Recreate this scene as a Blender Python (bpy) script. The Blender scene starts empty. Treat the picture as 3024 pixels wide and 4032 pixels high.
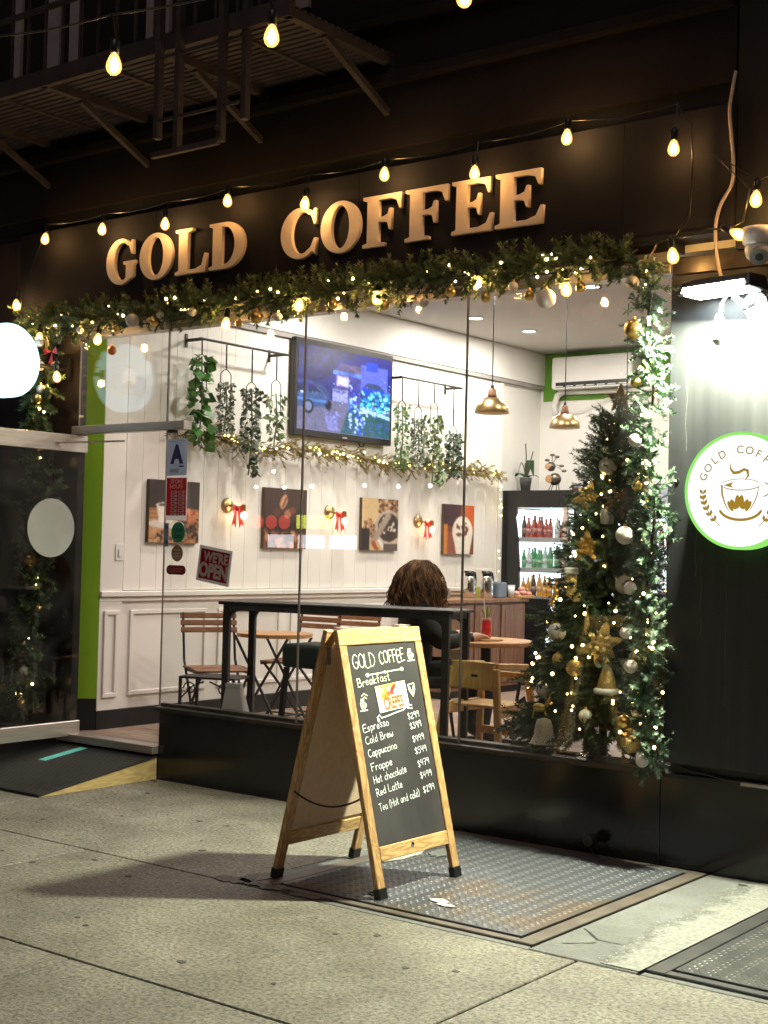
import bpy, bmesh, math, random
import numpy as np
from mathutils import Vector, Matrix
random.seed(7); rng = np.random.default_rng(11)
R = math.radians
sc = bpy.context.scene
COL = sc.collection

# ------------------------------------------------------------------ camera
cd = bpy.data.cameras.new('camera'); cam = bpy.data.objects.new('camera', cd); COL.objects.link(cam)
cd.sensor_fit = 'HORIZONTAL'; cd.sensor_width = 36.0; cd.lens = 64.75; cd.clip_start = 0.05; cd.clip_end = 300
ax = Vector((0.79416, 0.60724, 0.02392)); ay = Vector((-0.00224, -0.03644, 0.99933)); az = Vector((0.60771, -0.79368, -0.02758))
m = Matrix((ax, ay, az)).transposed().to_4x4(); m.translation = Vector((6.524, -6.201, 1.5))
cam.matrix_world = m
sc.camera = cam

# ------------------------------------------------------------------ night sky, faint city light, exposure
w = bpy.data.worlds.new('World'); sc.world = w; w.use_nodes = True
nt = w.node_tree; bg = nt.nodes['Background']
bg.inputs['Color'].default_value = (0.50, 0.38, 0.46, 1); bg.inputs['Strength'].default_value = 0.035
sd = bpy.data.lights.new('city_glow', 'SUN'); sd.energy = 0.42; sd.angle = R(40); sd.color = (1.0, 0.77, 0.74)
so = bpy.data.objects.new('city_glow', sd); COL.objects.link(so); so.rotation_euler = (R(38), 0, R(28))
vs = sc.view_settings; vs.view_transform = 'Standard'; vs.look = 'None'; vs.exposure = 0.0; vs.gamma = 1.0; vs.use_curve_mapping = False
cy = sc.cycles
cy.use_denoising = True
try: cy.denoiser = 'OPENIMAGEDENOISE'
except Exception: pass
cy.max_bounces = 8; cy.diffuse_bounces = 4; cy.glossy_bounces = 4; cy.transparent_max_bounces = 24
cy.sample_clamp_indirect = 4.0; cy.caustics_reflective = False; cy.caustics_refractive = False

# ------------------------------------------------------------------ mesh helper
class MB:
    def __init__(s): s.v = []; s.f = []
    def add(s, vs, fs):
        o = len(s.v); s.v += [tuple(map(float, p)) for p in vs]; s.f += [tuple(i + o for i in f) for f in fs]; return s
    def box(s, x0, x1, y0, y1, z0, z1):
        return s.add([(x0,y0,z0),(x1,y0,z0),(x1,y1,z0),(x0,y1,z0),(x0,y0,z1),(x1,y0,z1),(x1,y1,z1),(x0,y1,z1)],
                     [(0,3,2,1),(4,5,6,7),(0,1,5,4),(1,2,6,5),(2,3,7,6),(3,0,4,7)])
    def obox(s, c, u, v, n, hu, hv, hn):
        c = Vector(c); u = Vector(u).normalized()*hu; v = Vector(v).normalized()*hv; n = Vector(n).normalized()*hn
        P = [c+a*u+b*v+d*n for d in (-1,1) for a,b in ((-1,-1),(1,-1),(1,1),(-1,1))]
        return s.add(P, [(0,3,2,1),(4,5,6,7),(0,1,5,4),(1,2,6,5),(2,3,7,6),(3,0,4,7)])
    def bar(s, a, b, w, h, up=(0,0,1)):
        a = Vector(a); b = Vector(b); t = (b-a).normalized(); up = Vector(up)
        if abs(t.dot(up)) > .98: up = Vector((0,1,0)) if abs(t.y) < .9 else Vector((1,0,0))
        sd = t.cross(up).normalized(); u2 = sd.cross(t)
        return s.obox((a+b)/2, t, sd, u2, (b-a).length/2, w/2, h/2)
    def tube(s, pts, r, n=6, caps=True):
        pts = [Vector(p) for p in pts]; k = len(pts); rr = r if isinstance(r, (list, tuple)) else [r]*k
        o = len(s.v); prev = None
        for i, p in enumerate(pts):
            t = (pts[min(i+1,k-1)]-pts[max(i-1,0)])
            t = t.normalized() if t.length > 1e-9 else Vector((0,0,1))
            if prev is None:
                a = t.orthogonal().normalized()
            else:
                a = prev - t*prev.dot(t); a = a.normalized() if a.length > 1e-6 else t.orthogonal().normalized()
            prev = a; b = t.cross(a)
            for j in range(n):
                an = 2*math.pi*j/n; q = p + (a*math.cos(an)+b*math.sin(an))*rr[i]; s.v.append(tuple(q))
        for i in range(k-1):
            for j in range(n):
                s.f.append((o+i*n+j, o+i*n+(j+1)%n, o+(i+1)*n+(j+1)%n, o+(i+1)*n+j))
        if caps:
            s.f.append(tuple(o+j for j in reversed(range(n)))); s.f.append(tuple(o+(k-1)*n+j for j in range(n)))
        return s
    def lathe(s, prof, c=(0,0,0), n=20, axis='z', closed=False):
        o = len(s.v); k = len(prof)
        for r, z in prof:
            for j in range(n):
                a = 2*math.pi*j/n
                if axis == 'z': p = (c[0]+r*math.cos(a), c[1]+r*math.sin(a), c[2]+z)
                elif axis == 'y': p = (c[0]+r*math.cos(a), c[1]+z, c[2]+r*math.sin(a))
                else: p = (c[0]+z, c[1]+r*math.cos(a), c[2]+r*math.sin(a))
                s.v.append(p)
        for i in range(k-1):
            for j in range(n): s.f.append((o+i*n+j, o+i*n+(j+1)%n, o+(i+1)*n+(j+1)%n, o+(i+1)*n+j))
        if prof[0][0] > 1e-5: s.f.append(tuple(o+j for j in reversed(range(n))))
        if prof[-1][0] > 1e-5: s.f.append(tuple(o+(k-1)*n+j for j in range(n)))
        return s
    def ball(s, c, r, n=16, m=10, sq=(1,1,1)):
        o = len(s.v); s.v.append((c[0],c[1],c[2]-r*sq[2]))
        for i in range(1, m):
            ph = -math.pi/2+math.pi*i/m
            for j in range(n):
                a = 2*math.pi*j/n
                s.v.append((c[0]+r*sq[0]*math.cos(ph)*math.cos(a), c[1]+r*sq[1]*math.cos(ph)*math.sin(a), c[2]+r*sq[2]*math.sin(ph)))
        s.v.append((c[0],c[1],c[2]+r*sq[2])); t = len(s.v)-1
        for j in range(n): s.f.append((o, o+1+(j+1)%n, o+1+j)); s.f.append((t, t-n+j, t-n+(j+1)%n))
        for i in range(m-2):
            for j in range(n):
                q = o+1+i*n; s.f.append((q+j, q+(j+1)%n, q+n+(j+1)%n, q+n+j))
        return s
    # flat work in a frame: fr = (origin, right, up, normal)
    def poly(s, pts, fr, off=0.0):
        o, u, v, n = fr
        return s.add([o+u*p[0]+v*p[1]+n*off for p in pts], [tuple(range(len(pts)))])
    def ribbon(s, pts, wd, fr, off=0.0):
        o, u, v, n = fr; k = len(pts)
        W = wd if isinstance(wd, (list, tuple)) else [wd]*k
        L = []; Rr = []
        for i in range(k):
            a = pts[max(i-1,0)]; b = pts[min(i+1,k-1)]
            tx, ty = b[0]-a[0], b[1]-a[1]; l = math.hypot(tx, ty) or 1e-6
            nx, ny = -ty/l, tx/l; h = W[i]/2
            ex = 0
            px, py = pts[i]
            if i == 0: px -= tx/l*h*.6; py -= ty/l*h*.6
            if i == k-1: px += tx/l*h*.6; py += ty/l*h*.6
            L.append((px+nx*h, py+ny*h)); Rr.append((px-nx*h, py-ny*h))
        q = len(s.v)
        for i in range(k):
            for p in (L[i], Rr[i]): s.v.append(tuple(o+u*p[0]+v*p[1]+n*off))
        for i in range(k-1): s.f.append((q+2*i, q+2*i+1, q+2*i+3, q+2*i+2))
        return s
    def disc(s, c, r, fr, off=0.0, n=14, ry=None):
        ry = ry or r
        return s.poly([(c[0]+r*math.cos(2*math.pi*j/n), c[1]+ry*math.sin(2*math.pi*j/n)) for j in range(n)], fr, off)
    def mesh(s, name, smooth=False, bevel=0, seg=1):
        me = bpy.data.meshes.new(name); me.from_pydata(s.v, [], s.f); me.update()
        if bevel:
            bm = bmesh.new(); bm.from_mesh(me)
            bmesh.ops.remove_doubles(bm, verts=bm.verts, dist=1e-6)
            bmesh.ops.bevel(bm, geom=list(bm.edges), offset=bevel, segments=seg, affect='EDGES', profile=0.6)
            bm.to_mesh(me); bm.free()
        if smooth:
            for p in me.polygons: p.use_smooth = True
        return me

def tag(o, label=None, cat=None, group=None, kind=None):
    if label: o['label'] = label
    if cat: o['category'] = cat
    if group: o['group'] = group
    if kind: o['kind'] = kind
    return o
def link(name, me, mat=None, parent=None):
    o = bpy.data.objects.new(name, me); COL.objects.link(o)
    if mat is not None and me is not None and len(me.materials) == 0: me.materials.append(mat)
    if parent is not None: o.parent = parent
    return o
def obj(name, mb, mat, parent=None, smooth=False, bevel=0, seg=1, kind=None, label=None):
    o = link(name, mb.mesh(name, smooth, bevel, seg), mat, parent)
    if kind: o['kind'] = kind
    if label: o['label'] = label
    return o
def thing(name, label, cat, loc=(0,0,0), rotz=0, group=None, rot=None):
    o = bpy.data.objects.new(name, None); COL.objects.link(o); o.empty_display_size = .05
    o.location = loc; o.rotation_euler = rot if rot else (0,0,rotz)
    return tag(o, label, cat, group)
def struct(name, mb, mat, **k):
    o = obj(name, mb, mat, **k); o['kind'] = 'structure'; return o
def cp(o, parent=None, name=None):
    c = o.copy(); COL.objects.link(c); c.parent = parent
    for ch in o.children: cp(ch, c)
    return c
def dup(root, loc, rot=None, label=None, group=None):
    r = cp(root); r.location = loc
    if rot is not None: r.rotation_euler = rot
    if label: r['label'] = label
    if group: r['group'] = group
    return r

# ------------------------------------------------------------------ procedural materials
def newmat(name):
    mt = bpy.data.materials.new(name); mt.use_nodes = True
    n = mt.node_tree.nodes; l = mt.node_tree.links
    return mt, n, l, n['Principled BSDF']
def pm(name, c1, c2=None, scale=8, rough=.5, metal=0, bump=0, bscale=60, stretch=(1,1,1), detail=4, spec=None, rvar=0, contrast=(.35,.65), coat=0):
    mt, n, l, b = newmat(name)
    b.inputs['Roughness'].default_value = rough; b.inputs['Metallic'].default_value = metal
    b.inputs['Base Color'].default_value = (*c1, 1)
    if spec is not None: b.inputs['Specular IOR Level'].default_value = spec
    if coat: b.inputs['Coat Weight'].default_value = coat
    tc = n.new('ShaderNodeTexCoord'); mp = n.new('ShaderNodeMapping'); mp.inputs['Scale'].default_value = stretch
    l.new(tc.outputs['Object'], mp.inputs['Vector'])
    if c2 is not None:
        nz = n.new('ShaderNodeTexNoise'); nz.inputs['Scale'].default_value = scale; nz.inputs['Detail'].default_value = detail
        l.new(mp.outputs['Vector'], nz.inputs['Vector'])
        cr = n.new('ShaderNodeValToRGB'); cr.color_ramp.elements[0].position = contrast[0]; cr.color_ramp.elements[1].position = contrast[1]
        cr.color_ramp.elements[0].color = (*c1,1); cr.color_ramp.elements[1].color = (*c2,1)
        l.new(nz.outputs['Fac'], cr.inputs['Fac']); l.new(cr.outputs['Color'], b.inputs['Base Color'])
        if rvar:
            mr = n.new('ShaderNodeMapRange'); mr.inputs['To Min'].default_value = max(0, rough-rvar); mr.inputs['To Max'].default_value = min(1, rough+rvar)
            l.new(nz.outputs['Fac'], mr.inputs['Value']); l.new(mr.outputs['Result'], b.inputs['Roughness'])
    if bump:
        n2 = n.new('ShaderNodeTexNoise'); n2.inputs['Scale'].default_value = bscale; n2.inputs['Detail'].default_value = 5
        l.new(mp.outputs['Vector'], n2.inputs['Vector'])
        bp = n.new('ShaderNodeBump'); bp.inputs['Strength'].default_value = bump; bp.inputs['Distance'].default_value = .01
        l.new(n2.outputs['Fac'], bp.inputs['Height']); l.new(bp.outputs['Normal'], b.inputs['Normal'])
    return mt
def emit(name, c, s, sample=True):
    mt = bpy.data.materials.new(name); mt.use_nodes = True
    n = mt.node_tree.nodes; l = mt.node_tree.links; n.clear()
    o = n.new('ShaderNodeOutputMaterial'); e = n.new('ShaderNodeEmission')
    e.inputs['Color'].default_value = (*c,1); e.inputs['Strength'].default_value = s
    l.new(e.outputs[0], o.inputs[0])
    if not sample: mt.cycles.emission_sampling = 'NONE'
    return mt
def wood(name, c1, c2, axis='x', scale=3.0, rough=.5, ring=9, coat=0):
    mt, n, l, b = newmat(name)
    tc = n.new('ShaderNodeTexCoord'); mp = n.new('ShaderNodeMapping')
    st = {'x': (.12,1,1), 'y': (1,.12,1), 'z': (1,1,.12)}[axis]; mp.inputs['Scale'].default_value = [scale*q for q in st]
    l.new(tc.outputs['Object'], mp.inputs['Vector'])
    nz = n.new('ShaderNodeTexNoise'); nz.inputs['Scale'].default_value = 2.2; nz.inputs['Detail'].default_value = 3; nz.inputs['Distortion'].default_value = .4
    l.new(mp.outputs['Vector'], nz.inputs['Vector'])
    mm = n.new('ShaderNodeMath'); mm.operation = 'MULTIPLY'; mm.inputs[1].default_value = ring*6.28; l.new(nz.outputs['Fac'], mm.inputs[0])
    sn = n.new('ShaderNodeMath'); sn.operation = 'SINE'; l.new(mm.outputs[0], sn.inputs[0])
    fine = n.new('ShaderNodeTexNoise'); fine.inputs['Scale'].default_value = 40; fine.inputs['Detail'].default_value = 4
    l.new(mp.outputs['Vector'], fine.inputs['Vector'])
    ad = n.new('ShaderNodeMath'); ad.operation = 'MULTIPLY_ADD'; ad.inputs[1].default_value = .28; ad.inputs[2].default_value = .15
    l.new(sn.outputs[0], ad.inputs[0])
    a2 = n.new('ShaderNodeMath'); a2.operation = 'ADD'; l.new(ad.outputs[0], a2.inputs[0]); 
    f2 = n.new('ShaderNodeMath'); f2.operation = 'MULTIPLY'; f2.inputs[1].default_value = .65; l.new(fine.outputs['Fac'], f2.inputs[0]); l.new(f2.outputs[0], a2.inputs[1])
    cr = n.new('ShaderNodeValToRGB'); cr.color_ramp.elements[0].color = (*c1,1); cr.color_ramp.elements[1].color = (*c2,1)
    cr.color_ramp.elements[0].position = .15; cr.color_ramp.elements[1].position = .85
    l.new(a2.outputs[0], cr.inputs['Fac']); l.new(cr.outputs['Color'], b.inputs['Base Color'])
    b.inputs['Roughness'].default_value = rough
    if coat: b.inputs['Coat Weight'].default_value = coat
    bp = n.new('ShaderNodeBump'); bp.inputs['Strength'].default_value = .12; bp.inputs['Distance'].default_value = .004
    l.new(a2.outputs[0], bp.inputs['Height']); l.new(bp.outputs['Normal'], b.inputs['Normal'])
    return mt
def vcol(name, emission=0, rough=.6):
    mt, n, l, b = newmat(name)
    at = n.new('ShaderNodeAttribute'); at.attribute_name = 'col'
    b.inputs['Roughness'].default_value = rough
    if emission:
        b.inputs['Base Color'].default_value = (0,0,0,1)
        l.new(at.outputs['Color'], b.inputs['Emission Color']); b.inputs['Emission Strength'].default_value = emission
    else: l.new(at.outputs['Color'], b.inputs['Base Color'])
    return mt
def glassmat(name, tint=(.95,.97,.96), rough=.0, ior=1.5, smear=.03):
    mt = bpy.data.materials.new(name); mt.use_nodes = True
    n = mt.node_tree.nodes; l = mt.node_tree.links; n.clear()
    o = n.new('ShaderNodeOutputMaterial'); t = n.new('ShaderNodeBsdfTransparent'); t.inputs[0].default_value = (*tint,1)
    g = n.new('ShaderNodeBsdfGlossy'); g.inputs['Roughness'].default_value = rough
    f = n.new('ShaderNodeFresnel'); mx = n.new('ShaderNodeMixShader')
    ge = n.new('ShaderNodeNewGeometry'); mi = n.new('ShaderNodeMapRange'); mi.inputs['To Min'].default_value = ior; mi.inputs['To Max'].default_value = 1/ior
    l.new(ge.outputs['Backfacing'], mi.inputs['Value']); l.new(mi.outputs['Result'], f.inputs[0])   # thin sheet: same reflectance from both faces
    l.new(f.outputs[0], mx.inputs[0]); 
    df = n.new('ShaderNodeBsdfDiffuse'); df.inputs[0].default_value = (.8,.8,.8,1); nz = n.new('ShaderNodeTexNoise'); nz.inputs['Scale'].default_value = 2.2; nz.inputs['Detail'].default_value = 9; nz.inputs['Distortion'].default_value = 1.5
    tc = n.new('ShaderNodeTexCoord'); l.new(tc.outputs['Object'], nz.inputs['Vector']); mr = n.new('ShaderNodeMapRange'); mr.inputs['From Min'].default_value = .42; mr.inputs['From Max'].default_value = .8; mr.inputs['To Max'].default_value = smear; l.new(nz.outputs['Fac'], mr.inputs['Value'])
    m2 = n.new('ShaderNodeMixShader'); l.new(mr.outputs['Result'], m2.inputs[0]); l.new(t.outputs[0], m2.inputs[1]); l.new(df.outputs[0], m2.inputs[2])
    l.new(m2.outputs[0], mx.inputs[1]); l.new(g.outputs[0], mx.inputs[2]); l.new(mx.outputs[0], o.inputs[0])
    return mt
def translucent(mt, amount):
    n = mt.node_tree.nodes; l = mt.node_tree.links; b = n['Principled BSDF']; out = [q for q in n if q.type == 'OUTPUT_MATERIAL'][0]
    t = n.new('ShaderNodeBsdfTranslucent'); mx = n.new('ShaderNodeMixShader'); mx.inputs[0].default_value = amount
    src = b.inputs['Base Color']
    if src.is_linked: l.new(src.links[0].from_socket, t.inputs[0])
    else: t.inputs[0].default_value = src.default_value
    l.new(b.outputs[0], mx.inputs[1]); l.new(t.outputs[0], mx.inputs[2]); l.new(mx.outputs[0], out.inputs[0])
    return mt
M = {}
M['glass'] = glassmat('window_glass')
M['glass_dark'] = glassmat('door_glass', (.80,.82,.82), smear=.02)
M['seal'] = pm('seal', (.20,.18,.17), rough=.3)
M['black'] = pm('black_paint', (.008,.008,.009), (.013,.013,.014), scale=3, rough=.45)
M['gloss_black'] = pm('polished_black_stone', (.009,.009,.010), (.020,.020,.020), scale=3.5, rough=.17, rvar=.09, detail=9, contrast=(.4,.85))
M['sign'] = pm('sign_board', (.013,.012,.0155), (.019,.0175,.0225), scale=2.5, rough=.8, bump=.05, bscale=20, spec=.2)
M['upper'] = pm('upper_wall', (.013,.010,.0105), (.022,.017,.018), scale=1.6, rough=.9, bump=.25, bscale=35, spec=.15)
M['bronze'] = pm('dark_bronze', (.055,.048,.042), (.085,.074,.064), scale=14, rough=.38, metal=.7)
M['steel'] = pm('brushed_steel', (.42,.38,.35), (.56,.52,.48), scale=4, rough=.38, metal=.75, stretch=(1,1,30))
M['chrome'] = pm('chrome', (.75,.74,.72), rough=.12, metal=1)
M['iron'] = pm('black_iron', (.012,.011,.011), (.022,.019,.018), scale=20, rough=.5)
M['rustiron'] = pm('old_iron', (.030,.023,.025), (.052,.041,.043), scale=6, rough=.75, bump=.2, bscale=60)
M['green'] = pm('green_paint', (.26,.50,.018), (.28,.54,.022), scale=2, rough=.55)
M['white'] = pm('white_paint', (.78,.75,.70), (.82,.79,.74), scale=2, rough=.5)
M['plaster'] = pm('white_plaster', (.74,.72,.68), (.79,.77,.73), scale=1.2, rough=.85, bump=.05, bscale=40)
M['ceiling'] = pm('ceiling_paint', (.56,.54,.52), (.60,.58,.56), scale=1, rough=.9)
M['plastic_white'] = pm('white_plastic', (.75,.74,.72), rough=.35)
M['plastic_black'] = pm('black_plastic', (.012,.012,.013), rough=.3)
M['pine'] = wood('pine', (.30,.165,.06), (.56,.37,.17), 'z', 9, .55)
M['pine_y'] = wood('pine_crosswise', (.34,.20,.075), (.60,.41,.19), 'y', 9, .55)
M['beech'] = wood('beech', (.46,.27,.09), (.60,.38,.15), 'z', 6, .4, ring=5)
M['slat'] = wood('red_slat', (.20,.075,.028), (.34,.145,.06), 'y', 8, .45)
M['table'] = wood('table_wood', (.42,.20,.075), (.58,.31,.13), 'x', 6, .4, ring=5)
M['cabinet'] = wood('cabinet_wood', (.17,.085,.05), (.28,.15,.095), 'z', 6, .5, ring=5)
M['floor_wood'] = wood('floor_wood', (.25,.165,.12), (.42,.30,.225), 'x', 7, .42, ring=4)
M['concrete'] = None
M['rubber'] = pm('rubber', (.016,.016,.017), (.026,.026,.027), scale=40, rough=.7, bump=.4, bscale=160)
M['chalk'] = pm('chalkboard', (.017,.016,.018), (.055,.053,.056), scale=4, rough=.75, stretch=(1,1,.5), detail=8, contrast=(.42,.85))
M['chalk_white'] = pm('chalk_marker', (.80,.88,.93), rough=.8)
M['chalk_green'] = pm('chalk_marker_pale', (.78,.88,.66), rough=.8)
M['mdf'] = pm('board_back', (.60,.47,.33), (.66,.52,.37), scale=30, rough=.8)
M['gold'] = pm('gold', (.78,.50,.14), (.88,.62,.22), scale=30, rough=.28, metal=1)
M['gold_dull'] = pm('gold_glitter', (.42,.27,.08), (.85,.62,.25), scale=160, rough=.35, metal=.8, bump=.5, bscale=300)
M['gold_letters'] = pm('copper_gold_letters', (.86,.69,.56), (.74,.54,.40), scale=5, rough=.6, metal=.0, detail=2, contrast=(.45,.75))
M['bauble_white'] = pm('pearl', (.74,.70,.65), rough=.35)
M['bauble_silver'] = pm('silver_glitter', (.45,.42,.38), (.8,.77,.72), scale=220, rough=.4, metal=.6)
M['needle'] = pm('garland_needles', (.075,.125,.048), (.135,.19,.078), scale=30, rough=.5)
M['needle2'] = pm('garland_tips', (.13,.18,.075), (.19,.24,.11), scale=30, rough=.5)
M['tree_needle'] = pm('tree_needles', (.035,.070,.028), (.080,.125,.050), scale=24, rough=.5)
M['floodlit'] = pm('floodlit_needles', (.075,.14,.085), (.15,.23,.15), scale=30, rough=.5)  # paler copy of the garland needles, floodlight painted into the colour
M['floodlit2'] = pm('floodlit_tips', (.15,.23,.165), (.22,.30,.23), scale=30, rough=.5)  # needle tips, with the floodlight likewise put into their colour
M['olive'] = pm('olive_sprigs', (.16,.12,.025), (.30,.22,.05), scale=20, rough=.55)
M['bark'] = pm('bark', (.05,.03,.018), (.09,.055,.03), scale=20, rough=.9)
M['red'] = pm('red_satin', (.55,.02,.018), (.72,.03,.025), scale=12, rough=.45)
M['brass'] = pm('brass', (.50,.36,.17), (.60,.44,.22), scale=5, rough=.35, metal=1)
M['walnut'] = wood('walnut', (.20,.095,.045), (.32,.16,.08), 'z', 8, .45)
M['green_leather'] = pm('green_leather', (.012,.030,.024), (.020,.042,.034), scale=20, rough=.45, bump=.15, bscale=120)
M['dark_fabric'] = pm('dark_fabric', (.012,.012,.013), (.020,.019,.019), scale=30, rough=.9, bump=.3, bscale=200)
M['paper'] = pm('paper', (.72,.70,.66), (.78,.76,.72), scale=6, rough=.8, bump=.2, bscale=12)
M['fil'] = emit('filament', (1.0,.66,.30), 260)
M['fil2'] = emit('filament_dim', (1.0,.62,.25), 165)
M['fairy'] = emit('fairy_bulb', (1.0,.68,.28), 20)
M['fairy_in'] = emit('fairy_bulb_yellow', (1.0,.80,.28), 7, sample=False)
M['lamp_hot'] = emit('sconce_bulb', (1.0,.72,.38), 26)
M['led'] = emit('led_panel', (.92,1.0,.95), 60, sample=False)
M['downlight'] = emit('downlight_glow', (1.0,.93,.82), 14, sample=False)
mt = glassmat('amber_glass', (1.0,.86,.62), .05, smear=.0); M['amber'] = mt
nn = mt.node_tree.nodes; ll = mt.node_tree.links
ad = nn.new('ShaderNodeAddShader'); em = nn.new('ShaderNodeEmission'); em.inputs[0].default_value = (1,.50,.12,1); em.inputs[1].default_value = 1.4
out = [q for q in nn if q.type == 'OUTPUT_MATERIAL'][0]; src = out.inputs[0].links[0].from_socket
ll.new(src, ad.inputs[0]); ll.new(em.outputs[0], ad.inputs[1]); ll.new(ad.outputs[0], out.inputs[0]); mt.cycles.emission_sampling = 'NONE'

def concrete(name, c1, c2, speck=.5):
    mt, n, l, b = newmat(name)
    tc = n.new('ShaderNodeTexCoord')
    a = n.new('ShaderNodeTexNoise'); a.inputs['Scale'].default_value = 1.4; a.inputs['Detail'].default_value = 6; l.new(tc.outputs['Object'], a.inputs['Vector'])
    s2 = n.new('ShaderNodeTexNoise'); s2.inputs['Scale'].default_value = 58; s2.inputs['Detail'].default_value = 3; s2.inputs['Roughness'].default_value = .7; l.new(tc.outputs['Object'], s2.inputs['Vector'])
    v = n.new('ShaderNodeTexVoronoi'); v.inputs['Scale'].default_value = 55; l.new(tc.outputs['Object'], v.inputs['Vector'])
    cr = n.new('ShaderNodeValToRGB'); cr.color_ramp.elements[0].color = (*c1,1); cr.color_ramp.elements[1].color = (*c2,1); cr.color_ramp.elements[0].position = .3; cr.color_ramp.elements[1].position = .7
    l.new(a.outputs['Fac'], cr.inputs['Fac'])
    c3 = n.new('ShaderNodeValToRGB'); c3.color_ramp.elements[0].color = (.34,.34,.34,1); c3.color_ramp.elements[0].position = .36; c3.color_ramp.elements[1].color = (1.0,1.0,1.0,1); c3.color_ramp.elements[1].position = .52
    e3 = c3.color_ramp.elements.new(.70); e3.color = (1.5,1.48,1.42,1)
    l.new(s2.outputs['Fac'], c3.inputs['Fac'])
    mx = n.new('ShaderNodeMix'); mx.data_type = 'RGBA'; mx.blend_type = 'MULTIPLY'; mx.inputs['Factor'].default_value = speck
    l.new(cr.outputs['Color'], mx.inputs['A']); l.new(c3.outputs['Color'], mx.inputs['B'])
    # chewing gum and old stains: sparse dark spots
    vs_ = n.new('ShaderNodeTexVoronoi'); vs_.inputs['Scale'].default_value = 3.1; vs_.inputs['Randomness'].default_value = 1; l.new(tc.outputs['Object'], vs_.inputs['Vector'])
    sp = n.new('ShaderNodeValToRGB'); sp.color_ramp.elements[0].color = (.42,.40,.38,1); sp.color_ramp.elements[0].position = .055; sp.color_ramp.elements[1].color = (1,1,1,1); sp.color_ramp.elements[1].position = .085
    l.new(vs_.outputs['Distance'], sp.inputs['Fac'])
    m2 = n.new('ShaderNodeMix'); m2.data_type = 'RGBA'; m2.blend_type = 'MULTIPLY'; m2.inputs['Factor'].default_value = .6
    l.new(mx.outputs['Result'], m2.inputs['A']); l.new(sp.outputs['Color'], m2.inputs['B'])
    st = n.new('ShaderNodeTexNoise'); st.inputs['Scale'].default_value = 2.6; st.inputs['Detail'].default_value = 7; st.inputs['Roughness'].default_value = .68; st.inputs['Distortion'].default_value = .6; l.new(tc.outputs['Object'], st.inputs['Vector'])
    sr = n.new('ShaderNodeValToRGB'); sr.color_ramp.elements[0].color = (.62,.60,.57,1); sr.color_ramp.elements[0].position = .36; sr.color_ramp.elements[1].color = (1.06,1.06,1.04,1); sr.color_ramp.elements[1].position = .60
    l.new(st.outputs['Fac'], sr.inputs['Fac'])
    m3 = n.new('ShaderNodeMix'); m3.data_type = 'RGBA'; m3.blend_type = 'MULTIPLY'; m3.inputs['Factor'].default_value = .75
    l.new(m2.outputs['Result'], m3.inputs['A']); l.new(sr.outputs['Color'], m3.inputs['B'])
    pt = n.new('ShaderNodeTexVoronoi'); pt.inputs['Scale'].default_value = 26; pm_ = n.new('ShaderNodeMapping'); pm_.inputs['Scale'].default_value = (1,.55,1); l.new(tc.outputs['Object'], pm_.inputs['Vector']); l.new(pm_.outputs['Vector'], pt.inputs['Vector'])
    pr_ = n.new('ShaderNodeValToRGB'); pr_.color_ramp.elements[0].color = (.45,.43,.40,1); pr_.color_ramp.elements[0].position = .10; pr_.color_ramp.elements[1].color = (1,1,1,1); pr_.color_ramp.elements[1].position = .22; l.new(pt.outputs['Distance'], pr_.inputs['Fac'])
    m4 = n.new('ShaderNodeMix'); m4.data_type = 'RGBA'; m4.blend_type = 'MULTIPLY'; m4.inputs['Factor'].default_value = speck*.75
    l.new(m3.outputs['Result'], m4.inputs['A']); l.new(pr_.outputs['Color'], m4.inputs['B'])
    l.new(m4.outputs['Result'], b.inputs['Base Color'])
    b.inputs['Roughness'].default_value = .75
    bp = n.new('ShaderNodeBump'); bp.inputs['Strength'].default_value = .6; bp.inputs['Distance'].default_value = .006
    l.new(s2.outputs['Fac'], bp.inputs['Height']); l.new(bp.outputs['Normal'], b.inputs['Normal'])
    return mt
M['concrete'] = concrete('sidewalk_concrete', (.165,.160,.138), (.25,.243,.212), .9)
M['concrete2'] = concrete('sidewalk_concrete_pale', (.18,.176,.155), (.27,.264,.235), .9)
M['concrete3'] = concrete('sidewalk_concrete_dark', (.145,.14,.118), (.225,.218,.188), .9)
M['smooth'] = concrete('smooth_concrete', (.115,.125,.128), (.165,.175,.178), .3)
M['whitewash'] = pm('white_paint_worn', (.46,.46,.43), (.30,.30,.28), scale=7, rough=.7, bump=.2, bscale=40, contrast=(.45,.75))
# rusty diamond plate
mt, n, l, b = newmat('rusty_plate'); M['plate'] = mt
tc = n.new('ShaderNodeTexCoord'); a = n.new('ShaderNodeTexNoise'); a.inputs['Scale'].default_value = 2.3; a.inputs['Detail'].default_value = 8; a.inputs['Roughness'].default_value = .65
sx = n.new('ShaderNodeSeparateXYZ'); l.new(tc.outputs['Object'], sx.inputs[0]); l.new(tc.outputs['Object'], a.inputs['Vector'])
g1 = n.new('ShaderNodeMath'); g1.operation = 'MULTIPLY_ADD'; g1.inputs[1].default_value = -.16; g1.inputs[2].default_value = -.02; l.new(sx.outputs['Y'], g1.inputs[0])
g2 = n.new('ShaderNodeMath'); g2.operation = 'ADD'; l.new(a.outputs['Fac'], g2.inputs[0]); l.new(g1.outputs[0], g2.inputs[1])
cr = n.new('ShaderNodeValToRGB'); cr.color_ramp.elements[0].color = (.070,.077,.090,1); cr.color_ramp.elements[0].position = .52
cr.color_ramp.elements[1].color = (.092,.074,.060,1); cr.color_ramp.elements[1].position = .62; e3 = cr.color_ramp.elements.new(.78); e3.color = (.125,.092,.066,1)
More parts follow.
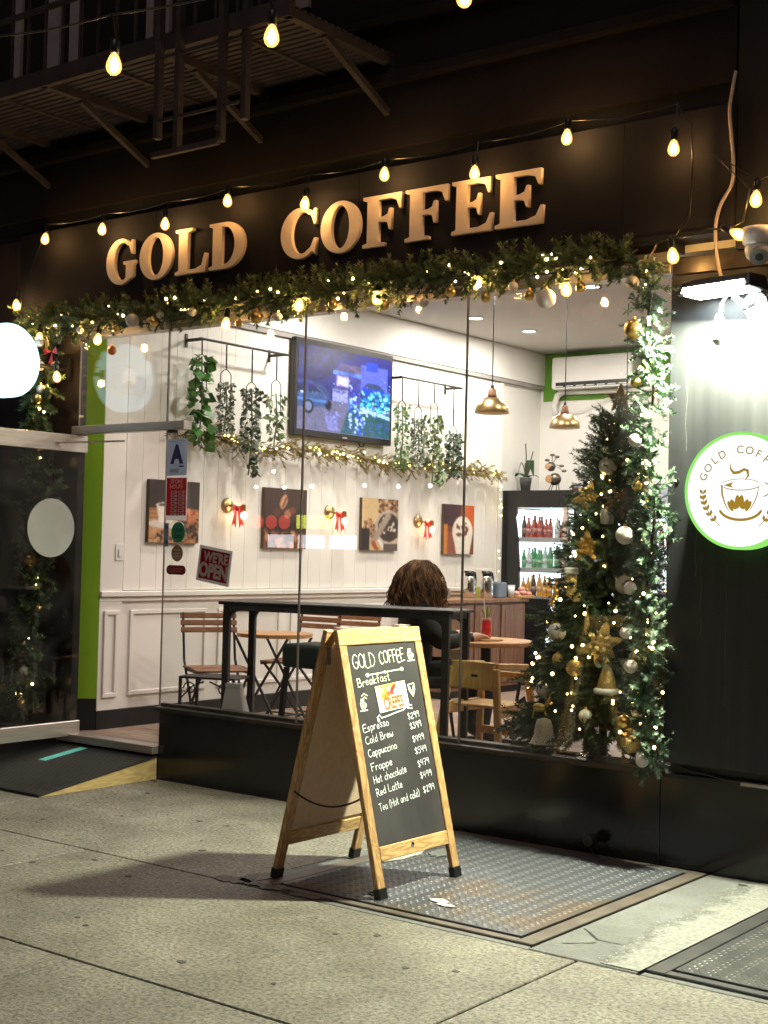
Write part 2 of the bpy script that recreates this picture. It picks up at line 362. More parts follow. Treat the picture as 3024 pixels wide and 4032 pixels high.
l.new(g2.outputs[0], cr.inputs['Fac']); l.new(cr.outputs['Color'], b.inputs['Base Color']); b.inputs['Roughness'].default_value = .48; b.inputs['Metallic'].default_value = .3
M['plate_dark'] = pm('dark_plate', (.06,.062,.068), (.095,.096,.10), scale=6, rough=.42, metal=.45)
# weathered pillar panel: vertical rain streaks
M['pillar'] = pm('weathered_panel', (.011,.013,.017), (.032,.036,.040), scale=1.6, rough=.6, stretch=(9,9,.35), detail=9, bump=.10, bscale=30, contrast=(.33,.90))
# ================================================================== GROUND
struct('ground', MB().box(-70,70,-60,-.3,-.30,-.12), M['concrete'])
sw = struct('sidewalk', MB().box(-20,20,-5.6,0.0,-.119,-.03), pm('joint_dirt', (.018,.016,.014), rough=.95))
rp0 = random.Random(12)
def slab(x0,x1,y0,y1,mat=None,z=0.0,name='slab'):
    g = .005
    return obj(name, MB().box(x0+g,x1-g,y0+g,y1-g,-.06,z), mat or M[rp0.choice(['concrete','concrete','concrete2','concrete3'])], sw, bevel=.004)
YB = -1.65; YC = -2.87; YD = -5.6
xs0 = [-8,-5.2,-2.6,-0.0,2.26]
for a_, b_ in zip(xs0, xs0[1:]): slab(a_, b_, YB, 0.0)
for a_, b_ in zip([-8,-4.2,-1.4,1.25,3.99,6.6,10], [-4.2,-1.4,1.25,3.99,6.6,10,13]): slab(a_, b_, YC, YB)
for a_, b_ in zip([-8,-4.6,-2.2,.2,2.6,5.0,7.4,10], [-4.6,-2.2,.2,2.6,5.0,7.4,10,13]):
    slab(a_, b_, YC-1.36, YC); slab(a_, b_, YD, YC-1.36)
slab(3.77, 4.235, YB, 0.0, M['smooth'], .001, 'patch_slab')
slab(2.26, 2.34, YB+.09, 0.0, M['smooth'], .001, 'patch_slab')
slab(2.26, 3.77, YB, -1.60, M['smooth'], -.002, 'patch_slab')
slab(4.235, 6.6, YB, -1.60, M['smooth'], -.002, 'patch_slab')
# ragged white paint strip beside the right cellar door, ragged light patches by the board
def blob(name, pts, z, mat, th=.004):
    mb = MB(); n_ = len(pts)
    mb.add([(p[0],p[1],z) for p in pts]+[(p[0],p[1],z-th) for p in pts], [tuple(range(n_))]+[(i,i+n_,(i+1)%n_+n_,(i+1)%n_) for i in range(n_)])
    return obj(name, mb, mat, sw)
rp = random.Random(3)
mt, n, l, b = newmat('worn_white_paint'); M['paintfilm'] = mt
tc = n.new('ShaderNodeTexCoord'); sx = n.new('ShaderNodeSeparateXYZ'); l.new(tc.outputs['Object'], sx.inputs[0])
e1 = n.new('ShaderNodeMath'); e1.operation = 'MULTIPLY_ADD'; e1.inputs[1].default_value = .05; l.new(sx.outputs['Y'], e1.inputs[0]); l.new(sx.outputs['X'], e1.inputs[2])
acc = e1.outputs[0]
for sc_, am in ((3.5,.20),(14,.12),(60,.06)):
    nz = n.new('ShaderNodeTexNoise'); nz.inputs['Scale'].default_value = sc_; nz.inputs['Detail'].default_value = 4; l.new(tc.outputs['Object'], nz.inputs['Vector'])
    q = n.new('ShaderNodeMath'); q.operation = 'MULTIPLY_ADD'; q.inputs[1].default_value = am; l.new(nz.outputs['Fac'], q.inputs[0]); l.new(acc, q.inputs[2]); acc = q.outputs[0]
mr = n.new('ShaderNodeMapRange'); mr.inputs['From Min'].default_value = 4.14; mr.inputs['From Max'].default_value = 4.24; l.new(acc, mr.inputs['Value'])
cr = n.new('ShaderNodeValToRGB'); cr.color_ramp.elements[0].color = (.15,.155,.148,1); cr.color_ramp.elements[1].color = (.25,.255,.245,1); cr.color_ramp.elements[0].position = .35; cr.color_ramp.elements[1].position = .6
l.new(nz.outputs['Fac'], cr.inputs['Fac']); l.new(cr.outputs['Color'], b.inputs['Base Color']); b.inputs['Roughness'].default_value = .7; l.new(mr.outputs['Result'], b.inputs['Alpha'])
obj('paint_patch', MB().box(3.90,4.232,-1.63,-.02,.0015,.0050), M['paintfilm'], sw)
def ragged(cx,cy,rx,ry,n=18,j=.3):
    return [(cx+rx*math.cos(2*math.pi*i/n)*(1+rp.uniform(-j,j)), cy+ry*math.sin(2*math.pi*i/n)*(1+rp.uniform(-j,j))) for i in range(n)]
blob('paint_patch', ragged(2.47,-.72,.09,.17), .0095+.006, M['whitewash'])
blob('paint_patch', ragged(2.62,-.55,.05,.10), .0095+.006, M['smooth'])
for q in [(3.14,-1.33,.05,.022),(3.20,-1.37,.045,.02)]: blob('paint_patch', ragged(*q), .0095+.006, pm('spilled_paint', (.75,.76,.74), rough=.5), .002)
# cracks in the smooth patch
def crack(pts, w_, z):
    fr = (Vector((0,0,z)), Vector((1,0,0)), Vector((0,1,0)), Vector((0,0,1)))
    P = []
    for (a0,b0),(a1,b1) in zip(pts, pts[1:]):
        for t in np.linspace(0,1,5)[:-1]: P.append((a0+(a1-a0)*t+rp.uniform(-.006,.006), b0+(b1-b0)*t+rp.uniform(-.006,.006)))
    P.append(pts[-1]); 
    obj('crack', MB().ribbon(P, [w_*rp.uniform(.3,1.2) for _ in P], fr), M['black'], sw)
crack([(3.80,-1.25),(3.92,-1.36),(4.02,-1.36),(4.10,-1.45)], .012, .0025)
crack([(3.84,-1.50),(3.93,-1.40)], .007, .0025); crack([(4.00,-1.25),(4.08,-1.30)], .006, .0025)
brk = concrete('broken_concrete', (.075,.068,.058), (.135,.122,.105), .9)
for q in [(2.40,-1.60,.16,.045),(2.27,-1.50,.06,.10),(2.20,-1.62,.09,.05),(2.62,-1.62,.10,.03)]:
    blob('broken_edge', ragged(q[0],q[1],q[2],q[3],26,.35), .0045, brk, .004)

gumm = pm('old_gum', (.045,.042,.038), (.075,.07,.064), scale=30, rough=.8)
rg = random.Random(21)
for _ in range(34):
    gx, gy = rg.uniform(.4,4.6), rg.uniform(-3.6,-1.7)
    if rg.random() < .3: gx, gy = rg.uniform(.2,2.1), rg.uniform(-1.6,-.1)
    a_ = rg.uniform(.008,.021); blob('gum_spot', ragged(gx,gy,a_,a_*rg.uniform(.7,1.1),12,.22), .0022, gumm, .0015)
# cellar hatch doors of steel tread plate
def hatch(name, label, x0, x1, y0, y1, mat, fmat, seed, split=None):
    t = thing(name, label, 'cellar hatch', ((x0+x1)/2, (y0+y1)/2, 0), group='steel cellar hatches in the sidewalk')
    cx_, cy_ = (x0+x1)/2, (y0+y1)/2
    fw = .075
    for nm, a_ in [('frame_bar',(x0,x0+fw,y0,y1)),('frame_bar',(x1-fw,x1,y0,y1)),('frame_bar',(x0+fw+.001,x1-fw-.001,y0,y0+fw*.6)),('frame_bar',(x0+fw+.001,x1-fw-.001,y1-fw*.6,y1))]:
        obj(nm, MB().box(a_[0]-cx_,a_[1]-cx_,a_[2]-cy_,a_[3]-cy_,-.05,.006), fmat, t, bevel=.003)
    X0, X1, Y0, Y1 = x0+fw+.012-cx_, x1-fw-.012-cx_, y0+fw*.6+.014-cy_, y1-fw*.6-.012-cy_
    leaves = [(X0,X1,Y0,Y1)] if not split else [(X0,X1,Y0,split-cy_-.004),(X0,X1,split-cy_+.004,Y1)]
    for lf in leaves:
        pl = obj('door_leaf', MB().box(lf[0],lf[1],lf[2],lf[3],-.03,.0095), mat, t, bevel=.002)
        mb = MB(); p = .036; i = 0; y = lf[2]+.02
        while y < lf[3]-.02:
            x = lf[0]+.02+(p/2 if i%2 else 0); j = 0
            while x < lf[1]-.02:
                an = R(45) if (i+j)%2 else R(-45)
                c_, s_ = math.cos(an), math.sin(an); L_, W_ = .0135, .0042
                P = [(L_,0,0),(0,W_,0),(-L_,0,0),(0,-W_,0),(L_*.45,0,.0019),(-L_*.45,0,.0019)]
                Q = [(x+a*c_-b_*s_, y+a*s_+b_*c_, .0095+z) for a,b_,z in P]
                mb.add(Q, [(0,1,4),(1,2,5),(1,5,4),(2,3,5),(3,0,4),(3,4,5)])
                x += p; j += 1
            y += p/2*1.2; i += 1
        obj('tread_pattern', mb, mat, pl, kind='stuff')
        obj('pull_ring', MB().tube([(lf[0]+.45+.05*math.cos(a), lf[2]+.12+.025*math.sin(a), .014) for a in np.linspace(0,6.28,15)], .004, 5, False), fmat, pl)
    return t
hatch('cellar_hatch', 'rust-stained steel tread-plate cellar hatch under the chalkboard sign', 2.345, 3.765, -1.60, -.015, M['plate'], pm('hatch_frame', (.085,.068,.058), (.13,.115,.10), scale=7, rough=.6, metal=.3), 1, None)
hatch('cellar_hatch', 'dark steel tread-plate cellar hatch at the right edge beside white paint', 4.24, 6.2, -1.595, -.015, M['plate_dark'], M['plate_dark'], 2)
# litter and leaves
for q in [(3.99,-.12,.5,'dry twig on the grey patch right of the steel hatch'),(4.13,-.05,.9,'dry twig against the plinth at the right edge'),(.05,-.08,.4,'bits of dry leaf litter at the corner of the ramp'),(1.9,-.42,1.1,'pale scrap of litter on the sidewalk left of the chalkboard sign')]:
    l_ = MB().box(-.022,.022,-.006,.006,0,.004); o_ = obj('litter', l_, M['bark']); o_.location = (q[0],q[1],.004); o_.rotation_euler = (0,.1,q[2])
    tag(o_, q[3], 'litter')

# ================================================================== BUILDING FRONT
bld = thing('building_front', 'dark upper storey wall with cornice bands above the coffee shop sign', 'building', (1.2,.3,3.7))
def bpart(name, b_, mat, **k):
    x0,x1,y0,y1,z0,z1 = b_
    return obj(name, MB().box(x0-1.2,x1-1.2,y0-.3,y1-.3,z0-3.7,z1-3.7), mat, bld, **k)
bpart('wall', (-9,3.86,-.05,.6,3.775,4.13), M['upper'])
bpart('cornice', (-9,3.86,-.10,.6,4.131,4.20), M['upper'], bevel=.01)
bpart('wall', (-9,3.86,-.02,.6,4.201,4.48), M['upper'])
bpart('cornice', (-9,3.86,-.09,.6,4.481,4.53), M['upper'], bevel=.01)
bpart('wall', (-9,3.86,.02,.6,4.531,8.5), M['upper'])
bpart('recess', (-9,3.86,-.015,.6,3.655,3.774), M['black'])
greyw = pm('pale_window_trim', (.30,.28,.27), (.36,.34,.33), scale=5, rough=.7)
for x0,x1,z0,z1 in [(-2.28,-2.16,4.53,7.2),(-1.70,-1.62,4.53,6.5),(-1.32,-1.19,4.53,7.5),(-1.08,-.97,4.53,7.5),(-.30,-.22,4.53,6.8),(-.16,-.08,4.53,6.8),(1.0,1.12,4.75,7)]:
    bpart('window_trim', (x0,x1,-.01,.018,z0,z1), greyw)
# right black pilaster
pil = thing('corner_pilaster', 'black full-height pilaster right of the shop sign', 'pilaster', (4.5,.3,0))
obj('shaft', MB().box(3.875-4.5,6.0-4.5,-.36,.3,2.96,8.5), M['black'], pil)
obj('base_shaft', MB().box(3.56-4.5,6.0-4.5,-.298,.3,.46,2.959), M['black'], pil)
# left neighbour: dark column and fascia
lc = thing('entrance_column', 'dark brown column left of the entrance behind the hanging garland', 'column', (-1.2,.2,0))
obj('shaft', MB().box(-1.55+1.2,-1.135+1.2,-.0-.2,.2,0,3.0), pm('column_dark', (.009,.008,.009), (.014,.013,.014), scale=3, rough=.5), lc)
obj('jamb', MB().box(-1.130+1.2,-.93+1.2,.012-.2,-.14,.0,3.0), pm('jamb_brown', (.020,.016,.015), (.028,.022,.020), scale=3, rough=.35), lc)
obj('jamb', MB().box(-.929+1.2,-.865+1.2,.0-.2,-.14,.0,3.0), pm('jamb_metal', (.035,.030,.029), (.05,.043,.04), scale=3, rough=.28, metal=.5), lc)
nb = thing('neighbour_shopfront', 'unlit dark shopfront at the left edge beyond the column', 'building', (-4,.4,0))
obj('wall', MB().box(-4,2.449,-.36,.2,0,3.0), M['black'], nb); obj('fascia', MB().box(-4,2.44,-.40,.2,3.001,3.65), pm('fascia_brown', (.035,.024,.020), (.05,.034,.03), scale=3, rough=.6), nb)

# sign fascia with raised letters
sg = thing('shop_sign', 'long black fascia sign with raised serif letters reading GOLD COFFEE', 'sign', (1.2,0,3.06))
for a_, b_ in zip([-1.42,-.05,1.62,3.30], [-.052,1.618,3.298,3.868]):
    obj('panel', MB().box(a_-1.2,b_-1.2,-.10,.10,.0,.59), M['sign'], sg, bevel=.002)
obj('bottom_trim', MB().box(-2.62,2.668,-.115,.08,-.022,-.001), M['black'], sg)
def ell(cx,cy,rx,ry,a0,a1,n=26): return [(cx+rx*math.cos(R(a0+(a1-a0)*i/n)), cy+ry*math.sin(R(a0+(a1-a0)*i/n))) for i in range(n+1)]
stem = [(0,0),(0,.05),(.1,.08),(.1,.92),(0,.95),(0,1)]
GL = {
 'E': ([stem+[(.88,1),(.88,.72),(.84,.72),(.77,.88),(.62,.92),(.36,.92),(.36,.56),(.48,.57),(.57,.61),(.61,.72),(.65,.72),(.65,.33),(.61,.33),(.57,.45),(.48,.48),(.36,.48),(.36,.08),(.62,.08),(.80,.14),(.89,.32),(.93,.32),(.91,0)]], .93),
 'F': ([stem+[(.88,1),(.88,.70),(.84,.70),(.77,.88),(.62,.92),(.36,.92),(.36,.56),(.48,.57),(.57,.61),(.61,.72),(.65,.72),(.65,.31),(.61,.31),(.57,.45),(.48,.48),(.36,.48),(.36,.08),(.50,.05),(.50,0)]], .88),
 'L': ([stem+[(.5,1),(.5,.95),(.36,.92),(.36,.08),(.6,.08),(.78,.15),(.86,.40),(.90,.40),(.89,0)]], .90),
 'D': ([stem+ell(.45,.5,.55,.5,90,-90), [(.36,.08)]+ell(.42,.5,.31,.42,-90,90)+[(.36,.92)]], 1.0),
 'O': ([ell(.5,.5,.5,.525,0,360,44)[:-1], ell(.5,.5,.235,.44,0,-360,44)[:-1]], 1.0),
 'C': ([ell(.52,.5,.52,.525,52,312)+[(.90,.07),(.94,.03),(.96,.36),(.91,.36),(.82,.18)]+ell(.58,.5,.29,.44,300,60)+[(.82,.84),(.90,.66),(.95,.66),(.94,.97),(.90,.97),(.87,.91)]], .96),
 'G': ([ell(.52,.5,.52,.525,52,300)+[(.98,.14),(.98,.40),(1.04,.44),(1.04,.49),(.62,.49),(.62,.44),(.72,.40),(.72,.13)]+ell(.58,.5,.29,.44,290,60)+[(.82,.84),(.90,.66),(.95,.66),(.94,.97),(.90,.97),(.87,.91)]], 1.04)}
def letter_mesh(ch, width, height, depth):
    polys, w0 = GL[ch]
    cu = bpy.data.curves.new('letter', 'CURVE'); cu.dimensions = '2D'; cu.fill_mode = 'BOTH'; cu.extrude = depth/2; cu.bevel_depth = .002
    for p in polys:
        s_ = cu.splines.new('POLY'); s_.points.add(len(p)-1); s_.use_cyclic_u = True
        for q, pt in zip(p, s_.points): pt.co = (q[0]/w0*width, q[1]*height, 0, 1)
    o_ = bpy.data.objects.new('tmp', cu); COL.objects.link(o_)
    me = bpy.data.meshes.new_from_object(o_.evaluated_get(bpy.context.evaluated_depsgraph_get()))
    bpy.data.objects.remove(o_); bpy.data.curves.remove(cu)
    return me
for ch, x0, x1 in [('G',-.482,-.205),('O',-.163,.136),('L',.168,.436),('D',.466,.760),('C',1.057,1.330),('O',1.366,1.655),('F',1.678,1.945),('F',1.975,2.255),('E',2.288,2.545),('E',2.566,2.856)]:
    o_ = link('letter', letter_mesh(ch, x1-x0, .284, .022), M['gold_letters'], sg)
    o_.rotation_euler = (R(90),0,0); o_.location = (x0-1.2, -.119, 3.203-3.06)

# plinth under the window, sill, header frame
pl = thing('window_plinth', 'polished black stone plinth under the shop window', 'plinth', (2.5,.1,0))
for a_, b_ in zip([0,1.76,3.51], [1.757,3.507,6.0]):
    obj('stone_panel', MB().box(a_-2.5,b_-2.5,-.10,.12,.0,.435), M['gloss_black'], pl, bevel=.002)
obj('sill', MB().box(-2.53,1.035,-.125,.14,.436,.462), M['bronze'], pl, bevel=.003)
obj('sill_lip', MB().box(-2.53,1.035,-.06,-.03,.463,.482), M['bronze'], pl)
obj('ledge', MB().box(1.04,3.5,-.12,.0,.436,.455), M['black'], pl)
obj('edge_strip', MB().box(3.93-2.5,3.5,-.128,-.121,.440,.456), M['steel'], pl)
hd = thing('window_header', 'stainless steel header channel above the shop window glass', 'window frame', (1.3,0,2.885))
obj('channel', MB().box(-2.16,2.235,-.045,.05,.0,.045), M['steel'], hd, bevel=.003); obj('channel', MB().box(-2.16,2.235,-.06,.05,.052,.105), M['steel'], hd, bevel=.003)
obj('top_closer', MB().box(-2.16,2.26,-.04,.06,.106,.16), M['black'], hd)
# glass panes
def pane(name, label, x0, x1, z0, z1):
    t = thing(name, label, 'window pane', ((x0+x1)/2,0,z0), group='frameless glass panes of the shop window')
    h = (x1-x0)/2-.0025
    obj('glass', MB().box(-h,h,-.005,.005,.0,z1-z0), M['glass'], t)
    for s_ in (-1,1): obj('edge_seal', MB().box(s_*h-.0018,s_*h+.0018,-.0062,.0062,.0,z1-z0), M['seal'], t)
    return t
pane('glass_pane', 'glass pane nearest the entrance, with notices and a WE\'RE OPEN sign', 0.0, 1.16, .465, 2.884)
pane('glass_pane', 'middle glass pane of the shop window, behind the chalkboard sign', 1.16, 2.32, .465, 2.884)
pane('glass_pane', 'right glass pane of the shop window, in front of the Christmas tree', 2.32, 3.53, .465, 2.884)
pane('glass_pane', 'transom glass pane above the entrance, reflecting the round blade sign', -.865, 0.0, 2.296, 2.884)
tr = thing('door_header_rail', 'stainless steel rail above the entrance with patch fitting on the glass', 'door rail', (-.36,0,2.237))
obj('rail', MB().box(-.53,.555,-.045,.03,.0,.056), M['steel'], tr, bevel=.004); obj('stop_block', MB().box(.40,.44,-.03,.02,-.02,-.001), M['plastic_black'], tr)
# open glass door leaf
dr = thing('glass_door', 'open frameless glass entrance door with steel rails and a round frosted disc', 'door', (-.845,.03,.195))
obj('glass', MB().box(-.006,.006,-.93,.0,.10,1.92), M['glass_dark'], dr)
for nm,z0,z1 in (('bottom_rail',0,.10),('top_rail',1.92,2.035)): obj(nm, MB().box(-.022,.022,-.93,.02,z0,z1), M['steel'], dr, bevel=.003)
obj('frosted_disc', MB().lathe([(.195,-.004),(.197,0),(.195,.004)], (.008,-.265,1.40), 48, 'x'), pm('frosted_film', (.26,.28,.26), (.32,.34,.32), scale=4, rough=.7), dr, label='round frosted white disc on the door glass')
obj('pull_handle', MB().tube([(.05,-.80,.45),(.05,-.80,1.78)], .014, 10), M['chrome'], dr, smooth=True)
for z_ in (.6,1.6): obj('handle_mount', MB().tube([(-.01,-.80,z_),(.05,-.80,z_)], .01, 8), M['chrome'], dr)
obj('closer_arm', MB().bar((.03,-.25,1.97),(.30,.10,2.00),.02,.012), M['steel'], dr)
M['drip'] = pm('dried_drip', (.05,.055,.058), (.085,.09,.093), scale=60, rough=.7)
# right pillar panel
pp = thing('pillar_panel', 'weathered dark panel on the right pillar carrying the round light sign', 'panel', (4.7,0,.51))
obj('board', MB().box(3.548-4.7,6.0-4.7,-.06,.0,.0,2.355), M['pillar'], pp, bevel=.004)
obj('top_rail', MB().box(3.548-4.7,6.0-4.7,-.05,.0,2.36,2.445), M['bronze'], pp, bevel=.004)
for x_,z_ in [(3.60,1.36),(3.60,.15),(4.2,.02),(3.60,2.25)]:
    obj('screw', MB().lathe([(.0,-.008),(.009,-.005),(.011,0)], (x_-4.7,-.0605,z_), 10, 'y'), M['chrome'], pp)
for x_, z0, z1, w_ in [(4.02,1.95,2.02,.004),(3.985,2.0,2.28,.004),(4.055,2.0,2.30,.005),(3.70,.9,1.25,.006),(3.73,.62,1.0,.004),(3.86,.3,.95,.004),(4.12,.2,.8,.005),(3.64,1.5,2.0,.005)]:
    fr_ = (Vector((x_-4.7,-.0605,0)), Vector((1,0,0)), Vector((0,0,1)), Vector((0,-1,0))); P_ = [(.004*math.sin(k*1.7+x_*9), z1-(z1-z0)*k/8) for k in range(9)]
    obj('drip_mark', MB().ribbon(P_, [w_*rp.uniform(.3,1.1) for _ in P_], fr_, .0006), M['drip'], pp)
# edge strip of the plinth at the right is steel and catches the floodlight; pipe cap in front of plinth
pc = thing('standpipe_cap', 'small black pipe cap poking out low on the plinth', 'pipe cap', (3.17,-.03,.085))
obj('pipe', MB().lathe([(.022,.0),(.022,-.06)], (0,.03,0), 12, 'y'), M['iron'], pc); obj('cap', MB().lathe([(.032,-.03),(.034,-.05),(.028,-.07),(.0,-.072)], (0,.0,0), 12, 'y'), M['iron'], pc); obj('chain', MB().tube([(0,-.05,-.02),(.02,-.05,-.06),(.05,-.03,-.08)], .005, 5), M['iron'], pc)
lk = thing('sill_lock', 'small chrome lock on the window sill beneath the tree', 'lock', (3.08,-.035,.463))
obj('bolt', MB().tube([(-.16,0,.012),(-.02,0,.012)], .006, 8), M['chrome'], lk); obj('barrel', MB().lathe([(.018,-.03),(.02,-.025),(.02,.02),(.016,.025)], (.02,0,.02), 12, 'x'), M['chrome'], lk, smooth=True)

# ramp
rmp = thing('ramp', 'black rubber-topped wooden wedge ramp at the shop entrance', 'ramp', (-.6,-.45,0))
def wedge(x0,x1,y0,y1,h0,h1,zoff=0):
    P = [(x0,y0,zoff),(x1,y0,zoff),(x1,y1,zoff),(x0,y1,zoff),(x0,y0,h0),(x1,y0,h0),(x1,y1,h1),(x0,y1,h1)]
    return MB().add(P, [(0,3,2,1),(4,5,6,7),(0,1,5,4),(1,2,6,5),(2,3,7,6),(3,0,4,7)])
obj('wedge', wedge(-1.0,.595,-.475,.445,.012,.135), wood('plywood', (.46,.33,.14), (.60,.46,.22), 'y', 5, .6), rmp)
P = [(-1.01,-.495,.004),(.600,-.495,.004),(.600,.447,.137),(-1.01,.447,.137),(-1.01,-.495,.018),(.600,-.495,.018),(.600,.447,.147),(-1.01,.447,.147)]
obj('rubber_mat', MB().add(P, [(0,3,2,1),(4,5,6,7),(0,1,5,4),(1,2,6,5),(2,3,7,6),(3,0,4,7)]), M['rubber'], rmp)
mb = MB(); sl = (.147-.018)/.942
i = 0; y = -.47
while y < .44:
    x = -.99+(.022 if i%2 else 0)
    while x < .58:
        z = .018+sl*(y+.495)+.0008; r_ = .019
        mb.add([(x+r_*math.cos(R(60*k+30)), y+r_*math.sin(R(60*k+30)), z+sl*r_*math.sin(R(60*k+30))+.0015) for k in range(6)], [(0,1,2,3,4,5)]); x += .044
    y += .038; i += 1
obj('tread_hexagons', mb, pm('rubber_tread', (.022,.022,.023), rough=.6), rmp, kind='stuff')
za = .018+sl*(.495-.40+.45)+.003
t0 = -.415+.45; t1 = -.07+.45
obj('tape', MB().add([(-.075,t0,.018+sl*(t0+.495)+.004),(.0,t0,.018+sl*(t0+.495)+.004),(.005,t1,.018+sl*(t1+.495)+.004),(-.07,t1,.018+sl*(t1+.495)+.004)], [(0,1,2,3)]), pm('turquoise_tape', (.10,.50,.46), (.14,.58,.54), scale=20, rough=.6), rmp, label='strip of turquoise tape')

# ================================================================== SHOP INTERIOR
FZ = .2
fl = struct('shop_floor', MB().box(-1.3,4.6,.03,6.4,.0,FZ-.012), M['bark'])
pw = .145; y = .035; i = 0
fmats = [M['floor_wood'], wood('floor_wood_pale', (.30,.215,.165), (.46,.34,.265), 'x', 7, .42, ring=4), wood('floor_wood_grey', (.24,.175,.14), (.38,.285,.23), 'x', 7, .42, ring=4)]
while y < 6.4:
    x = -1.3-rp.uniform(0,1.2)
    while x < 4.6:
        L_ = 1.5; a_ = max(x,-1.3); b_ = min(x+L_,4.6)
        if b_-a_ > .05: obj('floor_plank', MB().box(a_+.001,b_-.001,y+.001,min(y+pw,6.4)-.001,FZ-.011,FZ), fmats[rp.randrange(3)], fl)
        x += L_
    y += pw
obj('threshold', MB().box(-.95,.0,-.05,.06,FZ-.04,FZ+.012), M['steel'], fl, bevel=.004)
struct('ceiling', MB().box(-1.3,4.6,.02,6.4,3.58,3.7), M['ceiling'])
struct('wall_back', MB().box(-1.3,4.6,6.2,6.4,FZ,3.58), M['plaster'])
struct('wall_right', MB().box(4.4,4.6,.1,6.2,FZ,3.58), pm('dark_wall', (.10,.085,.075), (.14,.12,.105), scale=2, rough=.8))
struct('wall_header', MB().box(-1.3,4.6,.06,.14,3.0,3.58), M['plaster'])
gp = obj('green_wall_panel', MB().box(-.905,2.2,6.185,6.199,3.085,3.575), pm('deep_green_paint', (.09,.25,.012), (.11,.28,.016), scale=2, rough=.6)); tag(gp, 'green painted band on the back wall behind the air conditioner', 'wall panel')
wl = struct('wall_left', MB().box(-1.3,-.945,.265,6.2,FZ,3.58), M['plaster'])
obj('green_end', MB().add([(-1.075,.055,.42),(-.906,.262,.42),(-.906,.262,3.0),(-1.075,.055,3.0),(-1.3,.262,.42),(-1.3,.262,3.0)], [(0,1,2,3),(0,4,1),(3,2,5),(0,3,5,4)]), M['green'], wl, label='bright green painted end of the wall at the entrance')  # end face set at a slant so the indoor lamps brighten it
obj('end_base', MB().add([(-1.075,.060,FZ),(-.908,.262,FZ),(-.908,.262,.419),(-1.075,.060,.419)], [(0,1,2,3)]), M['black'], wl)
y = .50; 
while y < 5.38:
    obj('plank', MB().box(-.944,-.930,y+.0006,min(y+.155,5.38)-.0006,1.17,3.2), M['white'], wl, bevel=.0014); y += .155
obj('pilaster', MB().box(-.944,-.908,.266,.475,.33,3.2), M['white'], wl, bevel=.003)
obj('corner_trim', MB().box(-.944,-.915,5.382,5.44,FZ,3.2), M['white'], wl, bevel=.003)
obj('soffit', MB().box(-.944,-.890,.266,6.19,3.245,3.575), M['plaster'], wl); obj('soffit_shadow_gap', MB().box(-.944,-.90,.266,6.19,3.205,3.243), pm('grey_trim', (.34,.32,.30), rough=.7), wl)
obj('chair_rail', MB().box(-.944,-.885,.262,5.44,1.125,1.165), M['white'], wl, bevel=.006); obj('rail_moulding', MB().box(-.944,-.905,.262,5.44,1.09,1.124), M['white'], wl, bevel=.005)
obj('wainscot', MB().box(-.944,-.925,.476,5.38,.331,1.089), M['white'], wl)
obj('skirting', MB().box(-.944,-.905,.266,5.44,FZ,.329), M['black'], wl)
def frame_mould(y0,y1,z0,z1,xf):
    mb = MB(); b_ = .032
    for a0,a1,c0,c1 in [(y0,y1,z0,z0+b_),(y0,y1,z1-b_,z1),(y0,y0+b_,z0+b_+.001,z1-b_-.001),(y1-b_,y1,z0+b_+.001,z1-b_-.001)]: mb.box(xf,xf+.014,a0,a1,c0,c1)
    obj('panel_moulding', mb, M['white'], wl, bevel=.004)
frame_mould(.305,.44,.42,1.03,-.9075)
y = .56
for wd in [.78,.72,.82,.80,.80]: frame_mould(y,y+wd,.42,1.03,-.9245); y += wd+.12
sw_ = thing('light_switch', 'white light switch plate on the wainscoted wall by the entrance', 'light switch', (-.9075,.435,1.44)); obj('plate', MB().box(0,.006,-.04,.04,-.06,.06), M['plastic_white'], sw_, bevel=.003); obj('rocker', MB().box(.0065,.012,-.014,.014,-.03,.02), M['plastic_white'], sw_)
# ================================================================== FIRE ESCAPE
fe = thing('fire_escape', 'old iron fire escape balcony of slats on brackets above the shop', 'fire escape', (-.5,0,4.3))
FX0, FX1 = -5.5, 2.3   # local x = world + .5
y = -.88
while y < -.03:
    obj('slat', MB().box(FX0,FX1,y,y+.034,.0,.012), M['rustiron'], fe); y += .055
for x_ in (-4.2,-3.2,-1.70,-.70,.30,1.30,2.27):
    obj('bracket_arm', MB().box(x_-.025,x_+.025,-.92,.06,-.05,-.001), M['rustiron'], fe)
    obj('bracket_strut', MB().bar((x_,-.62,-.05),(x_,.0,-.34),.035,.035), M['rustiron'], fe)
    obj('bracket_foot', MB().box(x_-.03,x_+.03,-.04,.04,-.36,-.05), M['rustiron'], fe)
for x_ in (-2.2,-1.2,-.2,.8,1.8): obj('cross_bar', MB().box(x_-.012,x_+.012,-.90,.0,-.016,-.002), M['rustiron'], fe)
obj('front_beam', MB().box(FX0,FX1,-.93,-.89,-.05,.05), M['rustiron'], fe); obj('hand_rail', MB().box(FX0,FX1,-.93,-.895,.88,.92), M['rustiron'], fe); obj('mid_rail', MB().box(FX0,FX1,-.925,-.90,.42,.45), M['rustiron'], fe)
x_ = FX0+.05
while x_ < FX1:
    obj('baluster', MB().box(x_-.008,x_+.008,-.92,-.904,.05,.88), M['rustiron'], fe); x_ += .16
lad = thing('drop_ladder', 'retracted iron drop ladder hanging from the fire escape', 'ladder', (1.1,-.95,3.65))
for x_,z_ in [(-.245,.10),(-.085,.02),(.245,.01),(.37,.12)]:
    obj('rail', MB().box(x_-.018,x_+.018,-.02 if x_<.3 else .03,.02 if x_<.3 else .07,z_,2.3), M['rustiron'], lad)
for z_ in (.20,.55,.90,1.25,1.6,1.95): obj('rung', MB().tube([(-.24,0,z_),(.37,.0,z_)], .011, 6), M['rustiron'], lad)
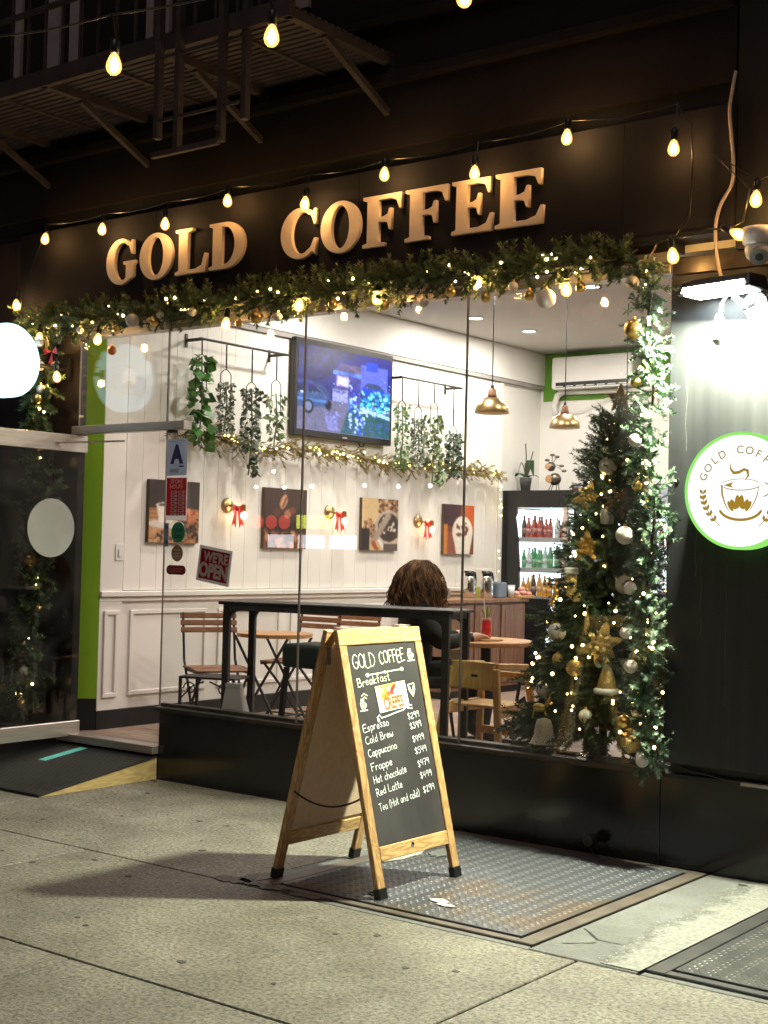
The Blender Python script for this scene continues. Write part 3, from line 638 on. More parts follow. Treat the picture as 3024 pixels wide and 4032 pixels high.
obj('counter_bar', MB().bar((-.25,-.03,.0),(.26,-.03,.0),.03,.03), M['rustiron'], lad); obj('hook', MB().tube([(.22,-.03,.0),(.28,-.03,.02),(.28,-.03,.06),(.24,-.03,.08)], .014, 6), M['rustiron'], lad)

# ================================================================== STRING LIGHTS
bulb_shell = MB().lathe([(.0,-.046),(.012,-.044),(.023,-.034),(.028,-.020),(.026,-.002),(.019,.016),(.014,.026)], (0,0,-.04), 14).mesh('bulb_glass', True); bulb_shell.materials.append(M['amber'])
bulb_fil = MB().lathe([(.003,-.034),(.0135,-.026),(.0155,-.012),(.011,.006),(.004,.012)], (0,0,-.04), 8).mesh('bulb_filament', True); bulb_fil.materials.append(M['fil'])
bulb_fil2 = bulb_fil.copy(); bulb_fil2.materials.clear(); bulb_fil2.materials.append(M['fil2'])
bulb_sock = MB().lathe([(.016,-.016),(.018,-.012),(.018,.030),(.010,.040),(.004,.044)], (0,0,.0), 10).mesh('bulb_socket', True); bulb_sock.materials.append(M['plastic_black'])
def string_light(name, label, path, bulbs, group, wire_r=.005):
    base = Vector(bulbs[0][:3])
    t = thing(name, label, 'string lights', base, group=group)
    obj('wire', MB().tube([Vector(p)-base for p in path], wire_r, 5), M['plastic_black'], t, smooth=True)
    for b_ in bulbs:
        p = Vector(b_[:3])-base; rot = b_[3] if len(b_) > 3 else (rp.uniform(-.12,.12), rp.uniform(-.12,.12), 0)
        s_ = link('socket', bulb_sock, None, t); s_.location = p+Vector((0,0,.046)); s_.rotation_euler = rot
        g_ = link('bulb', bulb_shell, None, s_); f_ = link('filament', bulb_fil if rp.random() < .6 else bulb_fil2, None, s_)
        g_.location = f_.location = (0,0,-.006)
    return t
def smooth(pts, n=5):
    pts = [Vector(p) for p in pts]; out_ = []
    for i in range(len(pts)-1):
        p0 = pts[max(i-1,0)]; p1 = pts[i]; p2 = pts[i+1]; p3 = pts[min(i+2,len(pts)-1)]
        for k in range(n):
            t = k/n; out_.append(.5*(2*p1+(p2-p0)*t+(2*p0-5*p1+4*p2-p3)*t*t+(3*p1-p0-3*p2+p3)*t**3))
    return out_+[pts[-1]]
def sag(pts, n=6, d=.03):
    out_ = []
    for a_, b_ in zip(pts, pts[1:]):
        a_ = Vector(a_); b_ = Vector(b_)
        for i in range(n):
            t = i/n; q = a_.lerp(b_, t); q.z -= d*4*t*(1-t); out_.append(q)
    return out_+[Vector(pts[-1])]
up = .10
B1 = [(-1.287,-.23,3.135),(-.986,-.23,3.559),(-.415,-.23,3.555),(.171,-.23,3.515),(.708,-.23,3.591),(1.333,-.23,3.489),(1.9,-.23,3.575),(2.498,-.23,3.493),(3.051,-.23,3.593),(3.631,-.23,3.447)]
path = sag([(-1.33,-.2,2.85),(-1.25,-.2,3.25),(-1.02,-.2,3.665)]+[(b_[0],-.2,max(b_[2]+.085,3.66)) for b_ in B1[2:]]+[(3.69,-.18,3.58)], 5, .02)+[Vector((3.70,-.17,3.40)),Vector((3.69,-.17,3.12)),Vector((3.62,-.18,3.03))]
sl1 = string_light('string_lights', 'string of warm filament bulbs strung along the top of the shop sign', path, B1, 'warm filament string lights')
obj('drop_lead', MB().tube([(0,0,.09),(-.02,0,.4)], .004, 5), M['plastic_black'], sl1)
for b_ in B1[2:]:
    if b_[2]+.085 < 3.65: obj('drop_lead', MB().tube([Vector((b_[0],-.22,b_[2]+.08))-Vector(B1[0]), Vector((b_[0],-.2,3.665))-Vector(B1[0])], .004, 5), M['plastic_black'], sl1)
B2 = [(3.629,-.23,2.932),(3.916,-.24,2.965,(0,R(-62),0)),(4.046,-.23,3.144),(4.19,-.23,3.10)]
path = sag([(3.30,-.15,3.02),(3.63,-.2,3.02),(3.80,-.2,3.04),(3.97,-.2,3.05)],4,.015)
string_light('string_lights', 'short string of warm filament bulbs at the right end of the sign', path+[Vector((4.0,-.2,3.2)),Vector((3.82,-.2,3.385)),Vector((4.046,-.2,3.235)),Vector((4.3,-.2,3.30))], B2, 'warm filament string lights')
B3 = [(3.04,-.2,2.835),(2.51,-.2,2.917),(1.85,-.2,2.90),(1.285,-.2,2.91),(.70,-.2,2.85),(-.455,-.2,2.84),(-1.055,-.2,2.895),(-.875,-.2,2.62)]
path = sag([(3.4,-.13,3.0)]+[(b_[0],-.17,b_[2]+.09) for b_ in B3[:-1]]+[(-.95,-.17,2.8),(-.875,-.17,2.72)],5,.03)
string_light('string_lights', 'string of warm filament bulbs woven through the window garland', path, B3, 'warm filament string lights')
B4 = [(2.44,-3.21,3.09),(2.783,-2.951,3.206),(3.227,-2.615,3.322),(3.762,-2.211,3.475)]
path = sag([(1.9,-3.62,3.12),(2.45,-3.20,3.292),(2.778,-2.962,3.376),(3.215,-2.63,3.50),(3.762,-2.211,3.60),(5.2,-1.0,3.75),(5.6,-.08,3.8)],6,.012)
s4 = string_light('string_lights', 'string of warm filament bulbs crossing above the sidewalk at the top', path, B4, 'warm filament string lights', .0045)
for b_, p_ in zip(B4, [(2.45,-3.20,3.292),(2.778,-2.962,3.376),(3.215,-2.63,3.50),(3.762,-2.211,3.60)]):
    obj('drop_lead', MB().tube([Vector((b_[0],b_[1],b_[2]+.085))-Vector(B4[0]), Vector(p_)-Vector(B4[0])], .0045, 5), M['plastic_black'], s4)
# unlit white bulb hanging under the floodlight
hb = thing('hanging_bulb', 'unlit white bulb dangling on a short white cord below the floodlight', 'bulb', (3.86,-.195,2.53))
whb = pm('white_glass', (.8,.8,.78), rough=.3)
obj('cord', MB().tube([(.035,.0,.19),(.012,0,.15),(.004,0,.10)], .006, 6), whb, hb); obj('socket', MB().lathe([(.014,0),(.019,.01),(.020,.04),(.012,.055)], (0,0,.045), 12), whb, hb, smooth=True); obj('bulb', MB().lathe([(.0,-.045),(.018,-.04),(.030,-.022),(.031,-.005),(.022,.02),(.016,.045)], (0,0,0), 14), whb, hb, smooth=True)

# ================================================================== FLOODLIGHT, ADDED LAMP, CAMERA, CABLE
fd = thing('floodlight', 'wedge-shaped LED floodlight with lit white lens on the right pillar', 'floodlight', (3.875,-.185,2.75))
pr = [(-.17,.03),(-.155,-.055),(.165,-.06),(.185,-.005),(.13,.055),(-.15,.055)]
mb = MB(); k_ = len(pr)
tp = [(-.165,-.10,.035),(.165,-.10,.05),(.175,.08,.06),(-.16,.08,.045)]; bt = [(-.18,-.13,-.035),(.18,-.13,-.02),(.18,.09,-.008),(-.175,.09,-.022)]
mb.add([(a,b_,c) for a,b_,c in bt]+[(a,b_,c) for a,b_,c in tp], [(0,3,2,1),(4,5,6,7),(0,1,5,4),(1,2,6,5),(2,3,7,6),(3,0,4,7)])
obj('housing', mb, M['plastic_black'], fd, bevel=.008, seg=2)
obj('lens', MB().add([(-.150,-.115,-.0365),(.150,-.115,-.0235),(.150,.07,-.0125),(-.150,.07,-.0255)], [(0,3,2,1)]), M['led'], fd)
mb = MB().add([(-.150,-.1355,-.028),(.150,-.1355,-.015),(.152,-.1245,.012),(-.148,-.1245,-.002)], [(0,1,2,3)])
obj('lens', mb, M['led'], fd)
obj('bracket', MB().tube([(.05,.0,-.04),(.08,.06,-.075),(.11,.12,-.07)], .014, 8), M['plastic_white'], fd, smooth=True)
obj('wall_plate', MB().lathe([(.055,0),(.058,-.02),(.045,-.035),(.0,-.037)], (.11,.123,-.06), 20, 'y'), M['plastic_white'], fd, smooth=True)
ld = bpy.data.lights.new('floodlight_beam', 'AREA'); ld.shape = 'RECTANGLE'; ld.size = .17; ld.size_y = .08; ld.energy = 300; ld.color = (1.0,.99,.70); ld.spread = R(180)
lo = bpy.data.objects.new('floodlight_beam', ld); COL.objects.link(lo); lo.parent = fd; lo.location = (0,-.05,-.052)
lo.rotation_euler = (R(-22), R(4), 0)
# added lamp, its bright lens stands in for the hot spot on the panel
f2 = thing('floodlight', 'added white lamp standing in for the bright hot spot at the right edge of the pillar', 'floodlight', (4.09,-.13,2.575), rot=(R(30),0,R(-48)))
obj('housing', MB().box(-.15,.15,-.03,.03,-.15,.13), M['plastic_black'], f2, bevel=.012, seg=2)
obj('lens', MB().box(-.132,.132,-.036,-.031,-.132,.112), emit('hot_spot_lens', (.90,.97,1.0), 40, False), f2, bevel=.0)
obj('bracket', MB().box(-.16,.16,.031,.06,-.02,.02), M['plastic_black'], f2)
ld = bpy.data.lights.new('added_white_beam', 'AREA'); ld.shape = 'RECTANGLE'; ld.size = .24; ld.size_y = .22; ld.energy = 80; ld.color = (.88,.95,1.0); ld.spread = R(150)
lo = bpy.data.objects.new('added_white_beam', ld); COL.objects.link(lo); lo.parent = f2; lo.location = (0,-.045,0); lo.rotation_euler = (R(62),0,0)
# dome camera
dc = thing('security_camera', 'white turret security camera mounted under the fascia at right', 'security camera', (4.055,-.22,2.955))
obj('base', MB().lathe([(.0,.055),(.074,.05),(.078,.02),(.070,-.02),(.060,-.03)], (0,0,0), 24), M['plastic_white'], dc, smooth=True)
hdm = obj('head', MB().ball((0,0,-.05), .062, 20, 12), M['plastic_white'], dc, smooth=True)
dv = Vector((.30,-.62,-.55)).normalized()
mb = MB(); c0 = Vector((0,0,-.05))+dv*.045; mb.tube([c0, c0+dv*.024], .042, 20); obj('lens_ring', mb, pm('camera_ring', (.25,.24,.23), rough=.3), hdm)
mb = MB(); mb.tube([c0+dv*.02, c0+dv*.0265], .018, 16); obj('lens', mb, M['plastic_black'], hdm)
cb = obj('power_cable', MB().tube(smooth([(3.875,-.09,3.80),(3.869,-.1,3.74),(3.852,-.1,3.62),(3.862,-.1,3.495),(3.875,-.1,3.36),(3.868,-.1,3.26),(3.82,-.11,3.17),(3.80,-.12,3.07),(3.815,-.14,2.94),(3.86,-.2,2.83),(3.89,-.23,2.79)]), .009, 6), pm('cable_white', (.45,.38,.34), rough=.5), None, True); tag(cb, 'pale power cable hanging down to the floodlight', 'cable')
cb = obj('power_cable', MB().tube(smooth([(3.45,-.03,3.06),(3.46,-.06,3.02),(3.42,-.06,2.97),(3.36,-.06,2.95),(3.36,-.06,2.86)]), .006, 6), pm('cable_pale', (.30,.25,.22), rough=.5), None, True); tag(cb, 'thin pale cable at the right end of the window header', 'cable')
cb = obj('power_cable', MB().tube(sag([(3.62,-.02,.50),(3.75,-.02,.475),(3.95,-.025,.462),(4.3,-.02,.475),(4.8,-.02,.47)],5,.008), .006, 6), M['plastic_black'], None, True); tag(cb, 'black cable lying along the plinth ledge under the pillar panel', 'cable')

# ================================================================== ROUND SIGNS WITH CUP LOGO
def text_mesh(txt, size, bold=0.0, extrude=0.0, align='CENTER'):
    cu = bpy.data.curves.new('text', 'FONT'); cu.body = txt; cu.size = size; cu.align_x = align; cu.offset = bold; cu.extrude = extrude
    o_ = bpy.data.objects.new('tmp', cu); COL.objects.link(o_)
    me = bpy.data.meshes.new_from_object(o_.evaluated_get(bpy.context.evaluated_depsgraph_get()))
    bpy.data.objects.remove(o_); bpy.data.curves.remove(cu); return me
def add_text(mb, txt, size, fr, x, y, off, bold=0.0, align='CENTER', rot=0.0, sx=1.0):
    me = text_mesh(txt, size, bold, 0, align); o, u, v, n = fr; c_, s_ = math.cos(rot), math.sin(rot)
    V = []
    for q in me.vertices:
        a, b_ = q.co.x*sx, q.co.y; V.append(o+u*(x+a*c_-b_*s_)+v*(y+a*s_+b_*c_)+n*off)
    mb.add(V, [tuple(p.vertices) for p in me.polygons]); bpy.data.meshes.remove(me)
def logo(fr, r, off):
    """cup, steam, beans, laurel and arched lettering, flat in the frame"""
    g = MB(); k = r
    T = 'GOLD COFFEE'
    for i, ch in enumerate(T):
        a_ = R(158-(158-22)*i/(len(T)-1)); add_text(g, ch, .20*k, fr, .68*k*math.cos(a_), .70*k*math.sin(a_)-.03*k, off, .002*k, 'CENTER', a_-math.pi/2)
    rib = lambda pts, wd: g.ribbon([(p[0]*k,p[1]*k) for p in pts], [q*k for q in wd] if isinstance(wd, list) else wd*k, fr, off)
    rib([(-.34,.10),(-.33,-.06),(-.28,-.22),(-.20,-.36)], [.035,.035,.025,.012]); rib([(.36,.10),(.33,-.08),(.27,-.22),(.20,-.34)], [.012,.02,.02,.012])
    rib(ell(.02,.11,.36,.10,200,340,14), [.008]+[.018]*13+[.008]); rib(ell(.02,.11,.36,.10,160,20,14), .013)
    g.poly([(-.31*k,.10*k),(-.12*k,.16*k),(-.16*k,.10*k),(-.12*k,.05*k)], fr, off)
    rib(ell(.40,.02,.17,.13,70,-75,14), [.008]+[.022]*13+[.01])
    rib(ell(.02,-.30,.40,.22,190,350,20), [.008]+[.05]*19+[.008])
    rib([(-.17,.50),(-.18,.40),(-.12,.32),(-.02,.33),(.08,.38),(.14,.36),(.16,.27),(.10,.19)], [.01,.035,.06,.055,.05,.06,.04,.01])
    for cx_,cy_,a_,s_ in [(-.14,-.26,.5,.10),(0,-.20,0,.12),(.14,-.26,-.5,.10)]:
        for sd_ in (-1,1):
            P = []
            for q in ell(sd_*.035/.1*s_*.9+0,0,s_*.42,s_*1.05,0,360,14)[:-1]: P.append(((cx_+q[0]*math.cos(a_)-q[1]*math.sin(a_))*k,(cy_+q[0]*math.sin(a_)+q[1]*math.cos(a_))*k))
            g.poly(P, fr, off)
    for sd_ in (-1,1):
        rib([(sd_*(.70-.42*t*t*.8), -.05-.58*t) for t in [i/8 for i in range(9)]], .014)
        for i in range(6):
            t = i/6+.02; px_, py_ = sd_*(.70-.336*t*t), -.05-.58*t
            for s2 in (-1,1):
                a_ = math.atan2(.58, sd_*.5*t)+s2*.6; L_ = .12; wv = .032
                dx, dy = math.cos(a_), math.sin(a_); nx, ny = -dy, dx
                g.poly([((px_)*k,(py_)*k),((px_+dx*L_*.5+nx*wv)*k,(py_+dy*L_*.5+ny*wv)*k),((px_+dx*L_)*k,(py_+dy*L_)*k),((px_+dx*L_*.5-nx*wv)*k,(py_+dy*L_*.5-ny*wv)*k)], fr, off)
    return g
gold_flat = pm('gold_print', (.52,.31,.03), (.62,.40,.06), scale=20, rough=.5)
gold_lit = emit('gold_print_backlit', (.62,.36,.035), .62, False)
rs = thing('round_sign', 'round lit lightbox sign with gold coffee cup logo on the right pillar', 'sign', (3.956,-.06,1.813))
face_w = emit('sign_face_white', (.97,1.0,1.0), 1.25)
halo = emit('sign_rim_green', (.36,.95,.18), .9, False)
obj('box', MB().lathe([(.262,.0),(.262,-.085)], (0,0,0), 64, 'y'), M['plastic_white'], rs); obj('green_rim', MB().lathe([(.2625,-.02),(.2725,-.02),(.2725,-.098),(.2585,-.1),(.2585,-.09)], (0,0,0), 64, 'y'), halo, rs)
obj('face', MB().lathe([(.258,-.091),(.258,-.094),(.0,-.0941)], (0,0,0), 64, 'y'), face_w, rs)
fr = (Vector((0,0,0)), Vector((1,0,0)), Vector((0,0,1)), Vector((0,-1,0)))
obj('logo', logo(fr, .258, .0955), gold_lit, rs, label='gold coffee cup logo with arched lettering')
bs = thing('blade_sign', 'round glowing blade sign sticking out from the column at left edge', 'sign', (-1.0,-.52,2.69))
face_b = emit('blade_face', (.90,.98,1.0), 3.4); 
obj('rim', MB().lathe([(.232,-.05),(.244,-.045),(.244,.045),(.232,.05)], (0,0,0), 56, 'x'), emit('blade_rim', (.55,.85,1.0), 2.6, False), bs)
for s_ in (-1,1):
    obj('face', MB().lathe([(.208,s_*.049),(.0,s_*.0505)], (0,0,0), 56, 'x'), face_b, bs); obj('glow_ring', MB().lathe([(.208,s_*.0492),(.231,s_*.0492)], (0,0,0), 56, 'x'), emit('blade_ring', (.30,.66,1.0), 20.0), bs)
    fr = (Vector((0,0,0)), Vector((0,s_,0)), Vector((0,0,1)), Vector((s_,0,0)))
    obj('logo', logo(fr, .225, .053), emit('gold_print_pale', (.85,.80,.62), 1.9, False), bs)
obj('arm', MB().tube([(0,.24,0),(0,.53,0)], .015, 8), M['iron'], bs); obj('wall_plate', MB().box(-.04,.04,.50,.519,-.08,.08), M['iron'], bs)

# ================================================================== GARLANDS
def sprig_np(n, L, nl, w_, fwd=.75, droop=0.0, seed=0):
    """bottle-brush sprig along +X: arrays of quads (n,4,3)"""
    g = np.random.default_rng(seed); t = g.uniform(.03,1,n); ph = g.uniform(0,6.283,n)
    base = np.stack([t*L, np.zeros(n), -droop*t*t*L], 1)
    d = np.stack([np.full(n,fwd), np.cos(ph), np.sin(ph)], 1); d /= np.linalg.norm(d,axis=1)[:,None]
    ln = nl*g.uniform(.75,1.15,n)*(1-.35*t); tip = base+d*ln[:,None]
    sidev = np.cross(d, np.array([1.,0,0])); sidev /= np.linalg.norm(sidev,axis=1)[:,None]
    h = sidev*w_/2
    return np.stack([base-h*.6, base+h*.6, tip*.35+base*.65+h, tip, tip*.35+base*.65-h], 1)   # 5-gon needle
SPR = [sprig_np(70,.15,.040,.0085,.7,.0,s) for s in range(5)]
SPR_T = [sprig_np(72,.20,.050,.0085,.7,.15,s+20) for s in range(5)]
SPR_O = [sprig_np(34,.16,.055,.0050,1.6,.25,s+40) for s in range(4)]
def quads_obj(name, arrs, mat, parent, base):
    A = np.concatenate(arrs, 0); k = A.shape[1]; nq = A.shape[0]
    V = (A.reshape(-1,3)-np.array(base)); me = bpy.data.meshes.new(name)
    me.vertices.add(nq*k); me.vertices.foreach_set('co', V.astype(np.float32).ravel())
    me.loops.add(nq*k); me.loops.foreach_set('vertex_index', np.arange(nq*k, dtype=np.int32))
    me.polygons.add(nq); me.polygons.foreach_set('loop_start', np.arange(0,nq*k,k,dtype=np.int32)); me.polygons.foreach_set('loop_total', np.full(nq,k,dtype=np.int32))
    me.update(calc_edges=True); o_ = link(name, me, mat, parent); o_['kind'] = 'stuff'; return o_
def place(arr, p, d, s=1.0, roll=0.0):
    d = np.array(d, float); d /= np.linalg.norm(d); ref = np.array([0,0,1.]) if abs(d[2]) < .9 else np.array([0,1.,0])
    b = np.cross(ref, d); b /= np.linalg.norm(b); c = np.cross(d, b); c2, s2 = math.cos(roll), math.sin(roll)
    b, c = b*c2+c*s2, c*c2-b*s2
    return arr@np.stack([d,b,c])*s+np.array(p)
def along(path, step):
    P = [np.array(p, float) for p in path]; out_ = []
    for a_, b_ in zip(P, P[1:]):
        L_ = np.linalg.norm(b_-a_); k = max(1, int(L_/step))
        for i in range(k): out_.append((a_+(b_-a_)*(i+rng.uniform(0,1))/k, (b_-a_)/L_))
    return out_
def garland(name, label, path, step, sprigs, mats, spread, lens=(.8,1.25), ycl=None):
    t = thing(name, label, 'garland', path[0]); base = np.array(path[0])
    A = [[], []]
    for p, tg in along(path, step):
        rd = rng.normal(size=3); rd -= tg*rd.dot(tg); rd /= np.linalg.norm(rd); 
        if ycl is not None and rd[1] > .35: rd[1] *= -1
        d = tg*rng.choice([-1,1])*rng.uniform(.2,.9)+rd*spread
        A[int(rng.uniform() < .3)].append(place(sprigs[rng.integers(len(sprigs))], p+rd*.015, d, rng.uniform(*lens), rng.uniform(0,6.28)))
    for k, nm in ((0,'needles'),(1,'needle_tips')):
        if A[k]: quads_obj(nm, A[k], mats[k], t, base)
    obj('wire', MB().tube([Vector(p)-Vector(path[0]) for p in path], .007, 5), M['bark'], t)
    return t
GP_TOP = [(-1.32,-.11,3.02),(-1.0,-.12,2.98),(-.66,-.12,3.0),(-.2,-.12,2.985),(.22,-.12,3.0),(.7,-.12,2.99),(1.22,-.12,2.985),(1.8,-.12,2.98),(2.33,-.12,2.985),(2.9,-.12,2.97),(3.36,-.11,2.95)]
GP_R = [(3.40,-.11,2.93),(3.46,-.11,2.80),(3.45,-.11,2.6),(3.49,-.11,2.3),(3.46,-.11,2.0),(3.51,-.11,1.7),(3.47,-.11,1.4),(3.50,-.11,1.1),(3.46,-.11,.85),(3.51,-.11,.62),(3.54,-.11,.49)]
GP_L = [(-1.15,-.11,3.0),(-1.08,-.12,2.8),(-1.12,-.12,2.55),(-1.07,-.12,2.3),(-1.10,-.12,2.1),(-1.02,-.12,1.95),(-1.06,-.12,1.7),(-1.12,-.12,1.4),(-1.08,-.12,1.1),(-1.13,-.12,.8),(-1.10,-.12,.52),(-1.25,-.12,.42),(-1.55,-.12,.45)]
garland('garland', 'long fir garland with lights draped along the top of the window', GP_TOP, .0075, SPR, (M['needle'],M['needle2']), 1.0, (.65,1.1), ycl=1)
garland('garland', 'fir garland hanging down the right edge of the window, lit green-white', GP_R, .0065, SPR, (M['floodlit'],M['floodlit2']), .9, (.5,.9), ycl=1)
garland('garland', 'fir garland hanging down the dark column left of the entrance', GP_L, .0085, SPR, (M['needle'],M['needle2']), .8, ycl=1)
# fairy lights
fb = MB().ball((0,0,0), .0082, 8, 6).mesh('fairy_bulb', True); fb.materials.append(M['fairy'])
def fairy(name, label, pts, path, mesh=fb, group=None, wmat=None):
    t = thing(name, label, 'fairy lights', pts[0], group=group)
    obj('wire', MB().tube([Vector(p)-Vector(pts[0]) for p in path], .002, 4), wmat or M['needle'], t)
    for p in pts:
        o_ = link('bulb', mesh, None, t); o_.location = Vector(p)-Vector(pts[0]); k_ = rp.uniform(.55,1.25); o_.scale = (k_,k_,k_)
    return t
def scatter(path, n, r_, yoff=-.03):
    S = along(path, .01); idx = np.sort(rng.choice(len(S), n, replace=False))
    return [tuple(S[i][0]+np.array([rng.uniform(-r_,r_), yoff+rng.uniform(-.03,.01), rng.uniform(-r_,r_)])) for i in idx]
fairy('fairy_lights', 'fairy lights twined through the garland along the window top', scatter(GP_TOP,50,.06), GP_TOP, group='fairy lights on the garlands')
fairy('fairy_lights', 'fairy lights twined down the right window garland', scatter(GP_R,26,.05), GP_R, group='fairy lights on the garlands')
fairy('fairy_lights', 'fairy lights twined down the left column garland', scatter(GP_L,24,.05), GP_L, group='fairy lights on the garlands')
# baubles
def bauble_mesh(r_):
    return MB().ball((0,0,0), r_, 20, 12).mesh('bauble', True)
BM = {}
def bauble(p, r_, mat, label, group, sq=None, name='bauble'):
    t = thing(name, label, 'ornament', p, group=group)
    key = (r_, mat.name)
    if key not in BM:
        me = bauble_mesh(r_); me.materials.append(mat); ca = MB().lathe([(.006,0),(.008,.004),(.008,.012),(.003,.013)], (0,0,r_-.002), 8).mesh('cap'); ca.materials.append(M['gold']); BM[key] = (me, ca)
    o_ = link('ball', BM[key][0], None, t); link('cap', BM[key][1], None, t)
    if sq: o_.scale = sq
    return t
gtop = 'baubles on the garland above the window'
bt = [(-.099,0,2.924,.044,'w'),(.154,0,2.94,.025,'w'),(.44,0,2.93,.026,'w'),(1.143,0,2.843,.027,'w'),(-.602,0,2.90,.025,'w'),(2.193,0,2.83,.026,'w'),(2.753,0,2.863,.026,'w'),(2.949,0,2.783,.050,'w'),(2.563,0,2.86,.024,'w'),(.975,0,2.855,.040,'g'),(.102,0,2.895,.026,'g'),(.834,0,2.827,.022,'g'),(1.558,0,2.879,.028,'g'),(2.364,0,2.874,.028,'g'),(2.587,0,2.819,.026,'g'),(2.851,0,2.806,.027,'g'),(1.927,0,2.836,.026,'g'),(-.249,0,2.879,.024,'g'),(3.146,0,2.82,.026,'g'),(-1.02,0,2.85,.030,'w')]
bt.sort()
names = ['first','second','third','fourth','fifth','sixth','seventh','eighth','ninth','tenth','eleventh','twelfth']
cnt = {'w':0,'g':0}
for x_,_,z_,r_,k_ in bt:
    lb = f"{'white' if k_=='w' else 'gold'} bauble on the window-top garland, {names[cnt[k_]]} {'white' if k_=='w' else 'gold'} one from the left"; cnt[k_] += 1
    bauble((x_,-.235,z_), r_, M['bauble_white'] if k_=='w' else M['gold'], lb, gtop)
br = [(3.40,2.83,.034,'w'),(3.415,2.60,.050,'g'),(3.43,2.34,.028,'g'),(3.43,2.06,.032,'w'),(3.445,1.84,.026,'g'),(3.385,1.60,.045,'w'),(3.42,1.345,.032,'w'),(3.40,1.13,.030,'w'),(3.43,.97,.034,'w'),(3.40,.70,.036,'g'),(3.44,.60,.045,'gs'),(3.50,.525,.032,'w'),(3.50,1.75,.02,'g')]
br.sort(key=lambda q: -q[1]); cnt = {'w':0,'g':0}
for x_,z_,r_,k_ in br:
    k2 = k_[0]; lb = f"{'white' if k2=='w' else 'gold'} bauble on the right-hand garland, {names[cnt[k2]]} {'white' if k2=='w' else 'gold'} one from the top"; cnt[k2] += 1
    bauble((x_,-.18,z_), r_, M['bauble_white'] if k2=='w' else M['gold_dull'] if k_=='gs' else M['gold'], lb, 'baubles on the right-hand garland')
blf = [(-1.045,2.54,.030,'w'),(-1.07,2.48,.040,'g'),(-1.06,2.70,.034,'w'),(-1.14,2.47,.026,'w'),(-1.10,1.20,.032,'w'),(-1.0,1.05,.028,'g'),(-1.13,.62,.034,'w'),(-1.12,.72,.026,'g'),(-1.15,.40,.034,'g'),(-1.05,2.15,.03,'g'),(-1.10,1.38,.05,'g'),(-1.33,.50,.03,'g')]
blf.sort(key=lambda q: -q[1]); cnt = {'w':0,'g':0}
for x_,z_,r_,k_ in blf:
    lb = f"{'white' if k_=='w' else 'gold'} bauble on the left column garland, {names[cnt[k_]]} {'white' if k_=='w' else 'gold'} one from the top"; cnt[k_] += 1
    bauble((x_,-.19,z_), r_, M['bauble_white'] if k_=='w' else M['gold'], lb, 'baubles on the left column garland')
# orange ball and red clip ornaments above the door
bauble((-.37,-.16,2.76), .030, pm('orange_glitter', (.55,.12,.03), (.75,.22,.06), scale=180, rough=.4, bump=.4, bscale=300), 'orange glittery ball hanging in front of the transom glass', 'single ornaments')
rd_ = thing('bow', 'red bow tied to the garland at the top left corner', 'bow', (-.95,-.18,2.79)); 
for s_ in (-1,1): obj('loop', MB().add([(0,0,0),(s_*.06,-.02,.03),(s_*.07,-.01,-.02),(s_*.02,-.02,-.01)], [(0,1,2,3)]), M['red'], rd_)
obj('tails', MB().add([(0,0,0),(-.03,-.01,-.09),(.0,-.02,-.08),(.03,-.01,-.09)], [(0,1,2),(0,2,3)]), M['red'], rd_)
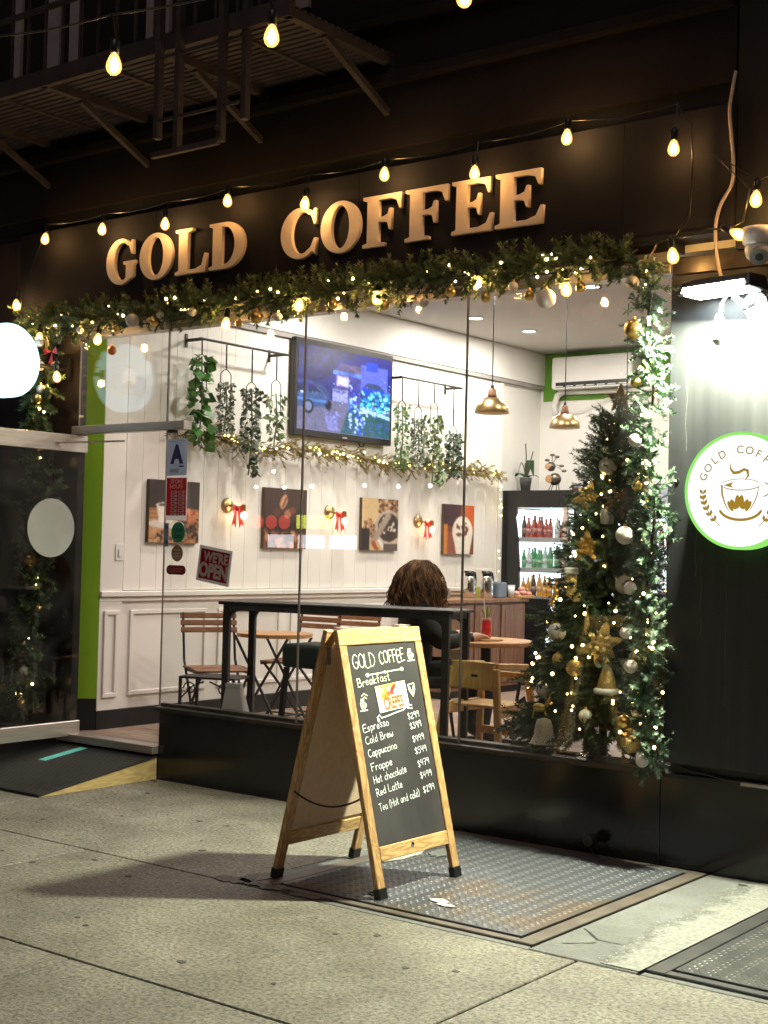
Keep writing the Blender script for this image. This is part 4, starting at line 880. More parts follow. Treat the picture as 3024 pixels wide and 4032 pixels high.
# ================================================================== CHALKBOARD A-FRAME
GS = {
'G':(.62,[[(.6,.85),(.4,1),(.15,.85),(.02,.5),(.12,.12),(.35,0),(.55,.12),(.58,.42),(.36,.42)]]),
'O':(.6,[[(.3,1),(.08,.85),(.0,.5),(.08,.15),(.3,0),(.52,.15),(.6,.5),(.52,.85),(.3,1)]]),
'L':(.45,[[(.03,1),(.0,.05),(.42,.0)]]),
'D':(.6,[[(.02,0),(.04,1)],[(.0,1),(.3,.95),(.56,.65),(.55,.3),(.32,.04),(.0,.0)]]),
'C':(.55,[[(.52,.9),(.32,1),(.08,.8),(.0,.45),(.1,.12),(.3,0),(.54,.12)]]),
'F':(.5,[[(.05,0),(.05,1)],[(.0,1),(.5,1.02)],[(.05,.55),(.4,.56)]]),
'E':(.5,[[(.5,1.0),(.06,.98),(.02,.02),(.5,.0)],[(.04,.52),(.4,.54)]]),
'B':(.52,[[(.04,0),(.04,1)],[(.0,1),(.3,1),(.42,.8),(.3,.56),(.06,.52)],[(.06,.52),(.38,.48),(.5,.24),(.36,.02),(.0,.0)]]),
'H':(.55,[[(.03,0),(.03,1)],[(.5,0),(.52,1)],[(.03,.5),(.5,.53)]]),
'R':(.52,[[(.04,0),(.04,1)],[(.0,1),(.3,1),(.42,.78),(.3,.54),(.06,.5)],[(.2,.5),(.5,.0)]]),
'T':(.55,[[(.0,1),(.55,1.02)],[(.28,1),(.27,0)]]),
'a':(.42,[[(.38,.5),(.2,.58),(.02,.3),(.12,.02),(.28,.05),(.38,.35),(.38,.55),(.40,.0)]]),
'b':(.4,[[(.02,1),(.02,0),(.25,0),(.38,.25),(.25,.52),(.04,.4)]]),
'c':(.36,[[(.34,.5),(.18,.57),(.02,.3),(.12,.02),(.34,.08)]]),
'd':(.42,[[(.36,.45),(.2,.56),(.02,.28),(.14,.0),(.34,.12)],[(.38,1),(.38,.0)]]),
'e':(.38,[[(.03,.28),(.34,.32),(.28,.55),(.12,.55),(.02,.28),(.12,.02),(.35,.08)]]),
'f':(.32,[[(.32,.95),(.18,1),(.12,.8),(.12,0)],[(.0,.55),(.28,.57)]]),
'h':(.4,[[(.03,1),(.03,0)],[(.03,.35),(.18,.55),(.34,.45),(.36,0)]]),
'i':(.14,[[(.06,.55),(.06,0)],[(.06,.74),(.065,.78)]]),
'k':(.38,[[(.03,1),(.03,0)],[(.34,.55),(.05,.25),(.36,.0)]]),
'l':(.16,[[(.05,1),(.06,.05),(.14,0)]]),
'n':(.4,[[(.03,.55),(.03,0)],[(.03,.35),(.18,.55),(.34,.45),(.36,0)]]),
'o':(.4,[[(.2,.57),(.03,.4),(.04,.12),(.2,0),(.36,.14),(.36,.42),(.2,.57)]]),
'p':(.4,[[(.03,.55),(.03,-.38)],[(.03,.45),(.2,.57),(.37,.4),(.34,.12),(.18,0),(.03,.1)]]),
'r':(.32,[[(.03,.55),(.03,0)],[(.03,.35),(.15,.55),(.30,.52)]]),
's':(.34,[[(.32,.5),(.16,.57),(.04,.44),(.16,.3),(.30,.17),(.2,0),(.02,.06)]]),
't':(.3,[[(.14,.9),(.14,.05),(.28,.02)],[(.0,.58),(.3,.6)]]),
'u':(.4,[[(.03,.55),(.05,.12),(.18,0),(.34,.15),(.36,.55),(.38,0)]]),
'w':(.5,[[(.02,.55),(.08,.02),(.22,.35),(.26,.02),(.46,.1),(.48,.57)]]),
'(':(.22,[[(.2,1.1),(.04,.7),(.02,.3),(.16,-.12)]]), ')':(.22,[[(.02,1.1),(.18,.7),(.2,.3),(.04,-.12)]]),
'$':(.42,[[(.38,.82),(.2,.92),(.04,.76),(.2,.5),(.38,.28),(.2,.08),(.02,.2)],[(.22,1.05),(.2,-.08)]]),
'2':(.4,[[(.02,.75),(.2,.95),(.36,.75),(.02,.02),(.4,.03)]]),'3':(.38,[[(.02,.9),(.3,.92),(.16,.55),(.36,.3),(.2,.0),(.0,.1)]]),
'4':(.4,[[(.08,.95),(.04,.45),(.4,.48)],[(.32,.95),(.3,0)]]),'5':(.4,[[(.38,.95),(.06,.93),(.04,.55),(.28,.55),(.36,.25),(.2,.0),(.0,.08)]]),
'7':(.4,[[(.02,.95),(.38,.95),(.16,0)],[(.1,.5),(.34,.52)]]),'9':(.4,[[(.36,.7),(.2,.5),(.04,.66),(.12,.92),(.32,.92),(.36,.7),(.32,.0)]]),' ':(.28,[])}
def hand(mb, txt, x, y, h, fr, off, wd, tilt=0.0, width=None, jit=.06):
    tot = sum(GS[c][0]+.11 for c in txt); sx = (width/(tot*h)) if width else 1.0
    c_, s_ = math.cos(tilt), math.sin(tilt); px = 0
    for ch in txt:
        g_w, strokes = GS[ch]; jy = rp.uniform(-jit,jit)
        for st in strokes:
            P = []
            # smooth (Catmull) the stroke
            for i in range(len(st)-1):
                p0 = st[max(i-1,0)]; p1 = st[i]; p2 = st[i+1]; p3 = st[min(i+2,len(st)-1)]
                for t in ((0,.33,.66) if len(st) > 2 else (0,)):
                    q = [.5*((2*p1[k])+(-p0[k]+p2[k])*t+(2*p0[k]-5*p1[k]+4*p2[k]-p3[k])*t*t+(-p0[k]+3*p1[k]-3*p2[k]+p3[k])*t**3) for k in (0,1)]
                    P.append(q)
            P.append(st[-1])
            Q = []
            for a, b_ in P:
                X_ = (px+a)*h*sx; Y_ = (b_+jy)*h; Q.append((x+X_*c_-Y_*s_, y+X_*s_+Y_*c_))
            wb = wd*rp.uniform(.8,1.15); mb.ribbon(Q, [wb*rp.uniform(.75,1.2) for _ in Q], fr, off)
        px += g_w+.11
ab = thing('chalkboard_sign', 'wooden A-frame chalkboard menu sign reading GOLD COFFEE standing on the sidewalk', 'sandwich board', (2.63,-1.18,.010))
def leafs(side):
    """one hinged frame; side=+1 faces +X (menu), -1 faces -X"""
    W_ = .615; Hh = 1.13; top = Vector((side*.028,0,Hh)); foot = Vector((side*.300,0,0.0))
    v = (top-foot).normalized(); u = Vector((0,side,0)); n = u.cross(v); L_ = (top-foot).length
    fr = (foot, u, v, n); hw = W_/2; T = .0125
    def pc(nm, u0,u1,v0,v1, mat, t0=-T, t1=T, **k):
        c_ = foot+u*((u0+u1)/2)+v*((v0+v1)/2)+n*((t0+t1)/2)
        return obj(nm, MB().obox(c_, u, v, n, (u1-u0)/2, (v1-v0)/2, (t1-t0)/2), mat, ab, bevel=.003, **k)
    st = .052
    for s_ in (-1,1):
        a_, b_ = (-hw,-hw+st) if s_ < 0 else (hw-st,hw)
        lg = pc('stile', a_,b_,.022,L_-.0715,M['pine'])
        c_ = foot+u*((a_+b_)/2)+v*.02; obj('foot_cap', MB().obox(c_, u, v, n, st/2+.003, .024, T+.004), M['plastic_black'], lg, bevel=.003)
    pc('top_rail', -hw,hw,L_-.07,L_,M['pine_y']); pc('bottom_rail', -hw+st+.001,hw-st-.001,.150,.212,M['pine_y'])
    bd = pc('chalkboard' if side > 0 else 'backing_board', -hw+st+.001,hw-st-.001,.2135,L_-.0725, M['chalk'] if side > 0 else M['mdf'], -.004,.006)
    return fr, bd, L_, hw-st
frf, bd, L_, pw2 = leafs(1)
leafs(-1)
# pale inside lining of both leaves
for side in (1,-1):
    top = Vector((side*.028,0,1.13)); foot = Vector((side*.300,0,0)); v = (top-foot).normalized(); u = Vector((0,side,0)); n = u.cross(v)
    c_ = foot+v*.66-n*.0075; obj('lining', MB().obox(c_, u, v, n, .253, .43, .0025), M['mdf'], ab)
for y_ in (-.22,.22): obj('hinge', MB().box(-.03,.03,y_-.03,y_+.03,1.137,1.141), M['steel'], ab)
obj('hinge_plate', MB().box(-.006,.012,-.318,-.3085,.98,1.06), M['chrome'], ab)
obj('chain', MB().tube(sag([(-.200,-.295,.40),(.200,-.295,.42)],10,.055), .0045, 5), M['iron'], ab)
obj('turn_button', MB().lathe([(.0,.0),(.013,.002),(.013,.008),(.0,.010)], (.262,-.02,.185), 10, 'x'), M['chrome'], ab)
VB, VT = .2135, L_-.0725
fr2 = (frf[0]-frf[1]*pw2+frf[2]*VT, frf[1], frf[2], frf[3])   # u: 0..2*pw2 from left, v: 0 at top, negative down
WB = 2*pw2; HB = VT-VB; off = .0075
U = lambda q: q*WB
V_ = lambda t: -t*HB
mg = MB(); mw = MB()
hand(mg, 'GOLD', U(.055), V_(.120), .062, fr2, off, .0045, R(3), U(.33)); hand(mg, 'COFFEE', U(.44), V_(.105), .055, fr2, off, .0045, R(3), U(.38))
def cup(mb, x, y, s_, wd):
    for P in ([(0,.55),(.05,.15),(.2,0),(.4,0),(.55,.15),(.6,.55),(0,.55)],[(.6,.45),(.75,.4),(.72,.22),(.55,.18)],[(-.12,-.1),(.8,-.08)],[(.22,.38),(.24,.15),(.38,.15),(.4,.38),(.22,.38)],[(.12,.65),(.15,.85)],[(.3,.66),(.32,.88)],[(.46,.65),(.5,.85)]):
        mb.ribbon([(x+a*s_, y+b_*s_) for a,b_ in P], wd, fr2, off)
cup(mg, U(.865), V_(.092), .058, .0048)
mg.ribbon([(U(.22),V_(.155)),(U(.75),V_(.138))], .0055, fr2, off)
for q in (.23,.74): mg.disc((U(q), V_(.155-.017*(q-.22)/.53)), .013, fr2, off+.0004, 12, .0095)
mg.disc((U(.485),V_(.1465)), .007, fr2, off+.0004)
hand(mg, 'Breakfast', U(.075), V_(.212), .036, fr2, off, .0040, R(5), U(.48))
cup(mg, U(.07), V_(.325), .055, .0048); mg.ribbon([(U(.10),V_(.258)),(U(.14),V_(.245)),(U(.18),V_(.258))], .005, fr2, off); mg.ribbon([(U(.115),V_(.272)),(U(.14),V_(.262)),(U(.165),V_(.272))], .005, fr2, off)
mg.ribbon([(U(.79),V_(.225)),(U(.80),V_(.255)),(U(.845),V_(.288)),(U(.885),V_(.25)),(U(.885),V_(.218)),(U(.79),V_(.225))], .006, fr2, off); mg.ribbon([(U(.81),V_(.235)),(U(.845),V_(.275)),(U(.865),V_(.235))], .006, fr2, off)
obj('menu_heading', mg, M['chalk_green'], bd, label='pale handwritten heading and doodles')
rows = [('Espresso','$299',.440,.41,.405),('Cold Brew','$399',.500,.44,.458),('Cappuccino','$499',.565,.46,.525),('Frappe','$549',.635,.34,.588),('Hot chocolate','$479',.697,.53,.655),('Red Latte','$499',.760,.42,.718),('Tea (Hot and cold)','$299',.835,.66,.790)]
for i, (a_, p_, t_, wd, tp_) in enumerate(rows):
    mr_ = MB(); hand(mr_, a_, U(.055+.008*i), V_(t_), .032, fr2, off, .0031, R(6), U(wd*.92)); obj('menu_item', mr_, M['chalk_white'], bd)
    mr_ = MB(); hand(mr_, p_, U(.715+.008*i), V_(tp_), .029, fr2, off, .0031, R(6), U(.185)); obj('menu_price', mr_, M['chalk_white'], bd)
mw.ribbon([(U(.27),V_(.375)),(U(.31),V_(.362)),(U(.33),V_(.378)),(U(.42),V_(.372)),(U(.55),V_(.36)),(U(.66),V_(.352)),(U(.72),V_(.338)),(U(.80),V_(.330)),(U(.80),V_(.35)),(U(.73),V_(.345))], .0055, fr2, off); mw.disc((U(.285),V_(.388)), .009, fr2, off+.0004)
obj('squiggle', mw, M['chalk_white'], bd)
# crepe card: printed card with a crepe picture
class Canvas:
    def __init__(s, w_, h_, c): s.w, s.h = w_, h_; s.a = np.zeros((h_, w_, 3)); s.a[:] = c; s.Y, s.X = np.mgrid[0:1:h_*1j, 0:1:w_*1j]
    def put(s, mask, c, al=1.0): s.a[mask] = s.a[mask]*(1-al)+np.array(c)*al; return s
    def rect(s, x0, x1, y0, y1, c, al=1.0): return s.put((s.X>=x0)&(s.X<=x1)&(s.Y>=y0)&(s.Y<=y1), c, al)
    def ell(s, cx_, cy_, rx, ry, c, al=1.0, ang=0.0):
        dx, dy = s.X-cx_, s.Y-cy_; a, b_ = dx*math.cos(ang)+dy*math.sin(ang), -dx*math.sin(ang)+dy*math.cos(ang)
        return s.put((a/rx)**2+(b_/ry)**2 <= 1, c, al)
    def poly(s, pts, c, al=1.0):
        m_ = np.zeros(s.X.shape, bool); k = len(pts)
        for i in range(k):
            (x0,y0),(x1,y1) = pts[i], pts[(i+1)%k]
            cnd = ((y0 > s.Y) != (y1 > s.Y)) & (s.X < (x1-x0)*(s.Y-y0)/((y1-y0) or 1e-9)+x0); m_ ^= cnd
        return s.put(m_, c, al)
    def dots(s, n_, x0, x1, y0, y1, r0, r1, cols, seed=1, asp=1.0, al=1.0):
        g = np.random.default_rng(seed)
        for _ in range(n_): r_ = g.uniform(r0, r1); s.ell(g.uniform(x0,x1), g.uniform(y0,y1), r_, r_*asp*g.uniform(.5,1.1), cols[g.integers(len(cols))], al, g.uniform(0,3.1))
        return s
    def noise(s, amp, seed=0): s.a *= 1+amp*np.random.default_rng(seed).normal(size=(s.h,s.w,1)); return s
    def grad(s, c0, c1): s.a = np.array(c0)*(1-s.Y[...,None])+np.array(c1)*s.Y[...,None]; return s
    def blur(s, k=1):
        for _ in range(k):
            p = np.pad(s.a, ((1,1),(1,1),(0,0)), 'edge'); s.a = (p[:-2,1:-1]+p[2:,1:-1]+p[1:-1,:-2]+p[1:-1,2:]+2*p[1:-1,1:-1])/6
        return s
    def mesh(s, name, fr, w_, h_, off=0.0):
        """y=0 at the top; frame origin = top-left corner"""
        o, u, v, n = [np.array(q) for q in fr]
        P = o+(s.X[...,None]*w_)*u-(s.Y[...,None]*h_)*v+n*off
        me = bpy.data.meshes.new(name); F = []
        for j in range(s.h-1):
            for i in range(s.w-1): q = j*s.w+i; F.append((q, q+s.w, q+s.w+1, q+1))
        me.from_pydata(P.reshape(-1,3).tolist(), [], F); at = me.attributes.new('col', 'FLOAT_COLOR', 'POINT')
        at.data.foreach_set('color', np.concatenate([np.clip(s.a,0,1).reshape(-1,3), np.ones((s.w*s.h,1))],1).astype(np.float32).ravel()); me.update(); return me
lin = lambda r_,g_,b_: tuple((q/255)**2.2 for q in (r_,g_,b_))
cn = Canvas(64,60,lin(245,238,215)); cn.poly([(.05,.02),(.72,.0),(.35,.55),(.12,.55)], lin(226,170,70)).poly([(.0,.1),(.3,.05),(.12,.5)], lin(235,215,150))
cn.ell(.55,.22,.07,.2,lin(215,40,40),1,.6).ell(.42,.18,.06,.1,lin(240,225,190)).ell(.40,.36,.10,.09,lin(190,90,40)).ell(.28,.42,.10,.08,lin(225,120,40)).ell(.52,.38,.07,.06,lin(235,60,70)).noise(.04)
cdf = (fr2[0]+fr2[1]*U(.30)+fr2[2]*V_(.217)+fr2[3]*.0085, (fr2[1]*math.cos(R(4))+fr2[2]*math.sin(R(4))), (fr2[2]*math.cos(R(4))-fr2[1]*math.sin(R(4))), fr2[3])
cdm = vcol('printed_card')
CW, CH = U(.445), .137*HB
cd_ = link('crepe_card', cn.mesh('crepe_card', cdf, CW, CH, .0015), cdm, bd); cd_['label'] = 'white card with a crepe picture and orange lettering CREPES'
mb = MB(); add_text(mb, 'CREPES', .075, (cdf[0],cdf[1],cdf[2],cdf[3]), CW*.5, -CH*.93, .0030, .0022, 'CENTER', 0, .60); obj('card_lettering', mb, pm('orange_print', (.72,.11,.03), rough=.7), bd)

# ================================================================== NOTICES ON THE GLASS
NF = lambda x, z: (Vector((x,-.0065,z)), Vector((1,0,0)), Vector((0,0,1)), Vector((0,-1,0)))
def sheet(name, label, cat, x0, x1, z0, z1, mat, rot=0, parts=()):
    t = thing(name, label, cat, ((x0+x1)/2,-.0075,z0))
    h = (x1-x0)/2; H_ = z1-z0
    obj('sheet', MB().box(-h,h,-.0008,.0,0,H_), mat, t); return t, (Vector((0,-.001,0)), Vector((1,0,0)), Vector((0,0,1)), Vector((0,-1,0)))
navy = pm('navy_print', (.015,.015,.13), rough=.6); redp = pm('red_print', (.40,.014,.026), (.46,.018,.030), scale=5, rough=.5); whp = pm('white_print', (.80,.78,.78), rough=.6); grp = pm('grey_sheet', (.42,.47,.55), (.48,.53,.61), scale=4, rough=.5)
for q in (redp, whp, grp): translucent(q, .6)
t, f_ = sheet('grade_card', 'pale health grade card with a blue letter A on the window glass', 'notice', .012,.197,1.944,2.18, grp)
mb = MB(); add_text(mb, 'A', .155, f_, 0, .085, .0006, .010, sx=.9); mb.poly([(.02,.055),(.065,.055),(.065,.065),(.02,.065)], f_, .0006); obj('letter', mb, navy, t); mb = MB(); mb.ribbon([(-.075,.222),(.075,.222)], .005, f_, .0006); mb.ribbon(ell(0,.14,.062,.075,0,360,30), .003, f_, .0005); mb.poly([(-.06,.02),(.02,.02),(.02,.045),(-.06,.045)], f_, .0005); obj('print', mb, pm('pale_blue_print', (.30,.36,.46), rough=.6), t)
t, f_ = sheet('hours_sign', 'red store hours sign with white boxes on the window glass', 'notice', .014,.205,1.659,1.938, whp)
mb = MB(); mb.poly([(-.09,.03),(.09,.03),(.09,.27),(-.09,.27)], f_, .0006); obj('red_field', mb, redp, t)
mb = MB(); add_text(mb, 'STORE', .036, f_, 0, .235, .0012, .001); add_text(mb, 'HOURS', .036, f_, 0, .203, .0012, .001)
for i in range(7):
    z_ = .178-i*.0235
    for x_ in (-.048,.018): mb.poly([(x_,z_-.008),(x_+.055,z_-.008),(x_+.055,z_+.010),(x_,z_+.010)], f_, .0012)
obj('white_print', mb, whp, t)
mb = MB()
for i in range(7):
    for x_ in (-.036,.030): mb.ribbon([(x_,.179-i*.0235),(x_+rp.uniform(.018,.03),.179-i*.0235)], .007, f_, .0018)
obj('hours_print', mb, M['black'], t)
def sticker(name, label, c, rx, rz, mat, extra=None, n_=28, cap=False):
    t = thing(name, label, 'sticker', (c[0],-.0075,c[1])); f_ = (Vector((0,0,0)), Vector((1,0,0)), Vector((0,0,1)), Vector((0,-1,0)))
    if cap:
        P = ell(rx-rz,0,rz,rz,-90,90,10)+ell(-rx+rz,0,rz,rz,90,270,10); 
    else: P = ell(0,0,rx,rz,0,360,n_)[:-1]
    k = len(P); mb = MB().add([(p[0],0,p[1]) for p in P]+[(p[0],-.0012,p[1]) for p in P], [tuple(range(k,2*k)),tuple(reversed(range(k)))]+[(i,(i+1)%k,(i+1)%k+k,i+k) for i in range(k)])
    obj('disc', mb, mat, t); return t, f_
t, f_ = sticker('sticker', 'round green delivery service sticker on the window glass', (.135,1.582), .062,.066, pm('green_sticker', (.02,.22,.12), (.025,.25,.14), scale=5, rough=.5))
mb = MB(); add_text(mb, 'Uber', .042, f_, 0, .002, .002, .001); add_text(mb, 'Eats', .042, f_, 0, -.036, .002, .001); obj('lettering', mb, pm('dark_green_print', (.008,.06,.035), rough=.6), t)
t, f_ = sticker('sticker', 'oval brown sticker on the window glass under the green one', (.131,1.448), .052,.052, pm('brown_sticker', (.22,.10,.05), (.30,.22,.16), scale=14, rough=.5)); mb = MB()
for z_ in (.02,.0,-.02): mb.ribbon([(-.03,z_),(.03,z_)], .007, f_, .002)
obj('lettering', mb, pm('tan_print', (.45,.33,.22), rough=.6), t)
t, f_ = sticker('sticker', 'dark red pill-shaped sticker on the window glass', (.125,1.342), .087,.030, pm('maroon_sticker', (.16,.008,.014), rough=.4), cap=True); mb = MB(); mb.ribbon([(-.035,.008),(.06,.008)], .006, f_, .002); mb.ribbon([(-.035,-.008),(.055,-.008)], .006, f_, .002); mb.ribbon(ell(-.055,0,.012,.012,0,360,14), .004, f_, .002); obj('lettering', mb, pm('pink_print', (.40,.09,.10), rough=.6), t)
t, f_ = sheet('card_notice', 'narrow blue payment card sticker strip on the glass edge', 'sticker', .008,.048,1.49,1.64, pm('card_strip', (.16,.22,.28), (.22,.28,.34), scale=8, rough=.5)); mb = MB(); mb.poly([(-.014,.115),(.014,.115),(.014,.135),(-.014,.135)], f_, .0006); mb.poly([(-.014,.02),(.014,.02),(.014,.04),(-.014,.04)], f_, .0006); obj('print', mb, pm('blue_print', (.03,.12,.35), rough=.6), t)
op = thing('open_sign', 'tilted red WE\'RE OPEN sign with silver border on the window glass', 'sign', (.462,-.010,1.378), rot=(0,R(7.5),0))
f_ = (Vector((0,-.001,0)), Vector((1,0,0)), Vector((0,0,1)), Vector((0,-1,0)))
obj('plate', MB().box(-.142,.142,.0,.003,-.112,.112), translucent(pm('silver_border', (.55,.55,.56), rough=.5),.6), op); obj('red_field', MB().box(-.124,.124,-.0012,-.0005,-.094,.094), redp, op)
mb = MB(); add_text(mb, "WE'RE", .085, f_, .01, .020, .0008, .0035, sx=.86); add_text(mb, 'OPEN', .118, f_, 0, -.076, .0008, .006, sx=.80); obj('lettering', mb, whp, op)
# ================================================================== INTERIOR LIGHTS
def downlight(i, x, y, e):
    t = thing('downlight', DL[i], 'ceiling light', (x,y,3.58), group='recessed ceiling downlights')
    obj('trim_ring', MB().lathe([(.075,0),(.078,-.006),(.062,-.008),(.058,-.002)], (0,0,0), 24), M['plastic_white'], t)
    obj('lens', MB().lathe([(.057,-.004),(.0,-.0045)], (0,0,0), 24), M['downlight'], t)
    l_ = bpy.data.lights.new('downlight_beam', 'AREA'); l_.shape = 'DISK'; l_.size = .13; l_.energy = e; l_.color = (1.0,.905,.82)
    o_ = bpy.data.objects.new('downlight_beam', l_); COL.objects.link(o_); o_.parent = t; o_.location = (0,0,-.012)
DL = ['recessed downlight near the back of the ceiling, right of its neighbour','recessed downlight beside the window pane joint, left of its neighbour','recessed ceiling downlight near the picture wall towards the window','recessed ceiling downlight above the middle of the room, front','recessed ceiling downlight above the middle of the room, centre','recessed ceiling downlight above the middle of the room, back','recessed ceiling downlight above the tree side, front','recessed ceiling downlight above the tree side, centre','recessed ceiling downlight above the tree side, back']
for i,(x_,y_,e_) in enumerate([(-.25,4.81,36),(-.29,3.97,36),(-.1,2.2,40),(1.3,1.2,42),(1.3,3.2,42),(1.2,5.0,36),(2.9,1.6,31),(2.9,3.4,31),(2.9,5.0,31)]): downlight(i,x_,y_,e_)
def pendant(x, y, z, label):
    t = thing('pendant_lamp', label, 'pendant lamp', (x,y,z), group='brass dome pendant lamps')
    obj('shade', MB().lathe([(.116,.0),(.118,.004),(.110,.040),(.086,.082),(.050,.104),(.026,.112),(.024,.108),(.048,.099),(.083,.077),(.106,.036),(.112,.001)], (0,0,0), 32), M['brass'], t, smooth=True)
    obj('neck', MB().lathe([(.034,.0),(.030,.02),(.022,.062),(.016,.066)], (0,0,.106), 20), M['walnut'], t, smooth=True)
    obj('cap', MB().lathe([(.012,0),(.010,.02),(.005,.03)], (0,0,.17), 12), M['plastic_black'], t); obj('cord', MB().tube([(0,0,.195),(0,0,3.579-z)], .004, 6), M['plastic_black'], t)
    obj('bulb', MB().ball((0,0,.036), .032, 14, 10), emit('pendant_bulb', (1.0,.78,.42), 22), t, smooth=True)
pendant(1.38,1.70,2.45,'brass dome pendant lamp nearest the window'); pendant(1.28,2.86,2.45,'brass dome pendant lamp in front of the air conditioner'); pendant(1.2,4.0,2.45,'brass dome pendant lamp hidden behind the right garland')

# ================================================================== TV, PICTURES, SCONCES, PLANTS ON THE LEFT WALL
WX = -.9295
tv = thing('television', 'wall-mounted television showing a house with Christmas lights at night', 'television', (WX,2.862,2.82), rot=(0,0,0))
obj('body', MB().box(.02,.075,-.655,.655,-.40,.40), M['plastic_black'], tv, bevel=.006); obj('wall_mount', MB().box(.0,.019,-.2,.2,-.2,.2), M['iron'], tv)
cn = Canvas(150,96,lin(26,28,90)); cn.grad(lin(30,30,120), lin(40,45,100))
cn.poly([(0,.0),(.35,0),(.62,.0),(.3,.35),(0,.5)], lin(22,24,75)).rect(0,1,.62,1,lin(92,92,125)).poly([(0,.72),(.5,.62),(.46,1),(0,1)], lin(95,92,120))
cn.poly([(.36,.26),(.44,.15),(.66,.15),(.66,.26)], lin(98,84,110)).rect(.38,.66,.26,.62,lin(62,62,140)).rect(.36,.66,.25,.285,lin(90,130,240)).rect(.40,.53,.30,.43,lin(190,170,225)).rect(.42,.50,.32,.40,lin(235,225,250)).rect(.36,.52,.47,.62,lin(140,140,205)).rect(.36,.53,.45,.47,lin(80,75,110))
for i in range(6): cn.rect(.37+i*.025,.385+i*.025,.485,.505,lin(40,40,70))
cn.rect(.66,.96,.12,.45,lin(82,92,210)).rect(.72,.85,.08,.18,lin(25,60,235)).poly([(.68,.40),(.74,.33),(.86,.33),(.93,.40)], lin(50,66,100)).rect(.68,.93,.40,.48,lin(20,60,240)).rect(.96,1,.1,.6,lin(30,40,130))
cn.dots(170,.68,.99,.44,.68,.008,.022,[lin(30,120,215),lin(70,200,230),lin(20,90,160),lin(15,60,90),lin(130,225,235)],3,1.3,.85)
cn.poly([(.55,.62),(1,.70),(1,1),(.45,1)], lin(38,75,85)).poly([(.66,.64),(1,.72),(1,.76),(.66,.68)], lin(150,190,235)).dots(40,.68,1,.64,.74,.006,.012,[lin(190,220,245),lin(90,150,220)],5)
for x_,y0,y1,sd_ in [(.555,.38,.92,7),(.60,.45,.72,8),(.66,.68,.98,9)]: cn.dots(60,x_-.012-(.04 if sd_==9 else 0),x_+.012+(.04 if sd_==9 else 0),y0,y1,.005,.013,[lin(110,170,250),lin(40,70,235),lin(200,225,255),lin(25,30,190)],sd_,1.4)
cn.ell(.12,.56,.22,.13,lin(48,62,105)).poly([(0,.42),(.14,.42),(.27,.54),(.33,.58),(.34,.70),(0,.74)], lin(52,72,120)).poly([(.10,.46),(.15,.46),(.24,.54),(.11,.55)], lin(26,34,60)).poly([(0,.46),(.08,.46),(.09,.55),(0,.56)], lin(24,30,55)).rect(.0,.34,.63,.66,lin(70,110,170)).ell(.11,.72,.055,.085,lin(22,24,40)).ell(.11,.72,.035,.055,lin(105,115,145)).ell(.32,.68,.035,.06,lin(22,24,40)).rect(.03,.08,.55,.575,lin(190,205,235))
for k_ in range(9): cn.poly([(.28+.015*k_,.80),(.29+.015*k_,.80),(.33+.012*k_,.97),(.32+.012*k_,.97)], lin(125,125,205),.7)
cn.rect(.33,.46,.76,.79,lin(110,110,190),.6).dots(30,.28,.42,.74,.9,.004,.01,[lin(150,150,230),lin(80,80,170)],12).dots(60,.5,.99,.8,.99,.01,.03,[lin(45,90,95),lin(60,70,150),lin(70,95,160)],14,1,.4).dots(160,0,.66,0,.5,.02,.05,[lin(20,22,70),lin(40,42,130),lin(28,30,95)],31,1,.25).dots(200,0,.55,.55,1,.008,.025,[lin(70,75,115),lin(110,115,160),lin(50,52,85)],33,.6,.3).dots(120,.36,1,.25,.75,.003,.007,[lin(180,200,250),lin(60,90,230)],35,1,.8).blur(1).noise(.12,3)
tvm = vcol('tv_picture', 2.4, .25)
fr = (Vector((.0765,-.622,.352)), Vector((0,1,0)), Vector((0,0,1)), Vector((1,0,0)))
s_ = link('screen', cn.mesh('screen', fr, 1.244, .70, 0), tvm, tv); s_['label'] = 'lit screen with a night-time house covered in blue lights'
obj('badge', MB().box(.0755,.078,-.03,.03,-.385,-.372), M['steel'], tv); obj('cable', MB().tube([(.03,.25,-.40),(.03,.27,-.43),(.03,.31,-.43),(.03,.33,-.40)], .006, 5), M['plastic_black'], tv)
# canvas prints
brn = lambda *q: lin(*q)
def pic(y0, y1, z0, z1, cn, label):
    t = thing('canvas_print', label, 'picture', (WX,(y0+y1)/2,z0), group='coffee canvas prints on the panelled wall'); h = (y1-y0)/2
    obj('canvas', MB().box(.0,.030,-h,h,0,z1-z0), pm('canvas_edge', (.10,.07,.05), rough=.8), t)
    fr = (Vector((.0315,-h,z1-z0)), Vector((0,1,0)), Vector((0,0,1)), Vector((1,0,0)))
    link('print', cn.mesh('print', fr, 2*h, z1-z0, 0), PRM, t)
PRM = vcol('canvas_print_ink', 0, .65)
c1 = Canvas(64,64,brn(58,48,42)); c1.rect(0,1,.45,1,brn(176,128,84)); 
for i in range(8): c1.rect(0,1,.47+.065*i,.475+.065*i+.008,brn(110,72,42))
c1.dots(120,.5,1,.6,1,.02,.045,[brn(62,38,26),brn(84,54,36),brn(40,26,18),brn(150,104,70)],2).dots(30,.62,.95,.45,.62,.02,.05,[brn(196,110,72),brn(214,140,96),brn(150,70,44)],4).ell(.33,.70,.36,.07,brn(205,196,184)).poly([(.14,.40),(.50,.40),(.46,.68),(.20,.68)], brn(226,216,204)).ell(.32,.40,.18,.04,brn(240,232,222)).ell(.32,.40,.15,.028,brn(90,60,42)).dots(25,.0,.5,.80,1,.02,.05,[brn(60,38,24),brn(190,150,110)],6).blur(1).noise(.08,1)
